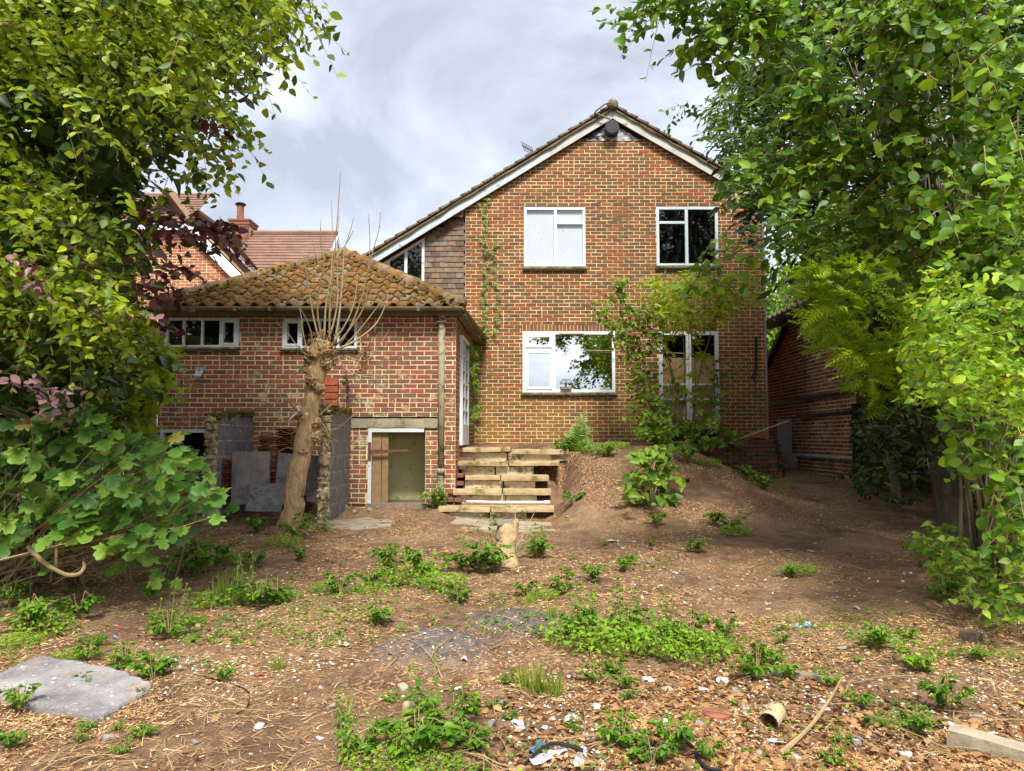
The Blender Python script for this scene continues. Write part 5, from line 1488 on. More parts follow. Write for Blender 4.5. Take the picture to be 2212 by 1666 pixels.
# light hedge leaves in front of the fence, right of the beech
hd = empty("hedge_shrub", at(300, 930, 10.3), "bright yellow green shrub pressed against the outbuilding corner", "shrub")
hp = [(150, 700), (300, 690), (345, 720), (352, 800), (350, 860), (318, 870), (312, 930), (200, 960), (120, 930)]
O = volume(420, (-6.6, 9.4, .3), (-4.6, 11.0, 3.2), hp)
D = RNG.normal(0, 1, (len(O), 3)) + np.array([.3, -.4, .3])
P, X, Nn, S, tw = sprays(O, D, RNG.uniform(.2, .45, len(O)), 9, .10, .25, nrm=(.1, -.5, .7))
leaf_obj("foliage", 'round', P, X, Nn, S, M['lime_leaf'], hd)
twig_obj("stems", [(np.array([(-5.5+.2*i-.3, 10.4, .2), (-5.4+.2*i-.3, 10.3, 1.2), (-5.3+.25*i-.4, 10.2, 2.2)]), .012, .004) for i in range(4)] + [(t, .003, .001) for t in tw[::2]], M['shoot_dark'], hd)

# ---------------------------------------------------------------- sycamore shrub, every big leaf its own piece
sy = empty("sycamore_shrub", at(200, 1190, 7.2), "sprawling sycamore shrub with big lobed leaves at the foot of the beech", "shrub")
sp_ = [(-40, 905), (30, 900), (110, 885), (175, 868), (235, 895), (300, 930), (340, 935), (400, 950), (415, 975), (440, 1010), (480, 1060), (498, 1100), (478, 1125), (430, 1140), (360, 1150), (330, 1180), (280, 1200), (230, 1180), (160, 1170), (95, 1180), (40, 1200), (-40, 1195)]
P = volume(720, (-6.2, 5.9, .2), (-2.3, 7.6, 2.4), sp_, .12)
extra = np.array([at(u, v, Y)[:] for u, v, Y in [(300, 1215, 6.6), (330, 1195, 6.7), (270, 1220, 6.6), (355, 1205, 6.8), (400, 1160, 7.0), (240, 1225, 6.5), (330, 1250, 6.4), (375, 950, 7.0), (390, 930, 7.1), (30, 1150, 6.2), (80, 1195, 6.2), (110, 1215, 6.2), (375, 1250, 6.6), (350, 1230, 6.6)]])
P = np.concatenate([P, extra]); n = len(P)
X = unit(np.stack([RNG.normal(.15, .7, n), RNG.normal(-.6, .3, n), RNG.normal(-.45, .3, n)], 1))
Nn = unit(np.stack([RNG.normal(.05, .28, n), RNG.normal(-.55, .25, n), RNG.normal(.75, .2, n)], 1))
S = RNG.uniform(.13, .235, n)
u, v = proj(P); score = S / P[:, 1] + np.where((u > 0) & (u < 2212), 0, -1) - (P[:, 1]-5.9)*.012
order = np.argsort(-score); own = order[:300]; rest = order[300:]
V, T = TPL['maple']
ml = []
for k in range(5):
    W = V.copy(); W[:, 2] += RNG.normal(0, .018, len(W)); W[:, :2] *= 1 + RNG.normal(0, .04, (len(W), 2))
    ml.append(tri_mesh("leaf", W, T)); ml[-1].materials.append(M['sycamore' if k < 4 else 'sycamore'])
ml2 = ml[0].copy(); ml2.materials.clear(); ml2.materials.append(M['sycamore_young'])
off = sy.location
for j, i in enumerate(own):
    young = v[i] < 960 and RNG.random() < .16
    ob = bpy.data.objects.new("leaf", ml2 if young else ml[j % 5]); COL.objects.link(ob); ob.parent = sy
    x = Vector(X[i]); y = Vector(Nn[i]).cross(x).normalized(); z = x.cross(y)
    s = S[i]*(.7 if young else 1.0)
    ob.matrix_local = Matrix.Translation(Vector(P[i]) - off) @ Matrix((x, y, z)).transposed().to_4x4() @ Matrix.Scale(s, 4)
leaf_obj("inner_leaves", 'maple', P[rest], X[rest], Nn[rest], S[rest], M['sycamore'], sy)
segs = []
base = np.array([-4.6, 7.1, .2])
for i in own[::3]:
    a = base + RNG.normal(0, .35, 3)*np.array([1.6, .5, .1]); b = P[i]
    m_ = (a+b)/2 + RNG.normal(0, .15, 3); segs.append((np.array([a, m_, b]), .009, .003))
twig_obj("branches", segs, M['twig'], sy, 5)
q = MB(); limb(q, [at(60, 1180, 6.0), at(95, 1215, 6.0), at(140, 1240, 6.0), at(170, 1240, 6.0), at(182, 1225, 6.05), at(180, 1215, 6.1)], .018, .012, 6)
limb(q, [at(-20, 1215, 5.9), at(60, 1195, 6.0), at(160, 1170, 6.1)], .01, .006, 5); limb(q, [at(120, 1230, 6.1), at(125, 1150, 6.2), at(140, 1100, 6.3)], .012, .007, 5)
q.build("bare_hooked_branch", M['twig'], sy)
q = MB(); b = Vector((-4.7, 7.5, .15)); limb(q, [b, b+Vector((.05, 0, .35)), b+Vector((.02, .02, .75))], .16, .13, 10); q.build("cut_stump", M['bark_dark'], sy)

# ---------------------------------------------------------------- pollarded tree
pb = ground_at(632, 1137)
PYY = pb.y
pt_ = empty("pollarded_tree", pb, "thick pollarded trunk with a knobbly head and bare upright shoots", "tree")
cl = [(624, 1150, 33), (629, 1125, 27), (638, 1060, 24.5), (649, 1000, 24), (658, 950, 23), (667, 900, 22.5), (675, 860, 21.5), (681, 820, 20.5), (687, 790, 21.5), (691, 768, 25), (694, 748, 28), (698, 734, 20)]
q = MB(); pts = [at(u, v, PYY) for u, v, r in cl]
limb_pts = []; rad = []
for i in range(len(cl)-1):
    for k in range(5): t = k/5; limb_pts.append(pts[i].lerp(pts[i+1], t)); rad.append(.88*(cl[i][2]*(1-t)+cl[i+1][2]*t)/F_D*PYY)
limb_pts.append(pts[-1]); rad.append(.09)
q.tube(limb_pts, rad, 28, wob=.30); q.build("trunk", M['bark_pollard'], pt_, smooth=True)
for (u, v, r, dy) in ((672, 776, 13, -.02), (712, 762, 15, -.0), (700, 756, 17, -.07), (682, 764, 16, -.07), (706, 785, 13, -.05), (676, 822, 14, -.08), (688, 838, 12, -.07), (668, 802, 10, -.02), (718, 778, 11, 0.02), (655, 975, 9, -.08), (684, 945, 12, -.02), (646, 898, 10, -.04), (682, 912, 10, -.03), (655, 908, 9, -.07)):
    c = at(u, v, PYY+dy); q = MB()
    me = rough_box(r*2/F_D*PYY, r*2/F_D*PYY, r*1.8/F_D*PYY, u, .012, (9, 9, 9), 22, .0)
    for w_ in me.vertices:
        L0 = r/F_D*PYY; w_.co = w_.co.normalized()*L0*(1+.75*mnoise.noise(w_.co*34+Vector((u, v, 0)))+.3*mnoise.noise(w_.co*90))
    me.polygons.foreach_set("use_smooth", [True]*len(me.polygons))
    link("burr", me, M['bark_pollard'], pt_, loc=c)
sh = [[(712, 742), (712, 680), (716, 620), (722, 560), (729, 470), (736, 368)], [(722, 742), (733, 680), (740, 600), (744, 540), (756, 500), (766, 463)], [(700, 740), (704, 660), (715, 600), (718, 520), (716, 420)], [(735, 742), (765, 690), (790, 610), (799, 540), (796, 460)], [(790, 610), (806, 540), (818, 500), (822, 460)],
      [(692, 742), (678, 690), (668, 630), (662, 590), (655, 545)], [(698, 744), (686, 680), (690, 620), (700, 570), (692, 520), (694, 470)], [(742, 750), (775, 715), (810, 670), (832, 640)], [(735, 752), (770, 735), (812, 700), (834, 655), (838, 630)], [(745, 770), (790, 780), (820, 745), (838, 718)], [(730, 770), (748, 800), (780, 812), (806, 815)],
      [(665, 770), (640, 745), (622, 720), (600, 700)], [(664, 785), (648, 800), (630, 812), (622, 780)], [(724, 560), (738, 540), (752, 520), (762, 500)], [(716, 620), (700, 590), (684, 560), (676, 520)], [(712, 680), (725, 640), (742, 620), (752, 590)], [(705, 742), (720, 700), (730, 640), (728, 560), (733, 450)], [(688, 900), (720, 870), (748, 855), (765, 840)], [(692, 935), (730, 925), (760, 900)], [(665, 765), (655, 720), (650, 680), (640, 640)],
      [(718, 744), (752, 690), (768, 640), (772, 590)], [(728, 744), (750, 718), (778, 680), (790, 650), (796, 610)], [(640, 890), (628, 885), (625, 905), (633, 918)], [(690, 905), (705, 930), (720, 970), (715, 1010)], [(676, 744), (668, 705), (648, 665), (640, 650)]]
for k, s in enumerate(sh):
    dz_ = random.uniform(-.25, .25); n = len(s)
    pts = [at(u, v, PYY + dz_*i/n - .02) for i, (u, v) in enumerate(s)]
    q = MB(); o_ = limb(q, pts, .017 if n > 4 else .011, .0035, 6, .1, 4)
    for i in range(3, len(o_), 3): q.tube([o_[i]-Vector((0,0,.008)), o_[i]+Vector((0,0,.008))], .009 if i < len(o_)-3 else .006, 5)
    ob = q.build("shoot", M['shoot' if k % 3 else 'twig'], pt_, smooth=True)
for i in range(16):      # ragged short snags up the trunk
    f = random.uniform(.1, .95); j = int(f*(len(limb_pts)-1)); sd_ = random.choice((-1, 1)); a = limb_pts[j] + Vector((sd_*rad[j]*.8, -rad[j]*.4, 0)); b = a + Vector((sd_*random.uniform(.08, .35), random.uniform(-.15, .05), random.uniform(-.08, .22)))
    q = MB(); limb(q, [a, a.lerp(b, .5) + Vector((0, 0, random.uniform(-.05, .05))), b], .008, .003, 5, .1, 3); q.build("shoot", M['twig'], pt_, smooth=True)
dl = [at(690 + random.gauss(0, 20), 740 + random.gauss(0, 14), PYY + random.uniform(-.15, .1))[:] for _ in range(170)] + [at(690 + random.gauss(0, 22), 948 + random.gauss(0, 8), PYY - .05)[:] for _ in range(30)] + [at(785 + random.gauss(0, 8), 760 + random.gauss(0, 14), OY - .1)[:] for _ in range(40)] + [at(748 + random.gauss(0, 8), 815 + random.gauss(0, 10), OY - .2)[:] for _ in range(40)]
P = np.array(dl); leaf_obj("withered_leaves", 'ovate', P, RNG.normal(0, 1, P.shape), RNG.normal(0, 1, P.shape) + np.array([0, -.6, 0]), RNG.uniform(.03, .065, len(P)), M['dead_leaf'], pt_)
# the scrap wedged in a snag of the trunk
a = at(638, 885, PYY-.2); q = MB()
q.add([tuple(a+Vector(t)) for t in ((.01,0,.05),(.07,-.01,.0),(.02,.01,-.06),(-.10,.0,-.16),(-.02,.01,-.05),(-.02,0,.02))], [(0,1,2,3,4,5)]); q.add([tuple(a+Vector(t)+Vector((0,.006,0))) for t in ((.01,0,.05),(.07,-.01,.0),(.02,.01,-.06),(-.10,.0,-.16),(-.02,.01,-.05),(-.02,0,.02))], [(5,4,3,2,1,0)])
tag(q.build("plastic_scrap", M['paper'], None), "torn white plastic scrap caught on a snag of the pollarded trunk", "scrap")
q = MB(); limb(q, [at(655, 895, PYY-.1), at(640, 885, PYY-.2), at(628, 868, PYY-.22)], .03, .02, 7); q.build("snag", M['wood'], pt_)
q = MB(); c = at(662, 894, PYY-.27); q.tube([c, c+Vector((0, .02, 0))], .02, 10); q.build("cut_mark", M['paper'], pt_)

# ---------------------------------------------------------------- trees at the right
# elder behind, dark and small leaved
et = empty("elder_tree", (5.6, 9.6, .4), "tall dark elder tree with small leaflets overhanging the house gable", "tree")
q = MB(); limb(q, [(5.6, 9.6, .1), (5.5, 9.7, 1.6), (5.2, 9.6, 3.4), (4.8, 9.5, 6.0), (4.6, 9.4, 9)], .20, .05, 10, .25, 5); q.build("trunk", M['bark_dark'], et, smooth=True)
for l in ([(5.4, 9.6, 2.6), (4.6, 9.8, 4.2), (4.0, 9.8, 5.4), (3.6, 9.7, 6.6)], [(5.2, 9.6, 3.4), (4.4, 9.6, 4.6), (3.7, 9.7, 4.9)], [(5.5, 9.7, 2.2), (6.3, 9.2, 4), (6.6, 8.6, 6.5)], [(5.3, 9.6, 3.0), (5.6, 8.9, 5.0), (5.4, 8.2, 7.2)], [(5.5, 9.6, 1.9), (6.8, 9.3, 3.4), (7.6, 9.0, 5.4)]):
    q = MB(); limb(q, l, .08, .015, 6); q.build("limb", M['bark_dark'], et, smooth=True)
elder_poly = [(1640, -60), (1620, 40), (1600, 110), (1580, 160), (1545, 200), (1530, 235), (1520, 285), (1545, 330), (1570, 360), (1560, 395), (1555, 440), (1575, 470), (1600, 455), (1640, 440), (1652, 455), (1656, 470), (1700, 500), (1690, 540), (1720, 590), (1780, 620), (1900, 700), (2260, 760), (2260, -60)]
def holes(P, u, v):
    # gaps where the sky shows through
    g = np.zeros(len(u), bool)
    for (cu, cv, r) in ((1668, 500, 26), (1690, 545, 20), (1780, 500, 24), (1880, 460, 22), (1900, 500, 20), (2035, 385, 26), (1845, 330, 14), (1735, 560, 16), (2090, 150, 14)): g |= (u-cu)**2 + (v-cv)**2 < r*r
    return ~g
O = volume(2300, (2.2, 8.0, 2.6), (8.5, 11.6, 9.8), elder_poly, .3, lambda P, u, v: holes(P, u, v) & clump(P, 1.0, -.14, 5) & ~((u > 1840) & (u < 2060) & (v > 40) & (v < 520) & (RNG.random(len(u)) < .72)))
D = np.stack([RNG.normal(-.5, .6, len(O)), RNG.normal(-.5, .5, len(O)), RNG.normal(.0, .4, len(O))], 1)
Ls = RNG.uniform(.3, .55, len(O)); _k = tips_in(O, D, Ls, .35, elder_poly, 14); O, D, Ls = O[_k], D[_k], Ls[_k]
P, X, Nn, S, tw = sprays(O, D, Ls, 15, .088, .35, nrm=(-.15, -.5, .7), jit=.45, side=.8)
leaf_obj("crown", 'lance', P, X, Nn, S*1.1, M['elder'], et); twig_obj("twigs", [(t, .004, .0015) for t in tw[::2]], M['shoot_dark'], et)
O = volume(2000, (3.4, 9.6, 2.2), (9.5, 13.0, 10.0), [(u+45, v) for u, v in elder_poly], .3, holes)
D = RNG.normal(0, 1, (len(O), 3))
P, X, Nn, S, tw = sprays(O, D, RNG.uniform(.4, .8, len(O)), 9, .17, .3, jit=.6)
leaf_obj("inner_crown", 'lance', P, X, Nn, S*1.25, M['deep'], et)  # darkened core of leaves, there to hold back sky and light
fl = []
for (u, v) in ((1845, 195), (1750, 105), (1880, 60), (1815, 55), (1960, 40), (1590, 425), (1640, 385), (1690, 330), (1800, 90)):
    for _ in range(26): fl.append(at(u + random.gauss(0, 7), v + random.gauss(0, 5), 8.3 + random.uniform(-.1, .1))[:])
P = np.array(fl); leaf_obj("blossom", 'round', P, RNG.normal(0, 1, P.shape), RNG.normal(0, .5, P.shape) + np.array([0, -.6, .6]), RNG.uniform(.02, .04, len(P)), M['blossom'], et)

# hazel in front, with long arching limbs
M['bark_stem'] = bark_mat("dim hazel bark", (.06,.048,.03), (.21,.17,.105), 18, .3)
ht = empty("hazel_tree", ground_at(2180, 1245), "many stemmed hazel with rough round leaves and long arching branches", "tree")
hb = ht.location.copy()
arch = [[(2140, 700), (1980, 547), (1918, 461), (1859, 351), (1738, 183), (1675, 78), (1640, 20)], [(2140, 690), (1960, 523), (1879, 472), (1785, 471), (1652, 490), (1545, 560)], [(1879, 472), (1700, 500), (1600, 540), (1510, 600), (1480, 635)],
        [(2150, 620), (2030, 420), (1960, 250), (1900, 100), (1860, -40)], [(2190, 640), (2130, 380), (2100, 180), (2060, -40)], [(2010, 90), (1960, 200), (1930, 330), (1990, 470)], [(1738, 183), (1790, 260), (1830, 300)], [(1859, 351), (1780, 330), (1700, 350), (1640, 372)], [(2060, -40), (1990, 60), (1900, 20)], [(1640, 20), (1560, -30), (1480, 5), (1400, 15)], [(1640, 20), (1580, 60), (1530, 110)]]
yy = {0: (6.9, 6.2), 1: (6.9, 7.6), 2: (7.2, 7.8), 3: (6.6, 5.8), 4: (6.5, 5.6), 5: (6, 6.4), 6: (6.3, 6.1), 7: (6.5, 6.6), 8: (5.6, 5.6), 9: (6.2, 5.6), 10: (6.2, 6.0)}
lp = []
for k, s in enumerate(arch):
    n = len(s); pts = [at(u, v, yy[k][0] + (yy[k][1]-yy[k][0])*i/(n-1)) for i, (u, v) in enumerate(s)]
    if k in (0, 1, 3, 4): pts = [hb + Vector((random.uniform(-.1, .1), random.uniform(-.1, .1), 0)), (hb + pts[0])*.5 + Vector((.05, 0, .2))] + pts
    q = MB(); o_ = limb(q, pts, .024 if k in (0, 1, 3, 4) else .012, .004, 7, .15, 6); q.build("limb", M['bark_grey'], ht, smooth=True)
    lp += [(p, k) for p in (o_[10:] if k in (0, 1, 3, 4) else o_)]
for i in range(14):     # bare upright rods in the shaded middle
    u0 = random.uniform(1850, 2090); b = at(u0 + random.uniform(-20, 60), random.uniform(520, 640), 7.9 + random.uniform(-.4, .4)); tp = at(u0 + random.uniform(-90, 40), random.uniform(-40, 160), 7.7 + random.uniform(-.5, .3))
    q = MB(); limb(q, [hb + Vector((random.uniform(-.2, .2), .3, 0)), hb.lerp(b, .6) + Vector((.1, .1, .15)), b, b.lerp(tp, .5) + Vector((random.uniform(-.12, .12), 0, 0)), tp], random.uniform(.012, .022), .005, 6, .1, 5); q.build("stem", M['bark_grey'], ht, smooth=True)
for i in range(9):      # the clump of upright stems
    b = hb + Vector((random.uniform(-.45, .25), random.uniform(-.3, .35), -.1)); tp = at(random.uniform(2050, 2200), random.uniform(560, 760), b.y + random.uniform(-.3, .3))
    q = MB(); limb(q, [b, b.lerp(tp, .35) + Vector((random.uniform(-.06, .06), 0, 0)), b.lerp(tp, .7) + Vector((random.uniform(-.08, .08), 0, 0)), tp, tp + (tp-b)*.5 + Vector((-.1, 0, 0))], random.uniform(.016, .030), .008, 8, .15, 5); q.build("stem", M['bark_stem'], ht, smooth=True)
O = []; 
for (p, k) in lp:
    for _ in range(4 if k not in (2,) else 2): O.append((p + Vector((random.gauss(0, .10), random.gauss(0, .10), random.gauss(0, .10))))[:])
O = np.array(O); u, v = proj(O); O = O[~((u < 1650) & (v > 380) & (RNG.random(len(u)) < .72))]
extra = volume(330, (2.9, 5.0, 1.5), (6.6, 7.6, 8.2), [(2050, -60), (2040, 60), (1985, 150), (2000, 260), (2040, 330), (1980, 420), (1880, 420), (1840, 380), (1750, 260), (1690, 300), (1640, 330), (1600, 300), (1650, 230), (1700, 200), (1640, 100), (1640, -60)] and [(1640, -60), (1650, 60), (1700, 150), (1600, 240), (1560, 320), (1640, 340), (1760, 300), (1850, 420), (1960, 480), (2020, 560), (2260, 700), (2260, -60)], .12, lambda P, u, v: ((u > 2010) | (RNG.random(len(u)) < .05)) & holes(P, u, v) & clump(P, 1.4, .0, 8))
O = np.concatenate([O, extra])
hang = volume(120, (3.2, 5.2, .5), (5.2, 7.4, 2.2), [(2010, 880), (2090, 890), (2260, 900), (2260, 1250), (2190, 1180), (2120, 1040), (2060, 980)], .1)
O = np.concatenate([O, hang])
D = np.stack([RNG.normal(-.25, .7, len(O)), RNG.normal(-.3, .5, len(O)), RNG.normal(-.1, .4, len(O))], 1)
P, X, Nn, S, tw = sprays(O, D, RNG.uniform(.2, .45, len(O)), 6, .080, .35, nrm=(-.15, -.55, .6), jit=.4)
leaf_obj("crown", 'round', P, X, Nn, S, M['hazel'], ht); twig_obj("twigs", [(t, .0035, .0014) for t in tw], M['twig'], ht)
# sprays hanging into the sky at the top
O = np.array([at(u + random.gauss(0, 7), v + random.gauss(0, 5), 5.8)[:] for u, v in ((1375, 25), (1400, 12), (1425, 8), (1450, 5), (1480, 8), (1500, 25), (1520, 45), (1540, 70), (1530, 95), (1510, 115), (1470, 0), (1560, 60), (1570, 30), (1590, 20), (1580, 80), (1545, 20), (1500, 2)) for _ in range(2)])
D = np.stack([RNG.normal(-.7, .3, len(O)), RNG.normal(0, .3, len(O)), RNG.normal(-.35, .25, len(O))], 1)
P, X, Nn, S, tw = sprays(O, D, RNG.uniform(.12, .22, len(O)), 6, .078, .3, nrm=(0, -.8, .4), jit=.5)
leaf_obj("sky_sprays", 'ovate', P, X, Nn, S, M['hazel'], ht); twig_obj("sky_twigs", [(t, .003, .001) for t in tw], M['shoot_dark'], ht)
O = np.array([at(u + random.gauss(0, 6), v + random.gauss(0, 4), 6.6)[:] for u, v in ((1475, 225), (1490, 215), (1465, 235), (1500, 240), (1515, 225), (1530, 240), (1545, 260), (1530, 290))])
D = np.stack([RNG.normal(-.6, .3, len(O)), RNG.normal(0, .3, len(O)), RNG.normal(-.3, .25, len(O))], 1)
P, X, Nn, S, tw = sprays(O, D, RNG.uniform(.12, .2, len(O)), 6, .06, .3, nrm=(0, -.8, .4), jit=.5)
leaf_obj("side_sprays", 'ovate', P, X, Nn, S, M['hazel'], ht); twig_obj("side_twigs", [(t, .003, .001) for t in tw], M['shoot_dark'], ht)

# feathery yew with a leaning fissured trunk
yt = empty("yew_tree", ground_at(2060, 1125), "yew with a leaning fissured trunk and feathery light green tips", "tree")
yb = yt.location.copy(); YY = yb.y
q = MB(); limb(q, [yb + Vector((.05, 0, -.15)), at(2066, 1090, YY), at(2030, 1000, YY), at(1985, 930, YY), at(1952, 870, YY), at(1925, 800, YY), at(1900, 700, YY)], .185, .11, 16, .28, 6); q.build("trunk", M['bark_dark'], yt, smooth=True)
for l in ([at(1925, 800, YY), at(1860, 740, YY-.3), at(1790, 700, YY-.6)], [at(1900, 700, YY), at(1850, 640, YY-.2), at(1770, 610, YY-.5)], [at(1940, 850, YY), at(1880, 800, YY-.5), at(1820, 790, YY-.8)], [at(1910, 720, YY), at(1960, 600, YY-.5), at(2020, 520, YY-.6)]):
    q = MB(); limb(q, l, .05, .01, 6); q.build("limb", M['bark_dark'], yt, smooth=True)
ypoly = [(1660, 600), (1720, 590), (1780, 560), (1880, 560), (1990, 600), (2010, 760), (1960, 860), (1900, 880), (1860, 870), (1850, 830), (1835, 800), (1855, 770), (1800, 760), (1765, 745), (1800, 720), (1745, 690), (1790, 660), (1740, 640), (1700, 630)]
O = volume(900, (3.0, 7.3, 1.5), (6.2, 9.4, 4.4), ypoly, 1.0, lambda P, u, v: clump(P, 2.2, -.08, 15))
D = np.stack([RNG.normal(-.75, .35, len(O)), RNG.normal(-.35, .4, len(O)), RNG.normal(.0, .3, len(O))], 1)
Nn = unit(np.array([-.1, -.35, .85]) + RNG.normal(0, .25, (len(O), 3)))
leaf_obj("crown", 'feather', O, D, Nn, RNG.uniform(.22, .40, len(O)), M['yew'], yt)
O2 = O + D*.1; leaf_obj("crown_side_tips", 'feather', O2, D + RNG.normal(0, .6, D.shape), Nn, RNG.uniform(.16, .3, len(O)), M['yew'], yt)
O = volume(600, (4.4, 9.5, 1.4), (8.4, 12.2, 5.0), [(u+40, v-10) for u, v in ypoly] )
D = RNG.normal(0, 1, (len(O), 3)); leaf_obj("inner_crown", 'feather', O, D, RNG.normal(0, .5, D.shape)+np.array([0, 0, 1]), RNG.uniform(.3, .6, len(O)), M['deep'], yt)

# bright privet like shrub at the near right
pv = empty("privet_shrub", ground_at(2225, 1330), "tall shrub with bright lime young leaves on thin tangled stems", "shrub")
pb_ = pv.location.copy()
ppoly = [(1975, 580), (2010, 540), (2060, 500), (2120, 430), (2260, 340), (2260, 1010), (2190, 950), (2120, 890), (2060, 900), (2010, 880), (1960, 890), (1935, 850), (1955, 800), (1930, 750), (1975, 700), (1940, 650), (1985, 620)]
O = volume(640, (2.6, 4.4, .9), (4.9, 7.0, 4.6), ppoly, .15, lambda P, u, v: clump(P, 1.6, -.05, 3))
D = np.stack([RNG.normal(-.6, .5, len(O)), RNG.normal(-.3, .5, len(O)), RNG.normal(.1, .4, len(O))], 1)
Ls = RNG.uniform(.22, .42, len(O)); _k = tips_in(O, D, Ls, .25, ppoly); O, D, Ls = O[_k], D[_k], Ls[_k]
P, X, Nn, S, tw = sprays(O, D, Ls, 10, .052, .25, nrm=(-.1, -.5, .65), jit=.5)
leaf_obj("foliage", 'ovate', P, X, Nn, S*1.1, M['privet'], pv)
st = [(t, .003, .001) for t in tw[::2]]
for i in range(9):
    a = np.array(pb_) + np.array([random.uniform(-.1, .5), random.uniform(-.3, .9), 0]); j = max((random.randrange(len(O)) for _ in range(14)), key=lambda t: O[t][0]); b = O[j]
    st.append((np.array([a, a*.6+b*.4+np.array([.1, 0, .25]), a*.25+b*.75+np.array([.05, 0, .12]), b]), .007, .003))
twig_obj("stems", st, M['twig'], pv, 5)

# dark undergrowth filling the shade under the trees
ug = empty("ivy_undergrowth", ground_at(2130, 1280), "dark leafy undergrowth around the foot of the hazel stems", "shrub")
upoly = [(1990, 1160), (2050, 1150), (2100, 1190), (2140, 1230), (2212, 1200), (2260, 1200), (2260, 1400), (2150, 1360), (2090, 1310), (2040, 1260), (1995, 1200)]
O = volume(260, (3.4, 4.6, .05), (6.2, 8.6, .9), upoly, .1)
D = RNG.normal(0, 1, (len(O), 3)) + np.array([-.3, -.5, .4])
P, X, Nn, S, tw = sprays(O, D, RNG.uniform(.12, .3, len(O)), 7, .068, .2, nrm=(0, -.5, .7))
leaf_obj("foliage", 'heart', P, X, Nn, S, M['sapling'], ug); twig_obj("stems", [(t, .004, .001) for t in tw], M['twig'], ug)
ug = empty("shade_shrub", ground_at(1900, 1070), "low dark shrub in the deep shade by the chain link fence", "shrub")
O = volume(900, (4.6, 8.2, .4), (9.0, 13.2, 2.2), [(1860, 880), (1930, 870), (2030, 900), (2260, 900), (2260, 1180), (2140, 1130), (2090, 1060), (2010, 1000), (1960, 1080), (1900, 1070), (1850, 1050)], .3)
D = RNG.normal(0, 1, (len(O), 3)) + np.array([-.3, -.5, .4])
P, X, Nn, S, tw = sprays(O, D, RNG.uniform(.15, .4, len(O)), 8, .10, .2, nrm=(0, -.4, .7))
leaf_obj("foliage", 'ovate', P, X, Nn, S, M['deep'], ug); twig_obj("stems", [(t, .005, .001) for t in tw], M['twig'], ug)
q = MB(); b = ground_at(1938, 1085); limb(q, [b - Vector((0, 0, .1)), at(1932, 1020, b.y), at(1938, 950, b.y), at(1925, 880, b.y), at(1920, 780, b.y)], .085, .06, 10, .2, 5)
tt = empty("thin_tree", b, "slim grey trunk standing between the yew and the garage", "tree"); q.build("trunk", M['bark_grey'], tt, smooth=True)
O = volume(240, (5.0, 10.5, 2.6), (8.5, 13.5, 4.8), [(1800, 640), (2260, 640), (2260, 860), (1900, 860)], .2)
P, X, Nn, S, tw = sprays(O, RNG.normal(0, 1, (len(O), 3)), RNG.uniform(.2, .5, len(O)), 8, .12, .2); leaf_obj("crown", 'ovate', P, X, Nn, S, M['deep'], tt)

# far trees beyond the passage and the gardens
def far_tree(name, c, R, n, size, mat, label, tr=.2):
    t = empty(name, (c[0], c[1], .6), label, "tree")
    q = MB(); limb(q, [(c[0], c[1], .4), (c[0]+.1, c[1], c[2]*.5), (c[0], c[1], c[2])], tr, tr*.4, 8); q.build("trunk", M['bark_dark'], t, smooth=True)
    d = unit(RNG.normal(0, 1, (n, 3))); r = RNG.random((n, 1))**.45
    lob = 1 + .25*np.sin(d[:, :1]*5+c[0])*np.sin(d[:, 2:]*6) + .2*np.sin(d[:, 1:2]*7+c[1])
    P = np.array(c) + d*r*lob*np.array(R)
    leaf_obj("crown", 'ovate', P, RNG.normal(0, 1, (n, 3)), d + np.array([0, -.3, .5]) + RNG.normal(0, .4, (n, 3)), size*(1+RNG.uniform(-.3, .3, n)), mat, t)
far_tree("background_tree", (8.0, 24, 4.2), (2.4, 2, 3.4), 9000, .17, M['hazel'], "sunlit green tree far behind the passage between house and garage")
far_tree("background_tree", (10.6, 27, 4.4), (3.2, 2.6, 4.0), 9000, .2, M['elder'], "dark green tree behind the garage roof", .25)
far_tree("background_tree", (9.3, 20.5, 5.6), (1.5, 1.2, 2.4), 4200, .14, M['copper'], "dark copper leaved tree showing beside the house wall", .15)
far_tree("background_tree", (-17.5, 24, 5), (4.5, 4, 5), 7000, .28, M['beech_darkened'], "broad green tree far behind the beech at the plot edge", .3)
far_tree("added_shade_tree", (10.8, 14.5, 4.4), (3.2, 2.5, 3.6), 9000, .2, M['deep'], "dark tree added behind the yew and hazel for shade", .25)  # added backing tree, keeps light off the ground under the right-hand trees
far_tree("added_shade_tree", (9.6, 8.8, 4.0), (2.6, 2.2, 4.2), 9000, .17, M['elder'], "leafy off-screen tree added beyond the privet shrub for shade", .25)  # added out of frame as extra canopy to shade the right side

# ---------------------------------------------------------------- saplings before the french door
sp = empty("sapling_thicket", at(1478, 950, 13.9), "thin stemmed sapling thicket growing in front of the french door", "sapling")
stems = [[(1478, 950), (1470, 880), (1450, 800), (1440, 760), (1430, 700), (1420, 640)], [(1492, 950), (1500, 870), (1502, 800), (1495, 740), (1490, 680), (1495, 600)], [(1500, 952), (1503, 860), (1515, 790), (1530, 740), (1540, 700), (1560, 640), (1580, 600)], [(1470, 950), (1455, 880), (1452, 820), (1430, 760), (1400, 720), (1380, 680)],
         [(1450, 945), (1420, 880), (1395, 800), (1375, 730), (1352, 670), (1340, 600)], [(1440, 945), (1405, 880), (1380, 820), (1350, 740), (1320, 700), (1300, 660)], [(1430, 940), (1390, 870), (1365, 800), (1352, 740), (1345, 690), (1332, 610)], [(1505, 950), (1520, 900), (1550, 850), (1545, 790)], [(1485, 950), (1480, 860), (1478, 780), (1475, 700), (1470, 620)], [(1515, 950), (1560, 900), (1590, 840), (1600, 700)]]
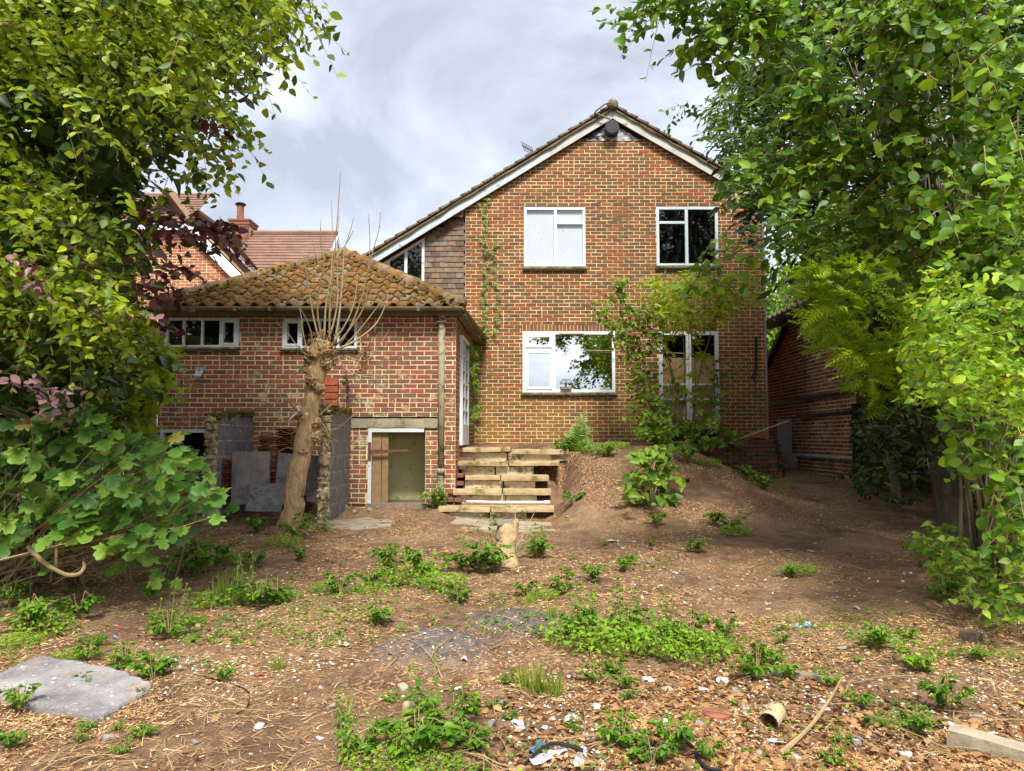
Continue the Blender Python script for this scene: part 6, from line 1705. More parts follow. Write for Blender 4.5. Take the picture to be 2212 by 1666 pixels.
sO, sK = [], []
for k, s in enumerate(stems):
    dz_ = random.uniform(-.5, .2); n = len(s)
    pts = [at(u, v, 13.9 + dz_*i/n) for i, (u, v) in enumerate(s)]
    q = MB(); o_ = limb(q, pts, .018, .004, 6, .1, 5); q.build("stem", M['bark_grey' if k in (0, 1, 2, 8) else 'twig'], sp, smooth=True)
    for i, p in enumerate(o_):
        f = i/len(o_)
        if k in (0, 1, 2, 3, 8, 9) and f < .62 and random.random() < .8: continue
        for _ in range(4 if k < 9 else 0): sO.append((p + Vector((random.gauss(0, .06), random.gauss(0, .08), random.gauss(0, .06))))[:]); sK.append(k)
O = np.array(sO); sK = np.array(sK)
D = np.stack([RNG.normal(0, .8, len(O)), RNG.normal(-.3, .6, len(O)), RNG.normal(.1, .4, len(O))], 1)
mk = np.isin(sK, (0, 1, 2, 8))
for (m_, kind, size, mat, nn) in ((~mk, 'round', .078, M['sapling'], 3), (mk, 'lance', .10, M['lime_leaf'], 9)):
    P, X, Nn, S, tw = sprays(O[m_], D[m_], RNG.uniform(.14, .3, m_.sum()), nn, size, .25, nrm=(0, -.6, .6), jit=.4)
    leaf_obj("foliage", kind, P, X, Nn, S, mat, sp); twig_obj("twigs", [(t, .003, .001) for t in tw], M['twig'], sp)
cr = [(1385, 640), (1400, 600), (1440, 590), (1470, 605), (1500, 585), (1560, 600), (1610, 590), (1640, 610), (1650, 650), (1600, 665), (1560, 690), (1500, 680), (1470, 700), (1420, 690), (1390, 680)]
O = volume(260, (2.0, 12.6, 3.3), (5.5, 14.3, 5.2), cr)
D = np.stack([RNG.normal(.2, .8, len(O)), RNG.normal(-.3, .6, len(O)), RNG.normal(.0, .4, len(O))], 1)
P, X, Nn, S, tw = sprays(O, D, RNG.uniform(.2, .4, len(O)), 8, .10, .25, nrm=(0, -.5, .7)); leaf_obj("lime_top", 'lance', P, X, Nn, S*1.1, M['lime_leaf'], sp); twig_obj("lime_twigs", [(t, .003, .001) for t in tw], M['twig'], sp)
lo = volume(100, (2.2, 12.9, 1.35), (4.6, 14.2, 2.4), [(1340, 900), (1400, 880), (1470, 900), (1520, 910), (1570, 930), (1580, 960), (1520, 975), (1420, 970), (1360, 950)])
D = RNG.normal(0, .7, (len(lo), 3)) + np.array([0, -.4, .3]); P, X, Nn, S, tw = sprays(lo, D, RNG.uniform(.15, .3, len(lo)), 6, .10, .2, nrm=(0, -.6, .6)); leaf_obj("base_foliage", 'heart', P, X, Nn, S, M['sapling'], sp); twig_obj("base_twigs", [(t, .003, .001) for t in tw], M['twig'], sp)

ms = empty("mound_shrub", ground_at(1408, 1105), "glossy broad leaved shrub growing on the earth bank", "shrub"); mb_ = ms.location.copy()
O = volume(62, (mb_.x-.7, mb_.y-.4, mb_.z), (mb_.x+.7, mb_.y+1.2, mb_.z+1.3), [(1372, 985), (1400, 965), (1430, 975), (1452, 1010), (1455, 1050), (1450, 1090), (1420, 1108), (1385, 1100), (1365, 1060), (1370, 1010)])
D = np.stack([RNG.normal(0, .6, len(O)), RNG.normal(-.5, .4, len(O)), RNG.normal(.2, .4, len(O))], 1)
P, X, Nn, S, tw = sprays(O, D, RNG.uniform(.12, .25, len(O)), 5, .125, .3, nrm=(0, -.65, .6), jit=.35); leaf_obj("foliage", 'heart', P, X, Nn, S, M['sapling'], ms)
twig_obj("stems", [(t, .004, .0015) for t in tw] + [(np.array([np.array(mb_), (np.array(mb_)+o)/2 + np.array([0, .05, .1]), o]), .012, .004) for o in O[::6]], M['twig'], ms, 4)

fn = empty("fern", at(1245, 985, 12.9), "upright green fern at the head of the stone steps", "fern"); fb = fn.location.copy()
tips = [(1268, 876), (1252, 893), (1236, 915), (1220, 932), (1208, 955), (1202, 976), (1276, 918), (1282, 948), (1262, 900)]
for (u, v) in tips:
    t = at(u, v, 12.9 + random.uniform(-.25, .2)); c = fb.lerp(t, .55) + Vector(((fb.x-t.x)*.12, -.05, .06)); pts = [fb + Vector((0, 0, -.05)), c, t]; n = 16; P = []; X = []
    for i in range(n):
        f = .15 + .85*i/n; p = (1-f)**2*pts[0] + 2*f*(1-f)*pts[1] + f*f*pts[2]; d = ((pts[1]-pts[0])*(1-f) + (pts[2]-pts[1])*f).normalized(); s_ = d.cross(Vector((0, -1, .2))).normalized()
        for g_ in (1, -1): P.append(p[:]); X.append((s_*g_ + d*.45)[:])
    P, X = np.array(P), np.array(X); S = np.repeat(.15*(1-np.linspace(0, 1, n)**1.5)+.025, 2)
    fo = leaf_obj("frond", 'lance', P, X, np.tile(np.array([0, -.8, .4]), (2*n, 1)), S, M['fern'], fn, stuff=False)
    twig_obj("rachis", [(np.array([p[:] for p in pts]), .004, .0015)], M['shoot'], fo)

# creeper up the house wall and over the outbuilding corner
cv = empty("wall_creeper", at(1060, 720, HY-.03), "thin creeper with five fingered leaves climbing the house wall", "creeper")
segs = []; P = []
for (pts, dens) in (([(1050, 735), (1046, 690), (1048, 640), (1052, 580), (1048, 520), (1050, 470), (1049, 425)], 1.0), ([(1072, 718), (1070, 680), (1073, 640), (1068, 590), (1065, 545), (1068, 520)], .55), ([(1028, 760), (1030, 735), (1040, 725)], 2)):
    q = MB(); o_ = limb(q, [at(u, v, HY-.03) for u, v in pts], .006, .002, 5, .1, 6); segs.append((np.array([p[:] for p in o_]), .006, .002))
    for p in o_:
        for _ in range(int(dens*2)): P.append((p + Vector((random.gauss(0, .055), -.03-random.random()*.05, random.gauss(0, .05))))[:])
P = np.array(P); P = np.repeat(P, 4, 0); n = len(P); a = np.tile(np.array([-1.1, -.35, .35, 1.1]), n//4) + RNG.normal(0, .15, n)
leaf_obj("leaves", 'lance', P, np.stack([np.sin(a), -.3+0*a, -np.cos(a)], 1), np.tile(np.array([0, -.9, .3]), (n, 1)) + RNG.normal(0, .2, (n, 3)), RNG.uniform(.05, .085, n), M['creeper'], cv)
twig_obj("stems", segs, M['shoot_dark'], cv, 4)
cv = empty("corner_creeper", SW(2.6, .1, 2.8), "dark creeper hanging down the outbuilding side wall by the gutter", "creeper")
P = [SW(random.uniform(1.6, 3.2), random.uniform(.03, .14), z) for z in list(RNG.uniform(2.5, 3.3, 45)) + list(RNG.uniform(1.7, 2.6, 22))]
segs = [(np.array([SW(s, .03, 3.2), SW(s+.1, .05, 2.6), SW(s+.05, .03, 1.8)]), .006, .003) for s in (1.9, 2.5, 2.9)]
P = np.repeat(np.array(P), 4, 0); n = len(P); a = np.tile(np.array([-1.1, -.35, .35, 1.1]), n//4)
leaf_obj("leaves", 'lance', P, np.stack([np.sin(a), -.4+0*a, -np.cos(a)], 1), np.tile(np.array([.5, -.8, .3]), (n, 1)) + RNG.normal(0, .25, (n, 3)), RNG.uniform(.08, .13, n), M['creeper'], cv); twig_obj("stems", segs, M['shoot_dark'], cv, 4)

# ---------------------------------------------------------------- weeds
def weed_proto(kind, seed):
    """returns (stem mesh, leaf mesh) about 1 m across at scale 1, base at the origin"""
    rs = np.random.default_rng(seed); P, X, N, S, segs = [], [], [], [], []
    if kind == 'bramble':      # arching stems with toothed three-part leaves
        for i in range(9):
            a = rs.uniform(0, 6.28); l = rs.uniform(.25, .6); hgt = rs.uniform(.2, .55); pts = [np.array([0, 0, -.03]), np.array([math.cos(a)*l*.4, math.sin(a)*l*.4, hgt]), np.array([math.cos(a)*l, math.sin(a)*l, hgt*.8])]
            segs.append((np.array(pts), .009, .003))
            for t in np.linspace(.25, 1, 6):
                p = (1-t)**2*pts[0] + 2*t*(1-t)*pts[1] + t*t*pts[2]; b = a + rs.uniform(-1.2, 1.2)
                for db in (-.8, 0, .8): P.append(p + rs.normal(0, .015, 3)); X.append([math.cos(b+db), math.sin(b+db), rs.uniform(-.3, .25)]); N.append([rs.normal(0, .25), rs.normal(-.2, .25), 1]); S.append(rs.uniform(.10, .19))
    elif kind == 'nettle':     # upright stems, opposite leaves
        for i in range(7):
            b0 = np.array([rs.normal(0, .16), rs.normal(0, .16), -.03]); tp = b0 + np.array([rs.normal(0, .1), rs.normal(0, .1), rs.uniform(.45, .95)]); segs.append((np.array([b0, (b0+tp)/2+rs.normal(0, .02, 3), tp]), .009, .004))
            for j, t in enumerate(np.linspace(.2, 1, 7)):
                p = b0 + (tp-b0)*t; b = j*1.57 + rs.uniform(-.3, .3)
                for s in (0, 3.14159): P.append(p); X.append([math.cos(b+s), math.sin(b+s), -.15]); N.append([0, -.2, 1]); S.append(rs.uniform(.12, .2)*(1.15-.5*t))
    elif kind == 'patch':      # low spreading leafy patch
        for i in range(420):
            a = rs.uniform(0, 6.28); r = math.sqrt(rs.random())*.5; p = np.array([math.cos(a)*r, math.sin(a)*r, rs.uniform(.005, .20)*(1.2-r)])
            P.append(p); b = rs.uniform(0, 6.28); X.append([math.cos(b), math.sin(b), rs.uniform(-.2, .3)]); N.append([rs.normal(0, .3), rs.normal(-.25, .3), 1]); S.append(rs.uniform(.03, .095))
            if i % 5 == 0: segs.append((np.array([[p[0]*.8, p[1]*.8, -.02], p]), .004, .002))
    elif kind == 'tuft':
        for i in range(70):
            a = rs.uniform(0, 6.28); P.append(np.array([rs.normal(0, .08), rs.normal(0, .08), -.02])); X.append([math.cos(a)*.6, math.sin(a)*.6, rs.uniform(.5, 1.3)]); N.append([math.cos(a), math.sin(a), .4]); S.append(rs.uniform(.15, .42))
        segs.append((np.array([[0, 0, -.03], [.02, 0, .3]]), .004, .002))
    V, T, R = leaves_arrays({'bramble': 'ovate', 'nettle': 'ovate', 'patch': 'ovate', 'tuft': 'blade'}[kind], np.array(P), np.array(X, float), np.array(N, float), np.array(S), rs.random(len(P)))
    lm = tri_mesh("foliage", V, T, R)
    q = MB()
    for pts, r0, r1 in segs: q.tube([Vector(p) for p in pts], [r0 + (r1-r0)*i/(len(pts)-1) for i in range(len(pts))], 4, cap=False)
    return q.mesh("stems"), lm
WP = {}
for k in ('bramble', 'nettle', 'patch', 'tuft'):
    WP[k] = [weed_proto(k, 100+i) for i in range(4)]
    for s_, l_ in WP[k]: s_.materials.append(M['twig']); l_.materials.append({'bramble': M['weed'], 'nettle': M['weed'], 'patch': M['weed_light'], 'tuft': M['grass']}[k])
WL = {'bramble': ("bramble_weed", "low bramble seedling with toothed leaves", "weed", "bramble seedlings"),
      'nettle': ("nettle_weed", "upright weed with paired leaves", "weed", "upright weeds"),
      'patch': ("weed_patch", "patch of light green weeds", "weed", "weed patches"),
      'tuft': ("grass_tuft", "small tuft of pale grass", "grass", "grass tufts")}
wcount = 0
LM = [(632, 1140, "by the pollarded trunk"), (1095, 1210, "around the split tree stump"), (160, 1500, "around the broken paving slab"), (880, 1090, "at the store opening"), (1390, 1390, "in the big green patch of the middle yard"), (1400, 1080, "near the glossy shrub on the bank"), (1250, 1000, "at the head of the stone steps"), (1640, 1030, "below the curved brick wall"), (950, 1400, "by the grey ash heap"), (900, 1600, "around the small sawn stump"), (1670, 1560, "near the rusty tin can"), (1735, 1364, "near the pale blue wrapper"), (2140, 1620, "near the concrete post"), (2100, 1300, "under the hazel stems"), (350, 1200, "below the sycamore shrub"), (1180, 1630, "near the blue rag"), (1740, 1240, "on the trodden path by the bank")]
def near(u, v): return min(LM, key=lambda t: (t[0]-u)**2 + (2.2*(t[1]-v))**2)[2]
def weed(kind, u, v, w, label=None, hs=1.35):
    global wcount
    p = ground_at(u, v); s = w/F_D*p.y / (1.0 if kind != 'tuft' else .6)
    st, lf = WP[kind][wcount % 4]; wcount += 1
    nm, lab, cat, grp = WL[kind]
    r = bpy.data.objects.new(nm, None); COL.objects.link(r); r.empty_display_size = .1; r.location = p
    tag(r, label or (lab + " " + near(u, v)), cat, None if label else (grp + " " + near(u, v)))
    rz2 = random.uniform(0, 6.28)
    for name, me in (("stems", st), ("foliage", lf)):
        o = bpy.data.objects.new(name, me); COL.objects.link(o); o.parent = r; o.scale = (s, s, s*hs); o.rotation_euler = (0, 0, rz2); o["kind"] = "stuff"
    return r
weed('bramble', 1045, 1240, 115, "large bramble clump sprouting beside the split tree stump", 1.25); weed('nettle', 1035, 1225, 95, "tall nettle clump against the split tree stump")
weed('bramble', 1010, 1235, 80); weed('bramble', 1160, 1205, 75); weed('nettle', 1165, 1195, 60)
for (k, u, v, w) in (('bramble', 850, 1235, 95), ('patch', 880, 1262, 130), ('bramble', 915, 1250, 90), ('nettle', 835, 1245, 70), ('patch', 950, 1275, 120), ('bramble', 800, 1262, 60), ('bramble', 990, 1305, 60), ('nettle', 990, 1298, 45), ('patch', 800, 1285, 80), ('bramble', 735, 1285, 75), ('patch', 700, 1275, 70), ('bramble', 815, 1352, 70), ('nettle', 812, 1345, 45),
    ('bramble', 1135, 1285, 55), ('bramble', 1215, 1280, 75), ('patch', 1180, 1290, 60), ('bramble', 1280, 1255, 65), ('bramble', 1345, 1232, 55), ('tuft', 1145, 1300, 40), ('bramble', 1355, 1215, 40),
    ('nettle', 535, 1300, 90), ('bramble', 560, 1310, 95), ('patch', 470, 1305, 110), ('bramble', 600, 1300, 80), ('patch', 620, 1290, 70), ('tuft', 480, 1300, 80), ('tuft', 510, 1280, 70), ('bramble', 365, 1385, 85), ('nettle', 370, 1370, 85), ('bramble', 320, 1300, 70), ('bramble', 60, 1365, 110), ('patch', 100, 1365, 130), ('bramble', 20, 1310, 80), ('bramble', 170, 1335, 90), ('patch', 40, 1400, 90), ('bramble', 190, 1440, 70), ('patch', 150, 1435, 80), ('bramble', 330, 1475, 90), ('nettle', 345, 1470, 55), ('bramble', 270, 1450, 70), ('bramble', 40, 1545, 85), ('bramble', 310, 1605, 50), ('bramble', 265, 1635, 45), ('bramble', 20, 1620, 70), ('bramble', 480, 1478, 55), ('tuft', 600, 1445, 45), ('patch', 415, 1345, 60),
    ('bramble', 640, 1165, 80), ('nettle', 700, 1150, 45), ('bramble', 560, 1150, 60), ('patch', 610, 1180, 80), ('nettle', 945, 1095, 55), ('bramble', 935, 1100, 60), ('bramble', 800, 1090, 55), ('nettle', 815, 1085, 40), ('nettle', 790, 1088, 35), ('bramble', 480, 1215, 70), ('nettle', 405, 1240, 110), ('bramble', 430, 1235, 110), ('patch', 500, 1215, 70), ('bramble', 550, 1220, 55), ('bramble', 650, 1205, 50),
    ('bramble', 1575, 1150, 60), ('patch', 1590, 1160, 70), ('bramble', 1540, 1140, 45), ('patch', 1730, 1238, 75), ('bramble', 1705, 1245, 50), ('bramble', 1500, 1195, 55), ('bramble', 1420, 1140, 50), ('bramble', 1240, 1095, 50), ('nettle', 1215, 1010, 40), ('bramble', 1215, 1020, 50), ('patch', 1290, 975, 70), ('patch', 1330, 965, 60), ('bramble', 1310, 985, 50), ('bramble', 1585, 975, 50), ('bramble', 1560, 985, 55), ('bramble', 1655, 1062, 60), ('nettle', 1690, 1068, 40), ('bramble', 1610, 1035, 50), ('bramble', 1480, 1000, 60), ('patch', 1530, 1005, 60),
    ('patch', 1260, 1390, 170), ('nettle', 1270, 1375, 110), ('patch', 1330, 1400, 190), ('bramble', 1350, 1370, 110), ('nettle', 1340, 1350, 95), ('patch', 1420, 1395, 190), ('nettle', 1440, 1375, 90), ('patch', 1490, 1415, 170), ('bramble', 1490, 1390, 100), ('patch', 1550, 1400, 120), ('bramble', 1570, 1375, 70), ('bramble', 1240, 1370, 90),
    ('bramble', 1635, 1465, 100), ('nettle', 1630, 1455, 80), ('bramble', 1700, 1470, 60), ('bramble', 1680, 1440, 60), ('bramble', 1890, 1415, 90), ('bramble', 1985, 1460, 90), ('bramble', 2050, 1545, 110), ('bramble', 1975, 1590, 90), ('patch', 1930, 1570, 80), ('bramble', 2030, 1300, 70), ('nettle', 2045, 1300, 60), ('bramble', 1860, 1530, 60), ('bramble', 1820, 1605, 50), ('bramble', 1795, 1490, 55), ('bramble', 1690, 1395, 40), ('bramble', 1960, 1395, 50), ('bramble', 2110, 1430, 50),
    ('tuft', 1165, 1490, 90), ('tuft', 1200, 1500, 70), ('tuft', 1130, 1480, 60), ('tuft', 1195, 1330, 40), ('bramble', 1280, 1470, 60), ('bramble', 1330, 1455, 60), ('bramble', 1345, 1490, 60), ('bramble', 1100, 1470, 45), ('bramble', 1345, 1620, 100), ('bramble', 1450, 1625, 110), ('bramble', 1410, 1655, 90), ('nettle', 1320, 1620, 60), ('bramble', 1800, 1650, 60), ('bramble', 1530, 1640, 70)):
    weed(k, u, v, w)
# small seedlings thinly spread between them
for i in range(95):
    u, v = random.uniform(20, 2050), random.uniform(1170, 1640)
    if (u > 1500 and v < 1350) or (350 < u < 800 and v > 1400) or (820 < u < 1180 and 1330 < v < 1460): continue
    weed(random.choice(('bramble', 'bramble', 'nettle')), u, v, random.uniform(18, 44)*(.7+.5*(v-1150)/500), None, random.uniform(.7, 1.4))
# the big foreground weed clump in the bottom middle
for (k, u, v, w, h) in (('nettle', 940, 1600, 150, 1.25), ('bramble', 900, 1640, 170, 1.1), ('bramble', 985, 1590, 120, 1.3), ('nettle', 870, 1655, 120, .9), ('patch', 820, 1665, 150, 1.0), ('nettle', 765, 1650, 95, 1.5), ('bramble', 1010, 1620, 110, 1.0), ('bramble', 910, 1530, 70, 1.0), ('nettle', 745, 1590, 60, 1.6), ('patch', 930, 1675, 140, 1), ('bramble', 790, 1640, 100, 1.2)):
    weed(k, u, v, w, None, h)

# ---------------------------------------------------------------- litter that nobody could count
def scatter(n, dens, umin=-60, umax=2270):
    """points on the ground, even over the picture's ground area rather than by area so that far ground is not starved"""
    out = []
    while len(out) < n:
        u = RNG.uniform(umin, umax, 4000); v = RNG.uniform(1000, 1700, 4000); v = np.where(RNG.random(4000) < .5, v, RNG.uniform(1180, 1700, 4000))
        Yg = np.full(4000, 2.2); 
        for _ in range(60):
            a, b = (u-CX)/F_D, (CY-v)/F_D; k = Yg/(CP-b*SP); x = a*k; z = EYE+(SP+b*CP)*k
            d = z - height(x, Yg, False); Yg = Yg + np.where(d > 0, np.clip(d*1.2, .002, .5), -.01)
        a, b = (u-CX)/F_D, (CY-v)/F_D; k = Yg/(CP-b*SP); x = a*k; z = EYE+(SP+b*CP)*k
        ok = (np.abs(z-height(x, Yg, False)) < .03) & (Yg < 14) & ~((x < -.85) & (Yg > 11.8))
        ok &= RNG.random(4000) < dens(x, Yg, u, v)
        for i in np.nonzero(ok)[0]: out.append((x[i], Yg[i]))
    out = np.array(out[:n]); return np.column_stack([out, height(out[:, 0], out[:, 1])])
patchy = lambda x, y, s, f: np.clip(vnoise(x*f, y*f, s)*2.2+.55, .04, 1)
left_rich = lambda x, y, u, v: patchy(x, y, 9, 1.1) * np.where(((u > 1500) & (v < 1330)) | ((u > 1195) & (v < 1165)), .07, np.where((u > 350) & (u < 820) & (v > 1400), .35, np.where((u > 820) & (u < 1250) & (v > 1310) & (v < 1460), .15, 1.0)))
def flat_bits(name, n, dens, lo, hi, asp, mat, lift=.006, tilt=.35, kind='quad'):
    P = scatter(n, dens); n = len(P); P[:, 2] += lift
    a = RNG.uniform(0, 6.28, n); L_ = RNG.uniform(lo, hi, n)*(.55 + .45*np.clip(P[:, 1]/7, 0, 1.6)); w = L_*RNG.uniform(asp*.6, asp*1.4, n)
    X = unit(np.stack([np.cos(a), np.sin(a), RNG.normal(0, tilt*.6, n)], 1)); N = unit(np.stack([RNG.normal(0, tilt, n), RNG.normal(0, tilt, n), np.ones(n)], 1)); Y = unit(np.cross(N, X)); N = np.cross(X, Y)
    if kind == 'quad':   # thin split chip: a wedge with a raised back edge
        base = np.array([(-.5, -.5, 0), (.5, -.4, 0), (.46, .5, 0), (-.42, .45, 0), (-.4, -.1, .35), (.42, .05, .35)])
        T = np.array([(0, 1, 5), (0, 5, 4), (1, 2, 5), (2, 3, 4), (2, 4, 5), (3, 0, 4)])
        V = P[:, None] + base[None, :, :1]*X[:, None]*L_[:, None, None] + base[None, :, 1:2]*Y[:, None]*w[:, None, None] + base[None, :, 2:]*N[:, None]*(w[:, None, None]*.6)
    else:                # angular crumb
        base = np.array([(-.5, -.3, 0), (.3, -.5, .05), (.5, .3, 0), (-.2, .5, .05), (0, 0, .7)]); T = np.array([(0, 1, 4), (1, 2, 4), (2, 3, 4), (3, 0, 4)])
        V = P[:, None] + base[None, :, :1]*X[:, None]*L_[:, None, None] + base[None, :, 1:2]*Y[:, None]*w[:, None, None] + base[None, :, 2:]*N[:, None]*(w[:, None, None]*.6) * (1+RNG.normal(0, .1, (n, 5, 1)))
    k = len(base); TT = (T[None] + (np.arange(n)*k)[:, None, None]).reshape(-1, 3)
    o = link(name, tri_mesh(name, V.reshape(-1, 3), TT, np.repeat(RNG.random(n), k)), mat); return o
tag(flat_bits("wood_chippings", 42000, left_rich, .008, .042, .24, M['chips']), "pale wood chippings strewn over the earth", "chippings", kind="stuff")
tag(flat_bits("straw_litter", 5200, lambda x, y, u, v: patchy(x, y, 4, .9)*np.where((u > 1500) & (v < 1330), .5, 1), .03, .12, .04, M['chips'], .010, .22), "dry straw and splinters lying on the ground", "straw", kind="stuff")
P = scatter(5200, lambda x, y, u, v: patchy(x, y, 14, .8)*np.where((v > 1440) & (u > 1000), 1, np.where((u > 1600) & (v > 1330), .9, np.where(u < 500, .45, .13)))); P[:, 2] += .01; n = len(P)
a = RNG.uniform(0, 6.28, n)
tag(leaf_obj("dead_leaves", 'ovate', P, np.stack([np.cos(a), np.sin(a), RNG.normal(.1, .25, n)], 1), np.stack([RNG.normal(0, .8, n), RNG.normal(-.1, .8, n), np.ones(n)], 1), RNG.uniform(.018, .055, n), M['dead_leaf']), "brown dead leaves lying in drifts", "dead leaves", kind="stuff")
tag(flat_bits("rubble_crumbs", 2100, lambda x, y, u, v: patchy(x, y, 17, 1.3)*np.where((u > 250) & (u < 900) & (v > 1420), 1, np.where((v > 1450) & (u > 1100), .8, .13)), .008, .032, .8, M['bits'], .003, .2, 'crumb'), "white plaster crumbs and glass chips scattered in the dirt", "rubble", kind="stuff")
# tiny sprouts that blur the edges of the weed patches
P = scatter(1500, lambda x, y, u, v: np.clip(vnoise(x*1.4, y*1.4, 31)*3.2-.15, 0, 1)*np.where((u > 1050) & (v > 1430), .12, 1)*np.where((u > 1500) & (v < 1330), .12, np.where((u > 350) & (u < 800) & (v > 1400), .2, 1))); P = np.repeat(P, 4, 0) + RNG.normal(0, .022, (len(P)*4, 3))*np.array([1, 1, .35]); P[:, 2] += .02; n = len(P); a = RNG.uniform(0, 6.28, n)
tag(leaf_obj("tiny_sprouts", 'ovate', P, np.stack([np.cos(a), np.sin(a), RNG.normal(.25, .3, n)], 1), np.stack([RNG.normal(0, .3, n), RNG.normal(-.2, .3, n), np.ones(n)], 1), RNG.uniform(.012, .034, n), M['weed']), "tiny green sprouts dusted over the soil", "sprouts", kind="stuff")
# thin dead twigs
segs = []
P = scatter(130, lambda x, y, u, v: patchy(x, y, 21, 1.0)*np.where(v > 1330, 1, .35))
for p in P:
    a = RNG.uniform(0, 6.28); l = RNG.uniform(.12, .5); k = RNG.normal(0, .3); pts = []
    for i in range(5):
        t = i/4; x, y = p[0]+math.cos(a+k*t)*l*t, p[1]+math.sin(a+k*t)*l*t; pts.append((x, y, float(height(x, y))+.012+.02*math.sin(3.1*t)))
    segs.append((np.array(pts), RNG.uniform(.002, .005), .0015))
tag(twig_obj("dead_twigs", segs, M['twig'], None, 5), "thin dead twigs lying across the yard", "twigs", kind="stuff")

# ---------------------------------------------------------------- things lying about
def lay(name, u, v, me, mat, label, cat, rot=(0, 0, 0), dz=.0, group=None):
    p = ground_at(u, v); p.z += dz
    return tag(link(name, me, mat, None, loc=p, rot=rot), label, cat, group)
def slab_mesh(px, thick, seed, zoff=0.0):
    """a broken flat slab from its corner points on the ground"""
    cs = [ground_at(u, v) for u, v in px]; c = sum(cs, Vector())/len(cs)
    mm = np.array([[p.x-c.x, p.y-c.y, 1] for p in cs]); pl = np.linalg.lstsq(mm, np.array([p.z for p in cs]), rcond=None)[0]; base = pl[2] + .012
    pts = []
    n = len(cs); rs = random.Random(seed)
    for i in range(n):
        a, b = cs[i], cs[(i+1) % n]; k = 7
        for j in range(k):
            p = a.lerp(b, j/k); nrm = Vector((b.y-a.y, a.x-b.x, 0)).normalized(); w = 0 if j == 0 else rs.uniform(-.012, .012); pts.append((p.x-c.x+nrm.x*w, p.y-c.y+nrm.y*w))
    m = len(pts); vs = []; fs = []
    for (f, z) in ((1.0, -.04), (1.0, thick*.55), (.985, thick), (.66, thick), (.33, thick)):
        for x, y in pts: vs.append((x*f, y*f, z + pl[0]*x*f + pl[1]*y*f))
    vs.append((0, 0, thick)); K = 5
    for r in range(K-1):
        for i in range(m): fs.append((r*m+i, r*m+(i+1) % m, (r+1)*m+(i+1) % m, (r+1)*m+i))
    for i in range(m): fs.append(((K-1)*m+i, (K-1)*m+(i+1) % m, K*m))
    me = bpy.data.meshes.new("slab"); me.from_pydata(vs, [], fs); me.update(); bm = bmesh.new(); bm.from_mesh(me); bmesh.ops.recalc_face_normals(bm, faces=bm.faces); bm.to_mesh(me); bm.free()
    return me, Vector((c.x, c.y, base - .01))
for (px, th, lab, mat, sd) in (([(-60, 1500), (85, 1441), (245, 1466), (326, 1494), (312, 1513), (262, 1540), (214, 1564), (100, 1545), (-40, 1525)], .03, "broken grey paving slab lying flat in the chippings", 'slab_ground', 1),
                       ([(705, 1128), (790, 1120), (850, 1128), (845, 1143), (760, 1150), (700, 1143)], .012, "worn flat paving stone near the pollarded trunk", 'concrete', 2),
                       ([(985, 1125), (1190, 1128), (1210, 1142), (1090, 1150), (960, 1140)], .006, "long flat paving stone at the foot of the steps", 'concrete', 3)):
    me, loc = slab_mesh(px, th, sd); tag(link("paving_slab", me, M[mat], None, loc=loc), lab, "slab")
# tall split stump
sb = ground_at(1095, 1222)
ts = empty("tree_stump", sb, "pale split tree stump with an axe cut top among the brambles", "stump"); h_ = 92/F_D*sb.y
me = bpy.data.meshes.new("stump"); q = MB(); n = 14
q.tube([sb + Vector((0, 0, -.08)), sb + Vector((.0, 0, .04)), sb + Vector((-.01, 0, h_*.4)), sb + Vector((.015, 0, h_*.75)), sb + Vector((.02, 0, h_*.96)), sb + Vector((.015, 0, h_))], [.155, .128, .108, .108, .112, .085], 22, wob=.4)
st_ = q.build("trunk", M['cut_wood'], ts, smooth=True)
q = MB(); t = sb + Vector((-.045, -.01, h_*.93)); q.prism([t + Vector(v_) for v_ in ((-.14, -.06, -.01), (.0, -.09, .0), (.12, -.06, .03), (.13, .06, .035), (.0, .09, .02), (-.14, .05, .0))], (0, 0, .02)); q.build("cut_top", M['wood_grey'], ts)
for i in range(9):
    a = at(1112+random.uniform(-6, 8), 1190, sb.y+random.uniform(-.03, .05)); b = at(1118+random.uniform(-18, 38), 1105+random.uniform(-5, 60), sb.y+random.uniform(-.1, .1)); q = MB(); q.tube([a, a.lerp(b, .5)+Vector((.01, 0, .01)), b], [.006, .005, .003], 5); q.build("shoot", M['shoot'], ts)
# small cut stump in front
sb = ground_at(886, 1585); h_ = 62/F_D*sb.y
ts = empty("small_stump", sb, "short sawn stump with a pale flat top beside the weeds", "stump")
q = MB(); q.tube([sb + Vector((0, 0, -.05)), sb + Vector((0, 0, h_*.5)), sb + Vector((0, 0, h_))], [.042, .038, .039], 14, wob=.2); q.build("trunk", M['bark_pollard'], ts, smooth=True)
q = MB(); q.tube([sb + Vector((0, 0, h_)), sb + Vector((0, 0, h_+.004))], .036, 14); q.build("cut_top", M['cut_wood'], ts)
# tin can on its side
p = ground_at(1672, 1568); R = .05
cn = empty("tin_can", p, "rusty cream tin can lying on its side in the litter", "can")
d = Vector((.09, .14, .01)); a = p + Vector((-.05, -.06, R*.9)); q = MB(); q.tube([a, a + d], R, 16, cap=False); q.tube([a, a + d*.98], R*.93, 16, cap=False); q.add(*[x for x in ([tuple(a + d*.98 + Vector((math.cos(t)*R*.95*.84, -math.cos(t)*R*.95*.54, math.sin(t)*R*.95))) for t in np.linspace(0, 6.28, 16, False)], [tuple(range(16))])]); q.build("body", plain("rusty cream tin", (.55,.43,.25), .2, 12, .5, .2, dirt=((.2,.09,.03), .52, .6, 20)), cn)
for t in (0, .985): q = MB(); c = a + d*t; dn_ = d.normalized(); q.tube([c - dn_*.003, c + dn_*.004], R*1.05, 16, cap=False); q.build("rim", M['steel'], cn)
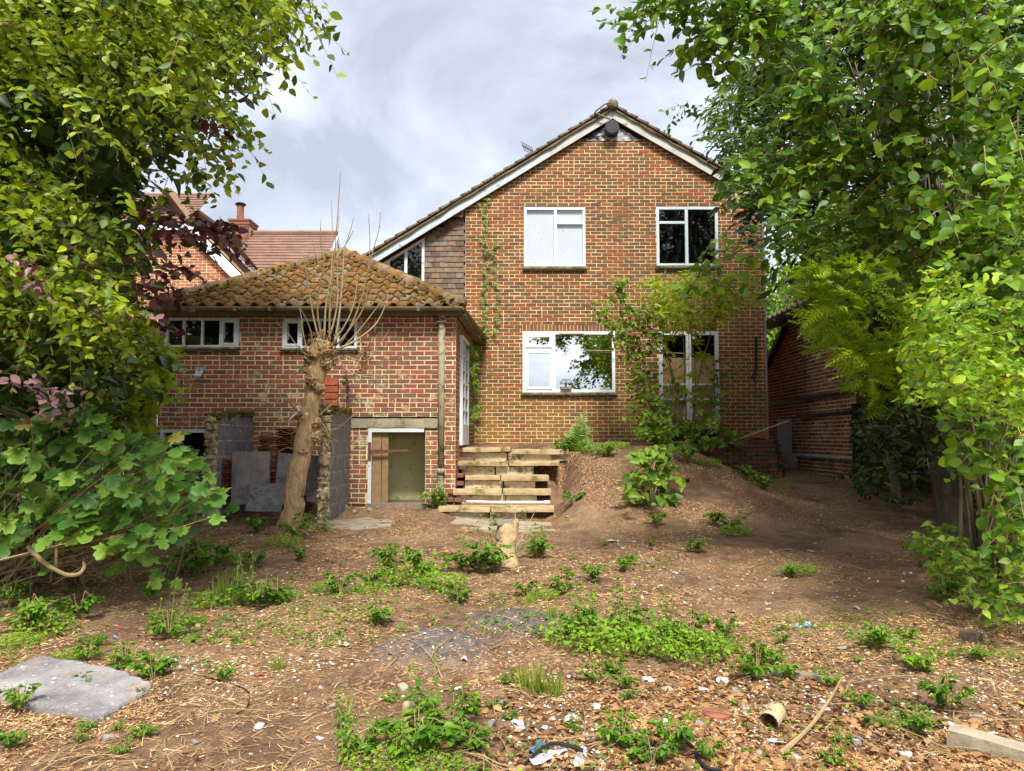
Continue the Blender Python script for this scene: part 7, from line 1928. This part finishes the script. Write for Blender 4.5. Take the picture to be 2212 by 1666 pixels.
# clay disc, terracotta saucer
p = ground_at(1548, 1545); q = MB(); q.tube([p + Vector((0, 0, -.005)), p + Vector((0, 0, .018)), p + Vector((0, 0, .026))], [.075, .078, .066], 20, wob=.1); tag(q.build("clay_disc", M['clay_tile'], None), "round reddish clay disc half sunk in the litter", "disc")
p = ground_at(1474, 1036); q = MB(); q.tube([p + Vector((0, 0, .005)), p + Vector((0, 0, .02)), p + Vector((0, 0, .05)), p + Vector((0, 0, .045)), p + Vector((0, 0, .015))], [.09, .11, .125, .115, .095], 20); o = q.build("plant_saucer", M['terracotta'], None); tag(o, "terracotta plant saucer lying on the earth bank", "saucer")
for (u, v, sx_, sz_, lab) in ((1556, 990, .34, .34, "tan clay root mass exposed beside the curved brick wall"), (1600, 1012, .22, .26, "smaller tan clay lump at the foot of the curved wall")):
    lay("clay_lump", u, v, rough_box(sx_, sx_*.8, sz_, u, .035, (7, 6, 7), 9, .03), plain("tan clay", (.40,.26,.12), .35, 10, .95, .9, 30), lab, "clay", (.1, .35, .3), sz_*.25)
# timber and masonry pieces
lay("grey_plank", 1705, 1462, rough_box(.50, .075, .03, 3, .004, (8, 2, 1), 8), M['wood_grey'], "short grey plank end lying beside the brambles", "plank", (0, .03, -.35), .018)
lay("concrete_post", 2185, 1645, rough_box(.52, .10, .085, 9, .006, (10, 3, 3), 12, .02), M['concrete'], "broken length of pebbly concrete post", "post", (.1, .05, -.75), .04)
lay("half_brick", 2098, 1392, rough_box(.13, .10, .065, 4, .005, (4, 3, 2), 10, .03), M['brick_dark'], "weathered half brick in the dead leaves", "brick", (.05, .1, .5), .03)
q = MB(); q.tube([at(2045, 1605, 3.9) * 1, ] if False else [ground_at(2048, 1606) + Vector((0, 0, .015)), ground_at(2150, 1606) + Vector((0, 0, .03))], .005, 6); tag(q.build("white_cane", M['paper'], None), "thin white plastic cane lying near the concrete post", "cane")
lay("driftwood_branch", 1860, 1440, rough_box(.02, .02, .02, 1, .001, (1, 1, 1)), M['twig'], "x", "branch")
bpy.data.objects.remove(bpy.data.objects["driftwood_branch"])
q = MB(); limb(q, [ground_at(1685, 1630) + Vector((0, 0, .02)), ground_at(1745, 1590) + Vector((0, 0, .05)), ground_at(1790, 1555) + Vector((0, 0, .10)), ground_at(1820, 1500) + Vector((0, 0, .10))], .014, .005, 7); tag(q.build("fallen_branch", M['twig'], None), "curved bare branch lying across the litter", "branch")
q = MB(); limb(q, [ground_at(1445, 1605) + Vector((0, 0, .02)), ground_at(1490, 1618) + Vector((0, 0, .03)), ground_at(1520, 1655) + Vector((0, 0, .02)), ground_at(1560, 1665) + Vector((0, 0, .02))], .010, .010, 7, 0); tag(q.build("black_cable", M['black'], None), "black cable curling through the litter by the brambles", "cable"); q = MB(); limb(q, [ground_at(1130, 1662) + Vector((0, 0, .02)), ground_at(1190, 1640) + Vector((0, 0, .05)), ground_at(1260, 1638) + Vector((0, 0, .02))], .008, .008, 7, 0); tag(q.build("black_cable", M['black'], None), "black cable lying over the blue rag", "cable")
q = MB(); limb(q, [ground_at(440, 1470) + Vector((0, 0, .01)), ground_at(530, 1490) + Vector((0, 0, .012)), ground_at(535, 1530) + Vector((0, 0, .012)), ground_at(510, 1550) + Vector((0, 0, .01))], .0035, .0035, 5, 0); tag(q.build("thin_wire", M['black'], None), "thin black wire curled on the trodden dirt", "wire")
# scraps: crumpled sheets
def scrap(u, v, w, d_, mat, label, rz=0.0, cat="scrap", amp=.02, name="scrap"):
    n = 6; bm = bmesh.new(); g_ = {}
    sd = Vector((u, v, 0))
    for i in range(n+1):
        for j in range(n+1):
            x, y = (i/n-.5)*w*(1-.25*abs(j/n-.5)), (j/n-.5)*d_*(1-.3*abs(i/n-.4)); g_[i, j] = bm.verts.new((x, y, .015+amp*mnoise.noise(Vector((x, y, 0))*28+sd)))
    for i in range(n):
        for j in range(n): bm.faces.new((g_[i, j], g_[i+1, j], g_[i+1, j+1], g_[i, j+1]))
    bmesh.ops.solidify(bm, geom=bm.faces[:], thickness=.003)
    me = bpy.data.meshes.new(name); bm.to_mesh(me); bm.free()
    return lay(name, u, v, me, M[mat] if isinstance(mat, str) else mat, label, cat, (random.uniform(-.1, .1), random.uniform(-.1, .1), rz))
scrap(1735, 1364, .15, .09, 'pale_blue', "pale blue torn wrapper on the bare path", .2, "wrapper", .04, "torn_wrapper")
scrap(1165, 1628, .10, .07, 'blue_scrap', "crumpled bright blue rag in the litter", .5, "rag", .05, "blue_rag")
scrap(1185, 1648, .22, .07, 'paper', "long white sheet scrap beside the blue rag", .7, "scrap", .02, "sheet_scrap")
scrap(1255, 1645, .05, .22, 'paper', "narrow pale plastic strip standing in the litter", -.3, "strip", .02, "plastic_strip")
scrap(1120, 1575, .06, .12, 'paper', "white broken tile shard propped in dead leaves", .3, "shard", .02, "tile_shard")
scrap(1235, 1562, .07, .09, 'paper', "white triangular shard beside the dead leaves", -.4, "shard", .03, "tile_shard")
scrap(1170, 1580, .07, .05, 'paper', "flat white shard between the two upright shards", .1, "shard", .02, "tile_shard")
scrap(1690, 1598, .17, .05, 'paper', "flat white sliver lying below the tin can", .05, "shard", .012, "white_sliver")
scrap(350, 1437, .10, .07, plain("cream plastic", (.70,.66,.52), .1, 6, .5), "rounded cream plastic dish in the weeds", .2, "dish", .05, "plastic_dish")
scrap(1325, 1168, .16, .07, 'paper', "white plastic strips lying on the lower bank", .2, "scrap", .03, "plastic_strips")
scrap(1365, 1172, .12, .05, 'paper', "pale plastic strips beside other strips on the bank", .0, "scrap", .03, "plastic_strips")
scrap(745, 1396, .09, .05, plain("cream stone", (.62,.58,.45), .15, 12, .9), "flat cream stone on the chippings", .1, "stone", .02, "cream_stone")
scrap(260, 1358, .05, .03, 'red_scrap', "small bright red scrap in the chippings", .3, "scrap", .02, "red_scrap")
scrap(1243, 1050, .05, .04, 'red_scrap', "small red clay shard on the bank", .3, "shard", .02, "red_shard")
scrap(1095, 1524, .09, .07, 'poly', "crumpled clear plastic beside the grass tuft", .3, "scrap", .04, "clear_plastic")
scrap(560, 1105, .16, .08, plain("pinkish brick face", (.55,.32,.27), .2, 10, .9), "pale pink brick piece at the foot of the slabs", .1, "brick", .03, "pink_brick")
for i, (u, v, s) in enumerate(((748, 1105, .11), (775, 1098, .10), (800, 1108, .09), (730, 1100, .08), (765, 1112, .07), (815, 1102, .06))):
    lay("rubble_lump", u, v, rough_box(s, s*.8, s*.7, i*3+1, .012, (4, 4, 3), 14, .05), M['concrete' if i % 2 == 0 else 'block'], "angular rubble lump dumped by the store opening", "rubble", (random.random(), random.random(), random.random()), s*.25, "rubble lumps by the store opening")
for i, (u, v) in enumerate(((1225, 1120), (1240, 1075), (1215, 1090), (1262, 1052), (1305, 1062), (1345, 1182), (1302, 1190), (1400, 1210), (1460, 1240), (1530, 1250), (1610, 1280), (1700, 1190), (1750, 1190), (1850, 1320), (1890, 1330), (640, 1235), (560, 1330), (450, 1290), (700, 1330), (250, 1385), (1000, 1420), (1480, 1300), (1580, 1320), (1660, 1310), (330, 1330), (180, 1370))):
    scrap(u, v, random.uniform(.05, .10), random.uniform(.025, .05), ('paper', 'paper', 'cut_wood', 'pale_blue')[i % 4], ("small torn white scrap lying on the soil", "small torn white scrap lying on the soil", "small pale wood offcut lying on the soil", "small pale blue scrap lying on the soil")[i % 4], random.random()*3, ("scrap", "scrap", "offcut", "scrap")[i % 4], .02, ("paper_scrap", "paper_scrap", "wood_offcut", "blue_scrap")[i % 4])["group"] = ("white scraps on the soil", "white scraps on the soil", "wood offcuts on the soil", "blue scraps on the soil")[i % 4]
for i, (u, v, s) in enumerate(((395, 1365, .07), (870, 1490, .06), (1090, 1440, .04), (1560, 1470, .06), (1590, 1500, .05), (1520, 1490, .05), (1440, 1490, .06), (1480, 1475, .05), (1400, 1470, .06), (1610, 1530, .05), (1780, 1530, .05), (1900, 1520, .05), (2010, 1560, .07), (2060, 1580, .05), (1850, 1600, .06), (1720, 1630, .05), (1640, 1620, .04), (1380, 1530, .05), (1290, 1530, .05), (1060, 1560, .05), (1330, 1570, .04), (720, 1540, .04), (640, 1510, .04), (560, 1580, .05), (420, 1620, .04), (690, 1620, .03), (1820, 1410, .05), (560, 1465, .05), (990, 1480, .04), (235, 1600, .05), (1955, 1630, .05), (2115, 1560, .05), (1770, 1650, .05), (1440, 1560, .05), (1510, 1570, .05))):
    lay("rubble_stone", u, v, rough_box(s*1.2, s*.8, s*.4, i*7+2, .006, (4, 3, 2), 25, .05), M[('paper', 'concrete', 'brick_left', 'paper', 'slab_ground')[i % 5]], ("small white plaster lump in the yard litter", "small buff stone in the yard litter", "small red brick chip in the yard litter", "small white plaster lump in the yard litter", "small grey stone in the yard litter")[i % 5], "stone", (random.uniform(-.3, .3), random.uniform(-.3, .3), random.random()*3), s*.12, ("white lumps in the yard litter", "buff stones in the yard litter", "brick chips in the yard litter", "white lumps in the yard litter", "grey stones in the yard litter")[i % 5])
